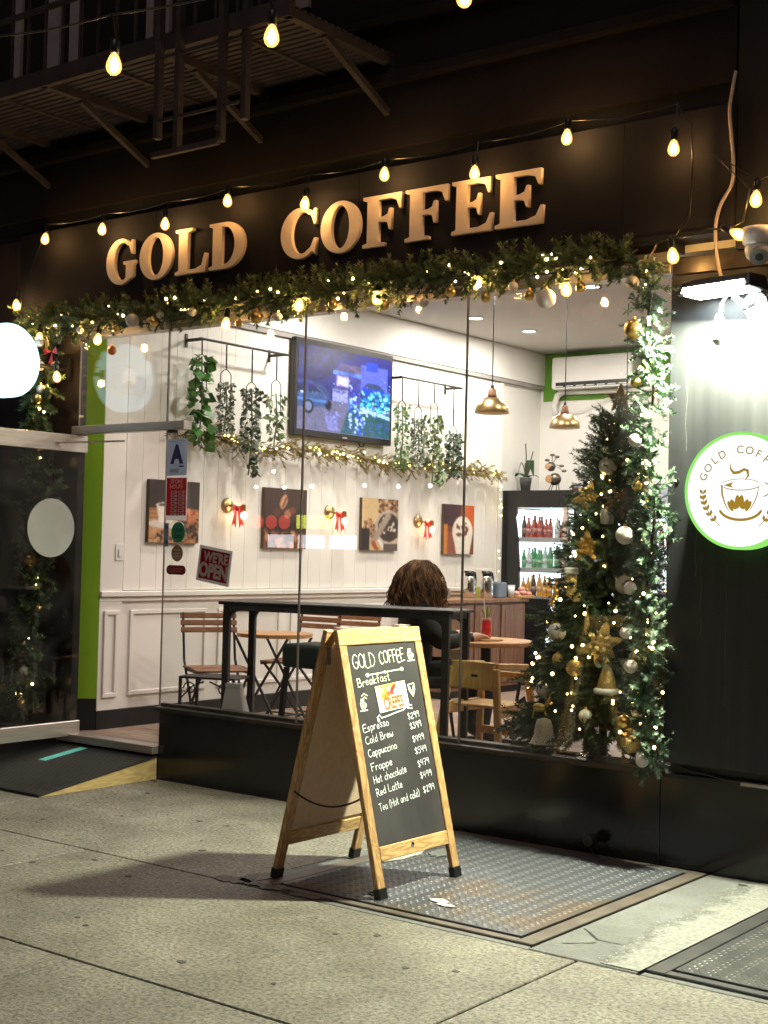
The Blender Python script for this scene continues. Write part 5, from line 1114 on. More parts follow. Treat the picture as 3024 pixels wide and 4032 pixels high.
pic(.699,1.205,1.516,1.975,c1,'canvas print of a steaming white coffee cup, nearest the entrance')
c2 = Canvas(64,64,brn(62,44,38)); c2.grad(brn(70,52,46), brn(52,34,28)); c2.ell(.45,.22,.07,.13,brn(196,142,112),1,.5).ell(.47,.22,.02,.12,brn(80,46,34),1,.5).ell(.55,.42,.09,.07,brn(160,104,80),1,-.4).ell(.66,.36,.08,.06,brn(110,66,50)).ell(.3,.4,.08,.06,brn(92,56,44)).rect(0,1,.55,.8,brn(44,28,22)).dots(90,0,1,.72,1,.04,.08,[brn(120,74,52),brn(84,48,34),brn(58,34,26),brn(176,122,94)],5).blur(1).noise(.08,2)
pic(1.929,2.444,1.493,1.978,c2,'canvas print of falling roasted coffee beans, beside the first red bow')
c3 = Canvas(64,64,brn(190,160,120)); c3.rect(0,.55,.0,.55,brn(208,178,132)).dots(110,.45,1,0,.3,.02,.04,[brn(120,84,60),brn(160,116,86),brn(84,54,40)],7).dots(90,.05,.5,.4,.75,.02,.04,[brn(120,84,60),brn(170,126,96),brn(84,54,40)],8).ell(.74,.55,.38,.34,brn(176,160,146)).ell(.74,.55,.31,.28,brn(58,46,42)).dots(26,.5,.98,.36,.75,.02,.045,[brn(200,188,172),brn(84,60,48)],9).rect(0,.22,.58,1,brn(42,34,34)).poly([(.25,.82),(.66,.28),(.78,.24),(.80,.34),(.36,.88)], brn(150,134,120)).poly([(.42,.78),(.5,.78),(.72,1),(.60,1)], brn(210,206,200)).poly([(.24,.85),(.34,.8),(.5,1),(.36,1)], brn(150,74,50)).rect(.6,1,.86,1,brn(86,74,68)).blur(1).noise(.08,3)
pic(3.182,3.702,1.496,1.952,c3,'canvas print of a scoop in a bowl of coffee beans')
c4 = Canvas(64,64,brn(112,66,46)); c4.poly([(0,0),(.55,0),(.5,.5),(0,.4)], brn(70,46,50)).poly([(.6,0),(1,0),(1,.5),(.6,.3)], brn(196,92,44)).rect(0,.12,.4,1,brn(196,122,60)).rect(.12,.4,.55,1,brn(140,84,66)).ell(.62,.55,.34,.32,brn(224,214,200)).poly([(.30,.6),(.95,.6),(.86,1),(.42,1)], brn(222,212,198)).dots(22,.42,.85,.36,.62,.03,.07,[brn(140,88,64),brn(232,222,208),brn(112,66,48)],11).ell(.5,.6,.1,.04,brn(120,70,50)).blur(1).noise(.08,4)
pic(4.423,4.926,1.477,1.948,c4,'canvas print of a frothy cappuccino in a white mug, farthest from the window')
# sconces with red bows
def sconce(y, z, label, i):
    t = thing('wall_sconce', label, 'wall lamp', (WX,y,z), group='brass wall sconces')
    obj('backplate', MB().lathe([(.062,0),(.060,.012),(.048,.026),(.0,.032)], (0,-.03,.02), 20, 'x'), M['brass'], t, smooth=True)
    obj('arm', MB().tube([(.03,-.03,.02),(.09,-.01,.01),(.12,.02,.01)], .009, 8), M['brass'], t, smooth=True); obj('socket', MB().lathe([(.016,-.035),(.020,-.03),(.020,.015),(.010,.022)], (.12,.03,.01), 12), M['brass'], t)
    obj('bulb', MB().ball((.12,.03,-.055), .029, 12, 8), M['lamp_hot'], t, smooth=True)
    b_ = thing('bow', f'red satin ribbon bow on the {["first","second","third"][i]} wall sconce from the entrance', 'bow', (WX+.115,y-.035,z-.005), group='red bows on the sconces')
    for s_ in (-1,1):
        mb = MB()
        for k_ in range(2): mb.add([(0,0,0),(.015,s_*.045,.035-.02*k_),(.02,s_*.075,.015-.03*k_),(.01,s_*.05,-.02-.02*k_),(.0,s_*.01,-.01)], [(0,1,2,3,4)])
        obj('loop', mb, M['red'], b_)
        obj('tail', MB().add([(0,0,0),(.004,s_*.030,-.005),(.01,s_*.070,-.135),(.008,s_*.042,-.115),(.01,s_*.018,-.15)], [(0,1,2,3,4)]), M['red'], b_)
    obj('knot', MB().ball((.008,0,0), .016, 10, 8), M['red'], b_)
sconce(1.565,1.795,'brass wall sconce with lit bulb between the first two prints',0); sconce(2.80,1.79,'brass wall sconce with lit bulb between the middle prints',1); sconce(4.07,1.752,'brass wall sconce with lit bulb above the seated person',2)
# hanging plants on two rods
def leaf_cloud(n_, w_, z0, z1, size, taper, seed, asp=.55, tail=None):
    g = np.random.default_rng(seed); A = []
    for i in range(n_):
        t = g.uniform(0,1)**1.1; z = z0+(z1-z0)*t; rw = w_*(1-taper*t); a_ = g.uniform(0,6.28); rr = rw*math.sqrt(g.uniform(.15,1))
        p = np.array([rr*math.cos(a_)*.6, rr*math.sin(a_), z])
        if tail and t > tail[0]: p[1] = tail[1]+ g.normal()*.015; p[0] = .02+g.normal()*.01
        d = np.array([math.cos(a_)*.8+.3, math.sin(a_)+g.normal()*.3, -.7+g.normal()*.5]); d /= np.linalg.norm(d)
        sd_ = np.cross(d, g.normal(size=3)); sd_ /= np.linalg.norm(sd_); s = size*g.uniform(.5,1.4)
        A.append(np.stack([p, p+d*s*.4+sd_*s*asp, p+d*s, p+d*s*.4-sd_*s*asp]))
    return np.stack(A)
leafm = [pm('ivy_green', (.05,.17,.03), (.09,.25,.05), scale=20, rough=.4), pm('grey_leaf', (.07,.10,.06), (.20,.23,.17), scale=60, rough=.5), pm('dark_leaf', (.025,.055,.03), (.10,.14,.10), scale=50, rough=.45), pm('sage_leaf', (.10,.15,.06), (.18,.24,.11), scale=30, rough=.5), pm('fern_green', (.07,.16,.035), (.13,.24,.07), scale=30, rough=.5)]
leafm2 = [pm('ivy_pale', (.10,.24,.06), (.16,.32,.10), scale=20, rough=.4), pm('grey_pale', (.22,.25,.20), (.34,.36,.30), scale=60, rough=.5), pm('dark_pale', (.12,.16,.12), (.26,.28,.22), scale=50, rough=.45), pm('sage_pale', (.20,.26,.13), (.28,.33,.19), scale=30, rough=.5), pm('fern_pale', (.12,.22,.07), (.20,.30,.12), scale=30, rough=.5)]
rodm = M['iron']
for (y0,y1,lb) in [(1.02,2.0,'black wall rod holding four trailing plants left of the television'),(3.50,4.46,'black wall rod holding four trailing plants right of the television')]:
    t = thing('hanging_rod', lb, 'plant rod', (WX,(y0+y1)/2,3.03), group='plant rods on the panelled wall'); h = (y1-y0)/2
    obj('rod', MB().tube([(.175,-h,0),(.175,h,0)], .010, 8), rodm, t)
    for s_ in (-1,1): obj('rod_bracket', MB().bar((.0,s_*(h-.03),0),(.175,s_*(h-.03),0),.014,.022), rodm, t); obj('bracket_plate', MB().box(0,.008,s_*(h-.03)-.012,s_*(h-.03)+.012,-.05,.05), rodm, t)
ord_ = ['first','second','third','fourth']
def plant(y, zf, zt, zb, wd, kind, label, n_=260, size=.035, taper=.2, tail=None, asp=.55):
    t = thing('hanging_plant', label, 'hanging plant', (WX+.175,y,3.018), group='trailing plants on the wall rods'); z0 = 3.018
    obj('strap', MB().tube([(0,0,.0),(.0,.002,zf-z0)], .006, 6), rodm, t); hw_ = .055; zz = zf-z0
    obj('wire_frame', MB().tube([(0,0,zz),(0,-.02,zz-.008),(0,-hw_*.7,zz-.02),(0,-hw_,zz-.04),(0,-hw_,zz-.28),(0,0,zz-.29),(0,hw_,zz-.28),(0,hw_,zz-.04),(0,hw_*.7,zz-.02),(0,.02,zz-.008),(0,0,zz)], .004, 5), rodm, t)
    A = leaf_cloud(n_, wd, zt-z0, zb-z0, size, taper, int(y*1000), asp, tail); k3 = int(len(A)*.62); quads_obj('leaves', [A[:k3]], leafm[kind], t, (0,0,0)); quads_obj('pale_leaves', [A[k3:]], leafm2[kind], t, (0,0,0))
    obj('stems', MB().tube([(0,0,zt-z0),(.01,.01,(zt+zb)/2-z0),(.0,-.01,zb-z0)], .006, 5), M['needle'], t)
L1 = 'trailing plant, {} from the left on the rod left of the television'; L2 = 'trailing plant, {} from the left on the rod right of the television'
plant(1.045,2.915,2.90,2.25,.070,0,'bright green '+L1.format('first'),120,.078,.1,asp=.5); plant(1.305,2.835,2.74,2.36,.075,1,'fine grey-leaved '+L1.format('second'),420,.026,0); plant(1.590,2.77,2.72,2.05,.085,2,'dark '+L1.format('third'),420,.034,.1,(.72,.03)); plant(1.872,2.82,2.71,2.30,.085,3,'sparse sage-green '+L1.format('fourth'),110,.055,.4,asp=.28)
plant(3.53,2.823,2.78,2.22,.085,4,'feathery green '+L2.format('first'),420,.034,.2,asp=.3); plant(3.775,2.795,2.69,2.24,.075,1,'fine grey-leaved '+L2.format('second'),420,.026,0); plant(4.02,2.852,2.74,2.12,.10,3,'pale green '+L2.format('third'),240,.045,.3,(.7,.06)); plant(4.33,2.667,2.60,2.20,.095,2,'dark bushy '+L2.format('fourth'),360,.036,.1)
# olive garland with yellow lights on the wall
WG = [(-.86,1.0,2.335),(-.85,1.39,2.33),(-.86,1.81,2.275),(-.85,2.36,2.31),(-.86,2.97,2.295),(-.85,3.43,2.265),(-.86,4.13,2.29),(-.86,4.7,2.275),(-.86,5.25,2.292)]
t = thing('wall_garland', 'thin olive sprig garland with yellow lights along the panelled wall', 'garland', WG[0]); A = []
for p, tg in along(WG, .010):
    d = tg*rng.choice([-1,1],p=[.3,.7])+np.array([rng.uniform(-.1,.7), 0, rng.normal()*.45-.25]); A.append(place(SPR_O[rng.integers(4)], p+np.array([0,0,rng.normal()*.015]), d, rng.uniform(.6,1.15), rng.uniform(0,6.28)))
quads_obj('sprigs', A, M['olive'], t, WG[0]); obj('stem', MB().tube([Vector(p)-Vector(WG[0]) for p in WG], .006, 5), M['bark'], t)
fbi = MB().ball((0,0,0), .0105, 8, 6).mesh('yellow_fairy_bulb', True); fbi.materials.append(M['fairy_in'])
WGe = WG+[(-.87,5.30,2.25),(-.875,5.31,1.9),(-.875,5.305,1.6),(-.875,5.31,1.25)]
S_ = along(WGe,.01); idx = np.sort(rng.choice(len(S_), 88, replace=False))
fairy('fairy_lights', 'yellow fairy lights along the wall garland and down the corner', [tuple(S_[i][0]+np.array([.03,rng.normal()*.01,rng.normal()*(.018 if S_[i][0][1]<5.26 else .0)])) for i in idx], WGe, fbi, 'fairy lights inside the shop', M['iron'])

# ================================================================== FRIDGES, AC, SHELF ITEMS, CABINET
ac = thing('air_conditioner', 'white split air conditioner on the green band of the back wall', 'air conditioner', (-.24,6.18,3.35))
obj('body', MB().box(-.455,.46,-.20,.0,-.17,.155), M['plastic_white'], ac, bevel=.025, seg=3); obj('outlet', MB().box(-.40,.42,-.203,-.12,-.155,-.105), M['plastic_black'], ac)
for x_ in np.linspace(-.36,.36,7): obj('vane', MB().box(x_-.045,x_+.045,-.2065,-.204,-.150,-.142), M['plastic_white'], ac)
obj('flap', MB().box(-.40,.42,-.235,-.203,-.175,-.168), M['plastic_white'], ac)
obj('duct', MB().tube([(-.36,-.08,-.17),(-.46,-.06,-.22),(-.50,-.05,-.32),(-.48,-.05,-.42)], .032, 10), M['plastic_white'], ac, smooth=True); obj('pipe', MB().tube([(-.40,-.05,-.19),(0,-.05,-.20),(.5,-.05,-.20),(1.5,-.05,-.19)], .022, 8), M['plastic_white'], ac, smooth=True); obj('cable', MB().tube([(-.46,-.04,-.40),(-.2,-.04,-.38),(.1,-.04,-.27),(.5,-.04,-.24)], .006, 5), M['plastic_white'], ac)
led_in = emit('fridge_light', (.86,.95,1.0), 3.4)
def bottle_me(h, r_, name):
    return MB().lathe([(r_*.9,0),(r_,.01),(r_,h*.55),(r_*.85,h*.66),(r_*.42,h*.84),(r_*.38,h*.93)], (0,0,0), 10).mesh(name, True)
def capm(h, r_): return MB().lathe([(r_*.45,h*.93),(r_*.45,h),(0,h)], (0,0,0), 8).mesh('cap')
bcol = {'red soda':((.35,.03,.02),(.5,.02,.02)),'water':((.45,.60,.62),(.8,.85,.9)),'green soda':((.05,.30,.12),(.1,.5,.2)),'orange juice':((.75,.32,.02),(.9,.5,.05)),'blue sports drink':((.03,.07,.45),(.8,.8,.85)),'white yogurt drink':((.7,.72,.78),(.2,.3,.7)),'cola':((.06,.02,.015),(.5,.02,.02))}
BME = {}
for k_, (a_, b_) in bcol.items():
    me = bottle_me(.215,.027,'bottle_'+k_.replace(' ','_')); me.materials.append(pm('liquid_'+k_, a_, tuple(min(1,q*1.4) for q in a_), scale=14, rough=.12, coat=.5)); ca = capm(.215,.027); ca.materials.append(pm('cap_'+k_, b_, rough=.4)); lbm = MB().lathe([(.0276,.05),(.0276,.10)], (0,0,0), 10).mesh('label', True); lbm.materials.append(pm('label_'+k_, tuple(min(1,.35+.6*q) for q in b_), tuple(min(1,.8*q+.05) for q in a_), scale=45, rough=.5)); BME[k_] = (me, ca, lbm)
def bottle(p, kind, row, where, s_=1.0):
    t = thing('bottle', f'{kind} bottle in the {row} row of {where}', 'bottle', p, group='bottles in the drinks fridges'); 
    a_ = link('body', BME[kind][0], None, t); b_ = link('cap', BME[kind][1], None, t); c_ = link('label', BME[kind][2], None, t); h_ = rp.uniform(.86,1.1); t.rotation_euler.z = rp.uniform(0,6); a_.scale = b_.scale = c_.scale = (s_*rp.uniform(.92,1.08),s_,s_*h_)
# merchandiser 1: side with curved window towards the street
FX, FY = -.565, 5.5
f1 = thing('drinks_fridge', 'black open drinks fridge with lit side window by the cabinet', 'fridge', (FX,5.85,FZ))
fx0, fx1, fz1 = -.375, .365, 1.925
obj('back', MB().box(fx0,fx0+.05,-.30,.32,0,fz1-.001), M['plastic_black'], f1); obj('top', MB().box(fx0,fx1,-.35,.32,fz1-.17,fz1), M['plastic_black'], f1); obj('base', MB().box(fx0+.051,fx1,-.30,.32,0,.38), M['plastic_black'], f1); obj('far_side', MB().box(fx0+.051,fx1,.30,.32,.381,fz1-.171), led_in, f1)
# near side panel with a curved cut-out
side = [(fx0,0),(fx1-.2,0),(fx1-.20,.78),(fx0+.18,.78)]+[(fx0+.20+.0*q, .78+q) for q in ()]
cut = [(fx0+.20,.86),(fx0+.205,1.0),(fx0+.20,1.2),(fx0+.185,1.4),(fx0+.16,1.58),(fx0+.145,1.66),(fx0+.165,1.70)]
mb = MB(); yy0, yy1 = -.35, -.32
def slab2(poly):
    k = len(poly); mb.add([(p[0],yy0,p[1]) for p in poly]+[(p[0],yy1,p[1]) for p in poly], [tuple(range(k)),tuple(reversed(range(k,2*k)))]+[(i,i+k,(i+1)%k+k,(i+1)%k) for i in range(k)])
slab2([(fx0,0),(fx0+.20,0),(fx0+.20,.86)]+cut[1:]+[(fx0+.165,fz1-.171),(fx0,fz1-.171)])
slab2([(fx0+.2005,0),(fx1-.28,0),(fx1-.22,.56),(fx1-.20,.859),(fx0+.2005,.859)])
obj('side_panel', mb, M['plastic_black'], f1)
obj('side_glass', MB().box(fx0+.15,fx1-.01,-.338,-.334,.86,fz1-.172), M['glass'], f1); obj('corner_post', MB().box(fx1-.045,fx1,-.349,-.32,.86,fz1-.172), pm('post_tan', (.48,.40,.36), rough=.5), f1)
obj('back_light', MB().box(fx0+.052,fx0+.06,-.30,.29,.40,fz1-.18), led_in, f1)
kinds = ['blue sports drink','orange juice','green soda','red soda']; rown = ['bottom','second','third','top']
for r_, z_ in enumerate([.62,.87,1.15,1.45]):
    sh = obj('shelf', MB().box(fx0+.07,fx1-.02,-.31,.29,z_-.018,z_), M['plastic_white'], f1); obj('price_strip', MB().box(fx0+.07,fx1-.02,-.318,-.311,z_-.035,z_+.012), pm('strip_grey', (.35,.37,.40), rough=.4), f1)
    for i in range(8): bottle((FX+fx0+.19+.064*i+rp.uniform(-.006,.006), 5.85-.25+rp.uniform(-.015,.015), FZ+z_), [kinds[r_],'white yogurt drink','water','cola'][(i*7+r_)%4 if (i+r_)%3==0 else 0], rown[r_], 'the fridge with the side window')
    for i in range(5): bottle((FX+fx0+.22+.10*i, 5.85-.12, FZ+z_), kinds[r_], rown[r_]+' rear', 'the fridge with the side window')
# merchandiser 2: front to the street
f2_ = thing('drinks_fridge', 'second lit drinks fridge behind the Christmas tree with picture header', 'fridge', (.42,5.85,FZ))
obj('cabinet', MB().box(-.58,.58,.26,.33,0,1.96), M['plastic_black'], f2_); obj('base', MB().box(-.58,.58,-.26,.259,0,.42), M['plastic_black'], f2_); obj('side', MB().box(-.60,-.575,-.26,.33,.0,1.96), M['plastic_black'], f2_); obj('side', MB().box(.575,.60,-.26,.33,0,1.96), M['plastic_black'], f2_); obj('header', MB().box(-.60,.60,-.30,.259,1.76,1.98), M['plastic_black'], f2_)
hc = Canvas(60,16,brn(150,160,180)); hc.dots(60,0,1,0,1,.03,.08,[brn(120,40,60),brn(220,210,215),brn(90,60,50),brn(200,170,150)],21); link('header_picture', hc.mesh('header_picture', (Vector((-.58,-.302,1.965)),Vector((1,0,0)),Vector((0,0,1)),Vector((0,-1,0))), 1.16, .19, .001), PRM, f2_)
obj('back_light', MB().box(-.57,.57,.245,.258,.44,1.75), led_in, f2_); obj('glass', MB().box(-.57,.57,-.262,-.258,.43,1.755), M['glass'], f2_)
for r_, z_ in enumerate([.44,.76,1.08,1.40]):
    obj('shelf', MB().box(-.57,.57,-.22,.24,z_-.016,z_), M['plastic_white'], f2_)
    for i in range(14): bottle((.42-.52+.08*i+rp.uniform(-.006,.006), 5.85-.15+rp.uniform(-.02,.02), FZ+z_), list(bcol)[(i//2*3+r_*2)%7], rown[r_], 'the fridge behind the tree')
# orchid and metal figurine on top of the fridge
t = thing('orchid', 'orchid in a dark grey pot on top of the black fridge', 'potted plant', (-.80,5.70,FZ+fz1)); obj('pot', MB().lathe([(.045,0),(.062,.13),(.066,.14),(.058,.14),(.05,.125),(0,.125)], (0,0,0), 18), pm('pot_grey', (.08,.085,.085), (.12,.125,.125), scale=20, rough=.6), t, smooth=True)
for a_, l_, zz in [(0.2,.16,.03),(2.6,.20,.05),(4.2,.14,.14),(1.3,.18,.16)]:
    P = [(math.cos(a_)*l_*q, math.sin(a_)*l_*q*.4, .13+zz*math.sin(3*q)*1.2) for q in (0,.3,.6,1)]; fr = None
    mb = MB(); o_ = 0
    for i, (q, hw_) in enumerate(zip(P,(.01,.028,.026,.003))): mb.v += [(q[0]-hw_*math.sin(a_),q[1]-hw_,q[2]),(q[0]+hw_*math.sin(a_),q[1]+hw_,q[2])]
    mb.f = [(2*i,2*i+1,2*i+3,2*i+2) for i in range(3)]; obj('leaf', mb, pm('orchid_leaf', (.02,.06,.02), rough=.35), t)
obj('stem', MB().tube([(0,0,.13),(.0,0,.35),(-.01,0,.48)], .006, 6), M['bark'], t); obj('stem', MB().tube([(.01,0,.13),(.05,0,.3),(.08,0,.40)], .005, 6), M['bark'], t)
t = thing('metal_figurine', 'round metal animal figurine with leaf antlers on top of the black fridge', 'figurine', (-.48,5.70,FZ+fz1)); mf = pm('pewter', (.10,.085,.075), (.22,.18,.14), scale=12, rough=.35, metal=.8); cpn = pm('copper_face', (.50,.30,.16), rough=.4, metal=.6)
obj('body', MB().ball((.02,0,.12), .062, 16, 10), mf, t, smooth=True); obj('face', MB().lathe([(.0,-.004),(.040,-.002),(.042,.006)], (-.02,-.056,.12), 18, 'y'), cpn, t); obj('head', MB().ball((-.03,0,.245), .048, 14, 10), mf, t, smooth=True); obj('face', MB().lathe([(.0,-.004),(.030,-.002),(.032,.006)], (-.045,-.044,.245), 16, 'y'), cpn, t)
for x_ in (-.02,.0,.04,.06): obj('leg', MB().tube([(x_,0,.07),(x_*1.6-.02,-.01,0)], .005, 5), mf, t)
for x_,z_,d_ in [(-.10,.33,1),(.05,.36,1),(.12,.27,1),(.16,.22,1),(-.02,.38,1)]: obj('antler_leaf', MB().ball((x_*.75,0,z_-.02), .024, 8, 6, (1.3,.25,.6)), mf, t); obj('antler_stem', MB().tube([(-.02,0,.27),(x_*.75,0,z_-.02)], .004, 5), mf, t)
# coffee station cabinet against the wall
cbt = thing('cabinet', 'brown wooden coffee station cabinet against the panelled wall', 'cabinet', (-.64,4.45,FZ))
obj('carcass', MB().box(-.26,.22,-.66,.66,.06,.84), M['cabinet'], cbt, bevel=.003); obj('plinth', MB().box(-.26,.20,-.65,.65,0,.059), M['black'], cbt); obj('worktop', MB().box(-.28,.25,-.69,.69,.841,.875), M['walnut'], cbt, bevel=.004)
for y_ in (-.44,0,.44):
    d_ = obj('door', MB().box(.2215,.236,y_-.205,y_+.205,.10,.82), M['cabinet'], cbt, bevel=.003); obj('inset', MB().box(.2365,.239,y_-.15,y_+.15,.16,.76), M['cabinet'], d_, bevel=.002)
ZC = FZ+.875
def thermos(x, y, label):
    t = thing('thermos', label, 'thermos', (x,y,ZC), group='steel thermos jugs on the coffee station'); obj('body', MB().lathe([(.055,0),(.06,.01),(.06,.16),(.045,.20),(.040,.21)], (0,0,0), 24), M['chrome'], t, smooth=True); obj('lid', MB().lathe([(.043,.205),(.046,.225),(.040,.25),(.0,.255)], (0,0,0), 20), M['plastic_black'], t, smooth=True); obj('spout', MB().bar((0,-.03,.235),(.0,-.075,.245),.025,.02), M['plastic_black'], t); obj('handle', MB().tube([(0,.04,.24),(0,.085,.235),(0,.10,.18),(0,.09,.08),(0,.06,.05)], .010, 8), M['plastic_black'], t, smooth=True)
thermos(-.60,4.43,'steel thermos jug with black handle, left of the pair on the cabinet'); thermos(-.52,4.60,'steel thermos jug with black handle, right of the pair on the cabinet')
t = thing('toaster_box', 'grey-blue appliance on the coffee station beside the thermos jugs', 'appliance', (-.52,4.77,ZC)); obj('body', MB().box(-.07,.07,-.07,.07,0,.15), pm('bluegrey', (.16,.20,.26), (.20,.25,.31), scale=10, rough=.4), t, bevel=.015, seg=2); obj('slot', MB().box(-.05,.05,-.05,.05,.1505,.153), M['plastic_black'], t)
t = thing('napkin_holder', 'stack of white napkins standing on the coffee station', 'napkins', (-.72,4.85,ZC)); obj('stack', MB().box(-.05,.05,-.09,.09,0,.27), M['paper'], t, bevel=.004); obj('holder', MB().box(-.06,.06,-.10,.10,0,.10), pm('lime_card', (.45,.48,.10), rough=.6), t)
t = thing('plastic_cup', 'clear white plastic cup on the coffee station', 'cup', (-.46,4.93,ZC)); obj('wall', MB().lathe([(.026,0),(.036,.12),(.034,.12),(.025,.004),(0,.003)], (0,0,0), 18), pm('clear_plastic', (.7,.72,.74), rough=.25), t, smooth=True); obj('lid_rim', MB().lathe([(.037,.118),(.037,.124),(.033,.124)], (0,0,0), 18), M['plastic_white'], t)
t = thing('pastry_tray', 'small wooden tray of wrapped pastries at the end of the coffee station', 'tray', (-.46,5.10,ZC)); obj('tray', MB().box(-.07,.09,-.10,.12,0,.025), M['beech'], t, bevel=.005)
pk = pm('pink_wrapper', (.60,.20,.18), (.75,.45,.38), scale=30, rough=.5)
for q in [(-.02,-.05,.045),(.03,.0,.05),(-.01,.05,.045),(.01,.0,.085),(.05,.06,.04)]: obj('pastry', MB().ball(q, .035, 10, 8, (1,.9,.65)), pk, t)
t = thing('sugar_jars', 'row of small glass spice jars on the rail beside the person', 'jars', (-.66,3.95,ZC))
for i in range(4): j_ = obj('jar', MB().lathe([(.026,0),(.028,.01),(.028,.06),(.022,.07)], (0,i*.07,0), 12), pm('jar_glass', (.22,.20,.18), (.35,.33,.30), scale=20, rough=.2), t); obj('lid', MB().lathe([(.024,.0705),(.024,.09),(0,.09)], (0,i*.07,0), 12), M['steel'], j_)

# ================================================================== FURNITURE NEAR THE WINDOW
bt_ = thing('bar_table', 'long black high bar table standing along the window', 'table', (1.14,.70,FZ), R(13.8))
zt = .945
obj('top', MB().box(-.99,.64,-.19,.19,zt-.022,zt), M['iron'], bt_, bevel=.004)
for x_ in (-.93,.59):
    for y_ in (-.17,.17): obj('leg', MB().box(x_-.022,x_+.022,y_-.016,y_+.016,0,zt-.0225), M['iron'], bt_)
for y_ in (-.17,.17):
    obj('apron', MB().box(-.907,.567,y_-.014,y_+.014,zt-.058,zt-.0225), M['iron'], bt_)
    for x_, s_ in ((-.907,1),(.567,-1)): 
        P = [(x_,zt-.059),(x_+s_*.07,zt-.059)]+[(x_+s_*(.07-.07*math.sin(R(a))), zt-.059-.07+.07*math.cos(R(a))) for a in (20,45,70)]+[(x_,zt-.129)]
        k = len(P); obj('corner_gusset', MB().add([(p[0],y_-.012,p[1]) for p in P]+[(p[0],y_+.012,p[1]) for p in P], [tuple(range(k)),tuple(reversed(range(k,2*k)))]+[(i,i+k,(i+1)%k+k,(i+1)%k) for i in range(k)]), M['iron'], bt_)
for x_ in (-.93,.59): obj('end_apron', MB().box(x_-.014,x_+.014,-.153,.153,zt-.058,zt-.0225), M['iron'], bt_)
def cafe_chair(label, loc, rz):
    t = thing('cafe_chair', label, 'chair', loc, rz, group='folding slatted cafe chairs')
    # faces +X; slats across Y
    for i in range(6): obj('seat_slat', MB().box(-.19+.068*i,-.19+.068*i+.058,-.20,.20,.445+.004*math.sin(i),.460+.004*math.sin(i)), M['slat'], t, bevel=.003)
    for i,(z_,x_) in enumerate([(.705,-.245),(.755,-.258),(.805,-.272)]): obj('back_slat', MB().obox((x_,0,z_), (0,1,0), (-.25,0,1), (1,0,.25), .205, .0185, .007), M['slat'], t, bevel=.003)
    for s_ in (-1,1):
        obj('leg', MB().tube([(-.277,s_*.185,.825),(-.21,s_*.185,.50),(.17,s_*.185,.0)], .010, 6), M['iron'], t); obj('leg', MB().tube([(.20,s_*.165,.44),(-.02,s_*.165,.24),(-.24,s_*.165,.0)], .010, 6), M['iron'], t)
        obj('seat_rail', MB().bar((-.20,s_*.175,.435),(.22,s_*.175,.435),.012,.018), M['iron'], t)
    obj('stretcher', MB().tube([(.12,-.185,.07),(.12,.185,.07)], .007, 6), M['iron'], t); obj('stretcher', MB().tube([(-.2,-.165,.05),(-.2,.165,.05)], .007, 6), M['iron'], t)
cafe_chair('slatted wooden cafe chair with iron legs at left, beside the bar table leg', (-.21,.74,FZ), R(-30)); cafe_chair('slatted wooden cafe chair behind the bar table, left of two backs', (-.30,1.69,FZ), R(-88)); cafe_chair('slatted wooden cafe chair behind the bar table, right of two backs', (-.33,2.24,FZ), R(-84))
t = thing('bistro_table', 'small round slatted wooden folding bistro table with iron cross legs', 'table', (-.19,1.30,FZ))
r_ = .27
for i in range(8):
    y0 = -r_+i*.0675; y1 = y0+.0665; P = []
    for y_ in np.linspace(y0,y1,4): P.append((math.sqrt(max(0,r_*r_-y_*y_)),y_))
    P += [(-a,b_) for a,b_ in reversed(P)]; k = len(P)
    obj('top_slat', MB().add([(a,b_,.662) for a,b_ in P]+[(a,b_,.680) for a,b_ in P], [tuple(reversed(range(k))),tuple(range(k,2*k))]+[(j,(j+1)%k,(j+1)%k+k,j+k) for j in range(k)]), M['table'], t)
obj('rim', MB().lathe([(r_+.001,.655),(r_+.006,.655),(r_+.006,.681),(r_+.001,.681)], (0,0,0), 32), M['table'], t)
for s_ in (-1,1):
    obj('leg', MB().tube([(-.24,s_*.16,.655),(.22,s_*.16,.0)], .010, 6), M['iron'], t); obj('leg', MB().tube([(.24,s_*.13,.655),(-.22,s_*.13,.0)], .010, 6), M['iron'], t)
obj('stretcher', MB().tube([(.15,-.16,.1),(.15,.16,.1)], .007, 6), M['iron'], t); obj('stretcher', MB().tube([(-.15,-.13,.1),(-.15,.13,.1)], .007, 6), M['iron'], t)
# small wrought iron stand
t = thing('iron_stand', 'small black wrought iron stand with scrollwork in front of the cafe chair', 'side table', (.06,.44,FZ), R(20)); obj('top', MB().box(-.20,.20,-.14,.14,.425,.44), M['iron'], t, bevel=.003)
for x_ in (-.19,.19):
    for y_ in (-.13,.13): obj('leg', MB().box(x_-.009,x_+.009,y_-.009,y_+.009,0,.4245), M['iron'], t)
for s_ in (-1,1):
    P = [(s_*(.18-.10*q/8*1), -.13, .41-.0*q) for q in ()]; sp = [(s_*(.12+.05*(1-q/14)*math.cos(q*.75)), -.13, .36+.05*(1-q/14)*math.sin(q*.75)) for q in range(14)]; obj('scroll', MB().tube(sp, .005, 5), M['iron'], t)
    obj('brace', MB().tube([(s_*.18,-.13,.30),(s_*.10,-.13,.38),(s_*.02,-.13,.41)], .005, 5), M['iron'], t)
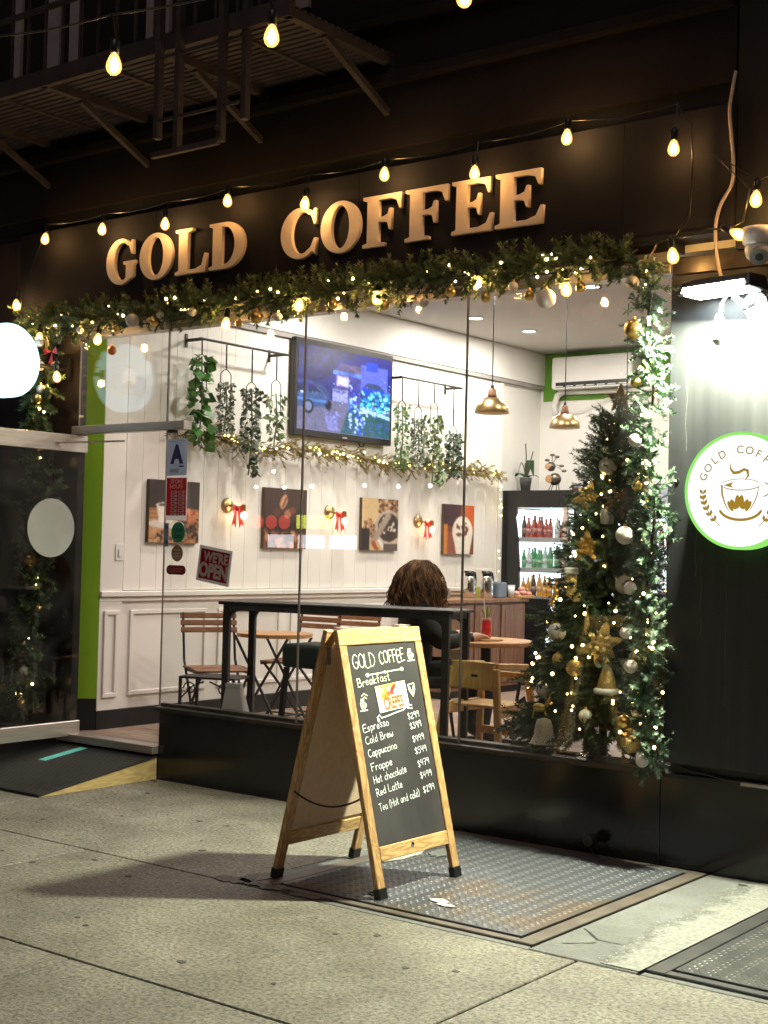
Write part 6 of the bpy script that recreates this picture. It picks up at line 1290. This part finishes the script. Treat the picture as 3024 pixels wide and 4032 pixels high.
# white paper bag
bg_ = thing('paper_bag', 'crumpled white paper bag standing behind the bar table leg', 'bag', (.40,.28,FZ), R(20))
obj('body', MB().add([(-.09,-.05,0),(.09,-.05,0),(.10,.05,0),(-.10,.05,0),(-.085,-.05,.2),(.09,-.055,.2),(.09,.05,.2),(-.09,.045,.2),(-.06,-.02,.40),(.03,-.015,.42),(.04,.02,.42),(-.06,.02,.39)], [(0,1,5,4),(1,2,6,5),(2,3,7,6),(3,0,4,7),(4,5,9,8),(5,6,10,9),(6,7,11,10),(7,4,8,11),(8,9,10,11),(0,3,2,1)]), M['paper'], bg_); obj('fold', MB().box(-.062,.042,-.024,.024,.40,.425), M['paper'], bg_)
# green stool
t = thing('bar_stool', 'dark green cushioned bar stool on black legs beside the chalkboard sign', 'stool', (.90,.50,FZ)); obj('cushion', MB().box(-.17,.17,-.17,.17,.55,.70), M['green_leather'], t, bevel=.035, seg=3, smooth=True)
for x_ in (-.14,.14):
    for y_ in (-.14,.14): obj('leg', MB().bar((x_,y_,.55),(x_*1.25,y_*1.25,0),.028,.028), M['iron'], t)
obj('foot_ring', MB().tube([(.185*math.cos(a),.185*math.sin(a),.14) for a in np.linspace(0,6.283,25)], .011, 8), M['chrome'], t, smooth=True)
# round dining table with drink
t = thing('round_table', 'round honey-wood table with black base beside the seated person', 'table', (1.36,1.72,FZ)); obj('top', MB().lathe([(.0,.672),(.31,.672),(.318,.68),(.318,.70),(.312,.707),(.0,.707)], (0,0,0), 40), M['table'], t); obj('column', MB().tube([(0,0,.04),(0,0,.671)], .035, 12), M['iron'], t)
for a_ in (20,110,200,290): obj('foot', MB().bar((.0,0,.035),(.30*math.cos(R(a_)),.30*math.sin(R(a_)),.02),.05,.03), M['iron'], t)
ZT = FZ+.7075
t = thing('serving_board', 'thin round wooden serving board under the red drink', 'board', (1.37,1.66,ZT)); obj('disc', MB().lathe([(.0,.0),(.14,.0),(.145,.008),(.14,.016),(.0,.016)], (0,0,0), 30), M['beech'], t); obj('napkin', MB().obox((-.08,-.02,.0175),(1,.3,0),(-.3,1,0),(0,0,1),.06,.05,.001), M['paper'], t)
t = thing('red_drink', 'mason jar of red iced drink with pineapple leaves and a straw', 'drink', (1.40,1.66,ZT+.0165))
obj('jar', MB().lathe([(.030,0),(.034,.008),(.034,.10),(.029,.115),(.030,.125)], (0,0,0), 20), pm('red_drink_glass', (.55,.015,.02), (.70,.05,.05), scale=30, rough=.1, coat=.6), t, smooth=True); obj('rim', MB().lathe([(.031,.118),(.033,.124),(.031,.132),(.027,.132)], (0,0,0), 20), pm('pink_glass', (.65,.3,.3), rough=.15), t)
obj('straw', MB().tube([(.0,0,.06),(-.02,-.01,.27)], .004, 6), M['plastic_white'], t)
for a_ in range(7):
    an = a_*.9; obj('pineapple_leaf', MB().add([(.008*math.cos(an),.008*math.sin(an),.12),(.03*math.cos(an+.3),.03*math.sin(an+.3),.17),(.055*math.cos(an),.055*math.sin(an),.225-.01*(a_%3)),(.03*math.cos(an-.3),.03*math.sin(an-.3),.17)], [(0,1,2,3)]), pm('pineapple_leaf', (.16,.22,.06), (.30,.34,.12), scale=30, rough=.5), t)
# upholstered chairs
def tub_chair(label, loc, rz, mat, h_=.82):
    t = thing('upholstered_chair', label, 'chair', loc, rz, group='dark upholstered dining chairs')   # faces +X
    obj('seat', MB().box(-.22,.24,-.23,.23,.40,.48), mat, t, bevel=.03, seg=3, smooth=True)
    for i in range(5):
        a_ = (i-2)*.30; c_ = Vector((-.27+.06*(1-math.cos(a_*1.6)),math.sin(a_)*.40,.44+(h_-.44)/2)); tn = Vector((math.sin(a_)*.6,math.cos(a_),0)); obj('back_channel', MB().obox(c_, tn, (-.12,0,1), (1,-math.sin(a_)*.6,.12), .062, (h_-.40)/2, .035), mat, t, bevel=.022, seg=3, smooth=True)
    for x_ in (-.19,.20):
        for y_ in (-.19,.19): obj('leg', MB().tube([(x_,y_,.41),(x_*1.25,y_*1.2,0)], [.014,.009], 6), M['iron'], t)
tub_chair('dark green channel-backed chair at the round table', (1.66,2.18,FZ), R(235), M['green_leather'], .80)
tub_chair('tall black chair back behind the Christmas tree', (1.72,3.0,FZ), R(200), M['dark_fabric'], 1.02)
tub_chair('black chair on which the long-haired person sits', (1.06,1.25,FZ), R(58), M['dark_fabric'], .70)
# child's high chair
hc_ = thing('high_chair', 'light wooden child high chair standing just inside the window', 'high chair', (1.86,1.0,FZ))
bm_ = M['beech']
def post(nm, a_, b_, w_=.045, d_=.028): obj(nm, MB().bar(a_, b_, w_, d_, (0,1,0)), bm_, hc_, bevel=.005)
for s_ in (-1,1):
    post('leg', (s_*.165,-.18,.60),(s_*.235,-.24,0)); post('leg', (s_*.165,.17,.58),(s_*.225,.24,0))
    obj('arm_rail', MB().bar((s_*.163,-.17,.615),(s_*.163,.18,.595),.028,.04), bm_, hc_, bevel=.006); obj('side_rail', MB().bar((s_*.190,-.185,.345),(s_*.188,.185,.345),.022,.075), bm_, hc_, bevel=.005)
obj('backrest', MB().obox((0,-.185,.555),(1,0,0),(0,.12,1),(0,1,-.12),.155,.085,.009), bm_, hc_, bevel=.007); obj('label_slot', MB().obox((.02,-.196,.555),(1,0,0),(0,.12,1),(0,1,-.12),.022,.006,.0015), M['black'], hc_)
obj('seat', MB().box(-.155,.155,-.17,.165,.36,.378), bm_, hc_, bevel=.004); obj('front_bar', MB().bar((-.15,.17,.54),(.15,.17,.54),.026,.04), bm_, hc_, bevel=.005); obj('foot_rail', MB().bar((-.20,.215,.18),(.20,.215,.18),.022,.05), bm_, hc_, bevel=.005)
obj('strap', MB().bar((.17,-.02,.34),(.19,.12,.40),.006,.05), M['dark_fabric'], hc_)
# ================================================================== CHRISTMAS TREE
TX, TY = 2.88, .58
tr_ = thing('christmas_tree', 'decorated green Christmas tree standing inside the right window pane', 'tree', (TX,TY,FZ))
obj('trunk', MB().tube([(0,0,.02),(0,0,1.2),(.05,.0,2.05)], [.025,.02,.006], 8), M['bark'], tr_)
for a_ in (20,140,260): obj('stand_leg', MB().bar((0,0,.16),(.26*math.cos(R(a_)),.26*math.sin(R(a_)),.01),.03,.02), M['iron'], tr_)
A = []; limbs = MB()
for i in range(2900):
    h = rng.uniform(0,1)**1.55; z = .29+1.77*h; rad = .43*(1-h)**.78+.045; a_ = rng.uniform(0,6.283); q = rng.uniform(.08,.95)
    layer = .86+.14*math.sin(h*38); rad *= layer
    p = np.array([TX+.05*h+rad*q*math.cos(a_), TY+rad*q*math.sin(a_), FZ+z+rad*(1-q)*.35])
    d = np.array([math.cos(a_), math.sin(a_), -.28+.75*h*h+rng.normal()*.25])
    A.append(place(SPR_T[rng.integers(5)], p, d, rng.uniform(.65,1.05)*(1-.35*h), rng.uniform(0,6.28)))
for i in range(44):
    h = i/44; z = .42+1.55*h; a_ = i*2.4; rad = .36*(1-h)**.85+.02
    limbs.tube([(.05*h,0,z+.08),(.05*h+rad*math.cos(a_),rad*math.sin(a_),z-.03)], [.009,.004], 5)
obj('branches', limbs, M['bark'], tr_, kind='stuff'); quads_obj('crown', A, M['tree_needle'], tr_, (TX,TY,FZ))
pts = []
for i in range(125):
    h = rng.uniform(0,1)**1.2; z = .38+1.66*h; rad = .43*(1-h)**.85+.04; a_ = R(-62)+rng.normal()*1.1
    pts.append((TX+.05*h+rad*math.cos(a_), TY+rad*math.sin(a_), FZ+z))
pts.sort(key=lambda q: q[2])
spiral = [(TX+.05*k/60+(.40*(1-k/60)**.85+.02)*math.cos(k*.9), TY+(.40*(1-k/60)**.85+.02)*math.sin(k*.9), FZ+.40+1.6*k/60) for k in range(61)]
fairy('fairy_lights', 'warm fairy lights wound round the Christmas tree', pts, spiral, fb, 'fairy lights inside the shop')
TG = 'ornaments on the Christmas tree'
pearl = M['bauble_white']; sil = M['bauble_silver']; gg = M['gold_dull']
for p, r_, mt_, lb in [((2.942,.459,1.983),.050,pearl,'white ball near the top of the Christmas tree'),((2.765,.255,1.082),.050,pearl,'white ball at the left edge of the Christmas tree, halfway up'),((3.087,.399,1.347),.050,pearl,'pearl ball on the right of the tree above the big gold flower'),((2.911,.194,.905),.044,gg,'patterned gold ball low on the Christmas tree'),((2.723,.198,.781),.042,sil,'silvery ball with dark band at the lower left of the tree'),((3.177,.376,.963),.042,pearl,'pale ball low on the right of the tree by the garland'),((3.205,.264,.572),.044,gg,'gold striped ball at the bottom right of the tree'),((2.80,.21,.945),.030,gg,'small bronze ball at the lower left of the Christmas tree'),((2.86,.19,.56),.03,sil,'pinkish small ball beneath the tree next to the bell')]:
    bauble(p, r_, mt_, lb, TG)
for p, r_, lb in [((2.80,.42,1.50),.036,'white ball at the left of the tree beside the gold star flower'),((3.06,.47,1.60),.038,'white ball at the right of the tree below the bronze flower'),((2.98,.20,.66),.036,'white ball low in the middle of the tree'),((2.90,.50,2.08),.026,'small white ball just below the tree topper')]: bauble(p, r_, pearl, lb, TG)
bauble((3.212,.323,.704), .040, pearl, 'oval pale ornament at the lower right of the tree', TG, (.8,.8,1.25))
def flower(p, r_, mat, label, np_=6):
    t = thing('poinsettia', label, 'ornament', p, group=TG)
    n_ = Vector((.5,-.85,.12)).normalized(); u = Vector((0,0,1)).cross(n_).normalized(); v = n_.cross(u)
    for ring, (sc_, off_, ph) in enumerate([(1,0,0),(.62,.018,.5)]):
        for k in range(np_):
            a_ = 2*math.pi*(k+ph)/np_+.3; d_ = u*math.cos(a_)+v*math.sin(a_); s_ = n_.cross(d_); q = r_*sc_*(1+.15*math.sin(k*2.3))
            P = [n_*off_, d_*q*.45+s_*q*.24+n_*(off_+.008), d_*q*.8+s_*q*.14+n_*off_, d_*q+n_*(off_-.012), d_*q*.8-s_*q*.14+n_*off_, d_*q*.45-s_*q*.24+n_*(off_+.008), d_*q*.5+n_*(off_+.018)]
            obj('petal', MB().add(P, [(0,1,6),(1,2,6),(2,3,6),(3,4,6),(4,5,6),(5,0,6)]), mat, t)
    obj('centre', MB().ball(tuple(n_*.03), .012, 8, 6), M['gold'], t)
flower((2.855,.403,1.815),.085,gg,'gold poinsettia flower high on the left of the tree'); flower((3.03,.42,1.785),.085,pm('bronze_glitter', (.18,.11,.05), (.36,.24,.12), scale=120, rough=.4, metal=.6),'bronze poinsettia flower high on the right of the tree',8)
flower((2.90,.32,1.545),.085,M['gold'],'shiny gold star flower in the middle of the tree',5); flower((3.04,.245,1.032),.115,gg,'large gold poinsettia flower on the lower middle of the tree')
t = thing('drum_ornament', 'white frosted drum ornament below the bronze flower', 'ornament', (2.98,.39,1.708), group=TG); obj('drum', MB().lathe([(.030,-.04),(.036,-.034),(.036,.034),(.030,.04),(0,.04)], (0,0,0), 16), sil, t, smooth=True); obj('cap', MB().lathe([(.012,.04),(.010,.055),(0,.055)], (0,0,0), 10), M['gold'], t)
t = thing('stocking_ornament', 'gold glitter Christmas stocking with white cuff on the left of the tree', 'ornament', (2.831,.28,1.335), group=TG)
P = [(-.028,.06),(.032,.06),(.030,-.02),(.062,-.055),(.058,-.085),(.020,-.09),(-.024,-.05)]; n_ = Vector((.55,-.83,0)); u = Vector((.83,.55,0)); fr = (Vector((0,0,0)),u,Vector((0,0,1)),n_)
k = len(P); mb = MB(); mb.add([u*p[0]+Vector((0,0,p[1]))+n_*.012 for p in P]+[u*p[0]+Vector((0,0,p[1]))-n_*.012 for p in P], [tuple(range(k)),tuple(reversed(range(k,2*k)))]+[(i,i+k,(i+1)%k+k,(i+1)%k) for i in range(k)]); obj('sock', mb, gg, t, bevel=.004); obj('cuff', MB().obox((0,0,.078), u, (0,0,1), n_, .038, .018, .018), pearl, t, bevel=.006)
t = thing('bead_ornament', 'long gold beaded ornament at the left edge of the tree', 'ornament', (2.717,.30,1.21), group=TG)
for i in range(12): obj('bead', MB().ball((.012*math.sin(i),0,.11-.019*i), .012+.006*math.sin(i*.6), 8, 6), M['gold'], t)
t = thing('drop_ornament', 'slender gold drop ornament in the middle of the tree', 'ornament', (2.95,.25,1.187), group=TG); obj('drop', MB().lathe([(.0,-.10),(.016,-.085),(.014,-.05),(.006,.02),(.003,.08)], (0,0,0), 10), gg, t, smooth=True); obj('tip', MB().ball((0,0,-.095), .014, 8, 6), M['gold'], t)
t = thing('gnome_hat', 'gold gnome hat ornament with white brim low on the tree', 'ornament', (3.087,.225,.80), group=TG); obj('hat', MB().lathe([(.055,.0),(.045,.05),(.025,.11),(.006,.165),(0,.17)], (0,0,0), 16), gg, t, smooth=True); obj('brim', MB().lathe([(.05,-.02),(.068,-.015),(.068,.005),(.055,.012)], (0,0,0), 16), pearl, t, smooth=True); obj('pompom', MB().ball((-.03,-.03,.13), .016, 8, 6), pearl, t)
t = thing('bell_ornament', 'big cream glittered bell ornament at the bottom left of the tree', 'ornament', (2.777,.12,.578), group=TG); obj('bell', MB().lathe([(.080,-.075),(.070,-.068),(.052,-.03),(.046,.02),(.036,.05),(.0,.062)], (0,0,0), 20), pm('cream_glitter', (.42,.36,.26), (.72,.66,.54), scale=200, rough=.5, bump=.4, bscale=300), t, smooth=True); obj('clapper', MB().lathe([(.012,-.13),(.016,-.12),(.010,-.06)], (0,0,0), 8), M['plastic_black'], t)
t = thing('reindeer_ornament', 'shiny gold reindeer ornament above the cream bell', 'ornament', (2.729,.155,.685), group=TG); obj('body', MB().ball((0,0,0), .030, 10, 8, (1.5,.7,.8)), M['gold'], t); obj('head', MB().ball((.055,0,.03), .018, 8, 6, (1.3,.8,.8)), M['gold'], t); obj('neck', MB().tube([(.03,0,.0),(.05,0,.03)], .010, 6), M['gold'], t)
for x_ in (-.03,.03): obj('leg', MB().tube([(x_,0,-.01),(x_*1.5,0,-.06)], .005, 5), M['gold'], t); obj('antler', MB().tube([(.05,0,.04),(.05+x_*.6,0,.075),(.06+x_,0,.09)], .004, 5), M['gold'], t)
t = thing('tree_topper', 'wire star topper on the Christmas tree with gold bow', 'ornament', (2.95,.575,2.36), group=TG)
n_ = Vector((.5,-.86,0)); u = Vector((.86,.5,0))
st_ = [u*(.085*(1 if k%2==0 else .42)*math.sin(math.pi*k/5))+Vector((0,0,.085*(1 if k%2==0 else .42)*math.cos(math.pi*k/5))) for k in range(11)]
obj('star', MB().tube(st_, .005, 5), gg, t); mb = MB(); mb.add([n_*.012]+[q for q in st_[:-1]], [(0,1+k,1+(k+1)%10) for k in range(10)]); obj('star_mesh', mb, pm('wire_mesh', (.28,.24,.20), (.45,.40,.33), scale=80, rough=.5, metal=.5), t)
for s_ in (-1,1): obj('bow_loop', MB().add([(0,0,-.16),tuple(u*s_*.09+n_*.03+Vector((0,0,-.10))),tuple(u*s_*.11+n_*.03+Vector((0,0,-.19))),tuple(u*s_*.03+n_*.04+Vector((0,0,-.24)))], [(0,1,2,3)]), M['gold'], t)
t = thing('wooden_crate', 'low wooden crate on the floor beneath the Christmas tree', 'crate', (3.05,.38,FZ))
for y_ in (-.16,.16): obj('board', MB().box(-.28,.28,y_-.01,y_+.01,.02,.20), M['walnut'], t, bevel=.003)
for x_ in (-.27,.27): obj('board', MB().box(x_-.01,x_+.01,-.149,.149,.02,.20), M['walnut'], t, bevel=.003)
obj('bottom', MB().box(-.28,.28,-.15,.15,.0,.019), M['walnut'], t)

# ================================================================== PERSON
pe = thing('person', 'person with long wavy brown hair in a dark coat seated with back to the window', 'person', (1.08,1.29,FZ), R(55))
V = {'pel':((0,0,.50),.165),'sp':((-.02,0,.70),.155),'ch':((-.01,0,.87),.155),'nk':((.03,0,1.0),.055),'hb':((.05,0,1.07),.080),'hm':((.055,0,1.12),.092),'ht':((.05,0,1.17),.075)}
E_ = [('pel','sp'),('sp','ch'),('ch','nk'),('nk','hb'),('hb','hm'),('hm','ht')]
for s_, n_ in ((-1,'r'),(1,'l')):
    V.update({'sh'+n_:((-.01,s_*.17,.90),.085),'el'+n_:((.08,s_*.26,.70),.066),'wr'+n_:((.33,s_*.15,.725),.040),'pa'+n_:((.40,s_*.13,.735),.032),'hp'+n_:((.04,s_*.11,.49),.105),'kn'+n_:((.46,s_*.13,.48),.082),'an'+n_:((.44,s_*.13,.10),.052),'to'+n_:((.58,s_*.13,.045),.040)})
    E_ += [('ch','sh'+n_),('sh'+n_,'el'+n_),('el'+n_,'wr'+n_),('wr'+n_,'pa'+n_),('pel','hp'+n_),('hp'+n_,'kn'+n_),('kn'+n_,'an'+n_),('an'+n_,'to'+n_)]
    for k,(dx,dy,ln) in enumerate([(.06,.030,.8),(.078,.012,1),(.082,-.004,1),(.074,-.018,.95)]):
        V[f'fa{k}{n_}'] = ((.40+dx*.6,s_*(.13-dy),.742),.0095); V[f'fb{k}{n_}'] = ((.40+dx,s_*(.13-dy*1.1),.722),.0080); E_ += [('pa'+n_,f'fa{k}{n_}'),(f'fa{k}{n_}',f'fb{k}{n_}')]
    V['th'+n_] = ((.405,s_*.085,.735),.010); V['tb'+n_] = ((.435,s_*.075,.725),.009); E_ += [('pa'+n_,'th'+n_),('th'+n_,'tb'+n_)]
ks = list(V); me = bpy.data.meshes.new('body'); me.from_pydata([V[k][0] for k in ks], [(ks.index(a),ks.index(b)) for a,b in E_], [])
tmp = bpy.data.objects.new('tmp', me); COL.objects.link(tmp); mod = tmp.modifiers.new('skin','SKIN'); mod.use_smooth_shade = True
for i, k in enumerate(ks): r_ = V[k][1]; me.skin_vertices[0].data[i].radius = (r_, r_*(.78 if k in ('sp','ch') else 1)); me.skin_vertices[0].data[i].use_root = (k == 'pel')
sb = tmp.modifiers.new('sub','SUBSURF'); sb.levels = 2; sb.render_levels = 2
bme = bpy.data.meshes.new_from_object(tmp.evaluated_get(bpy.context.evaluated_depsgraph_get())); bpy.data.objects.remove(tmp); bme.name = 'body'
skin = pm('skin', (.48,.28,.19), (.54,.33,.23), scale=8, rough=.5); bme.materials.clear(); bme.materials.append(M['dark_fabric']); bme.materials.append(skin); bme.materials.append(M['plastic_black'])
for p in bme.polygons:
    c_ = p.center; p.use_smooth = True; p.material_index = 1 if (c_.z > 1.0 or (c_.x > .345 and c_.z > .66)) else 2 if (c_.z < .09) else 0
bo = link('body', bme, None, pe)
obj('nose', MB().add([(.135,0,1.10),(.15,0,1.075),(.135,.014,1.07),(.135,-.014,1.07)], [(0,1,2),(0,3,1),(1,3,2)]), skin, pe)
for s_ in (-1,1): obj('eye', MB().ball((.128,s_*.032,1.105), .011, 8, 6), M['plastic_white'], pe); obj('ear', MB().ball((.045,s_*.098,1.095), .022, 8, 6, (.5,.4,1)), skin, pe)
obj('mouth', MB().ball((.128,0,1.045), .018, 8, 6, (.4,1,.3)), pm('lips', (.40,.13,.11), rough=.4), pe)
hm_ = pm('brown_hair', (.05,.024,.012), (.26,.135,.07), scale=22, rough=.7, stretch=(1,1,.4), spec=.15); hr = MB(); g = np.random.default_rng(5)
hr.ball((.030,0,1.12), .110, 18, 12, (1.0,1.02,1.0))
for i in range(950):
    a_ = g.uniform(R(48),R(312)); el_ = g.uniform(.1,1.45); r0 = .112; p = np.array([.03+r0*math.cos(el_)*math.cos(a_), r0*math.cos(el_)*math.sin(a_), 1.125+r0*math.sin(el_)])
    out_ = np.array([math.cos(a_), math.sin(a_), 0]); L_ = g.uniform(.20,.36); ph = g.uniform(0,6.28); fr_ = g.uniform(6,13); P = []; wv = g.uniform(.012,.034)
    q = p.copy(); vel = out_*.8*math.cos(el_)+np.array([0,0,math.sin(el_)*.7])+out_*.55
    for k in range(11):
        P.append(tuple(q+np.array([math.sin(ph+k*fr_*.12), math.cos(ph*1.3+k*fr_*.14), 0])*wv*(k/10)))
        vel = vel*.72+np.array([0,0,-.42])+out_*.03; nv = vel/np.linalg.norm(vel); q = q+nv*L_/10
        rr = math.hypot(q[0]-.02, q[1]); 
        lim = .145+.095*((i*37)%10)/10
        if rr > lim: q[0] = .02+(q[0]-.02)*lim/rr; q[1] *= lim/rr
    hr.tube(P, [.0028]*3+[.0036]*5+[.003,.002,.001], 3)
obj('hair', hr, hm_, pe, smooth=True)
t = thing('white_napkin', 'crumpled white napkin hanging at the edge of the round table', 'napkin', (1.27,1.42,FZ+.52)); obj('fold', MB().add([(0,0,.12),(.05,.03,.13),(.09,.06,.02),(.06,.05,-.05),(.01,.02,.03)], [(0,1,2),(0,2,3),(0,3,4)]), M['paper'], t); obj('fold', MB().add([(.02,-.02,.10),(.06,.0,.09),(.05,.02,-.03)], [(0,1,2)]), M['paper'], t)

# ================================================================== ACROSS THE STREET (seen only as reflections in the glass)
fb_ = thing('far_shopfront', 'dark building across the street with lit shop strip, seen as reflections', 'building', (-18,-22,-.12))
obj('wall', MB().box(-14,30,-4,-.2,0,11), M['upper'], fb_)
for x_ in (-.75,.35,1.45): obj('lit_window', MB().box(x_-.45,x_+.45,-.199,-.15,1.62,1.98), emit('far_white_light', (.9,.95,1.0), 7, False), fb_)
for x_ in (.0,.42,.82): obj('yellow_neon', MB().box(x_-.14,x_+.14,-.19,-.12,2.15,2.52), emit('far_yellow_light', (.85,.95,.08), 9, False), fb_)
for x_ in (-1.6,-1.1,-.62): obj('red_neon', MB().lathe([(.13,0),(.19,0),(.19,.05),(.13,.05)], (x_,-.19,2.32), 16, 'y'), emit('far_red_light', (1.0,.06,.04), 5, False), fb_)
for x_,z_ in [(-1.65,3.29),(.38,3.29),(-.6,3.26),(3.3,3.26),(4.3,3.27),(-1.0,3.71),(2.2,3.3)]: obj('spot_lamp', MB().ball((x_,-.1,z_), .055, 8, 6), emit('far_spot', (.95,1.0,1.0), 26, False), fb_)
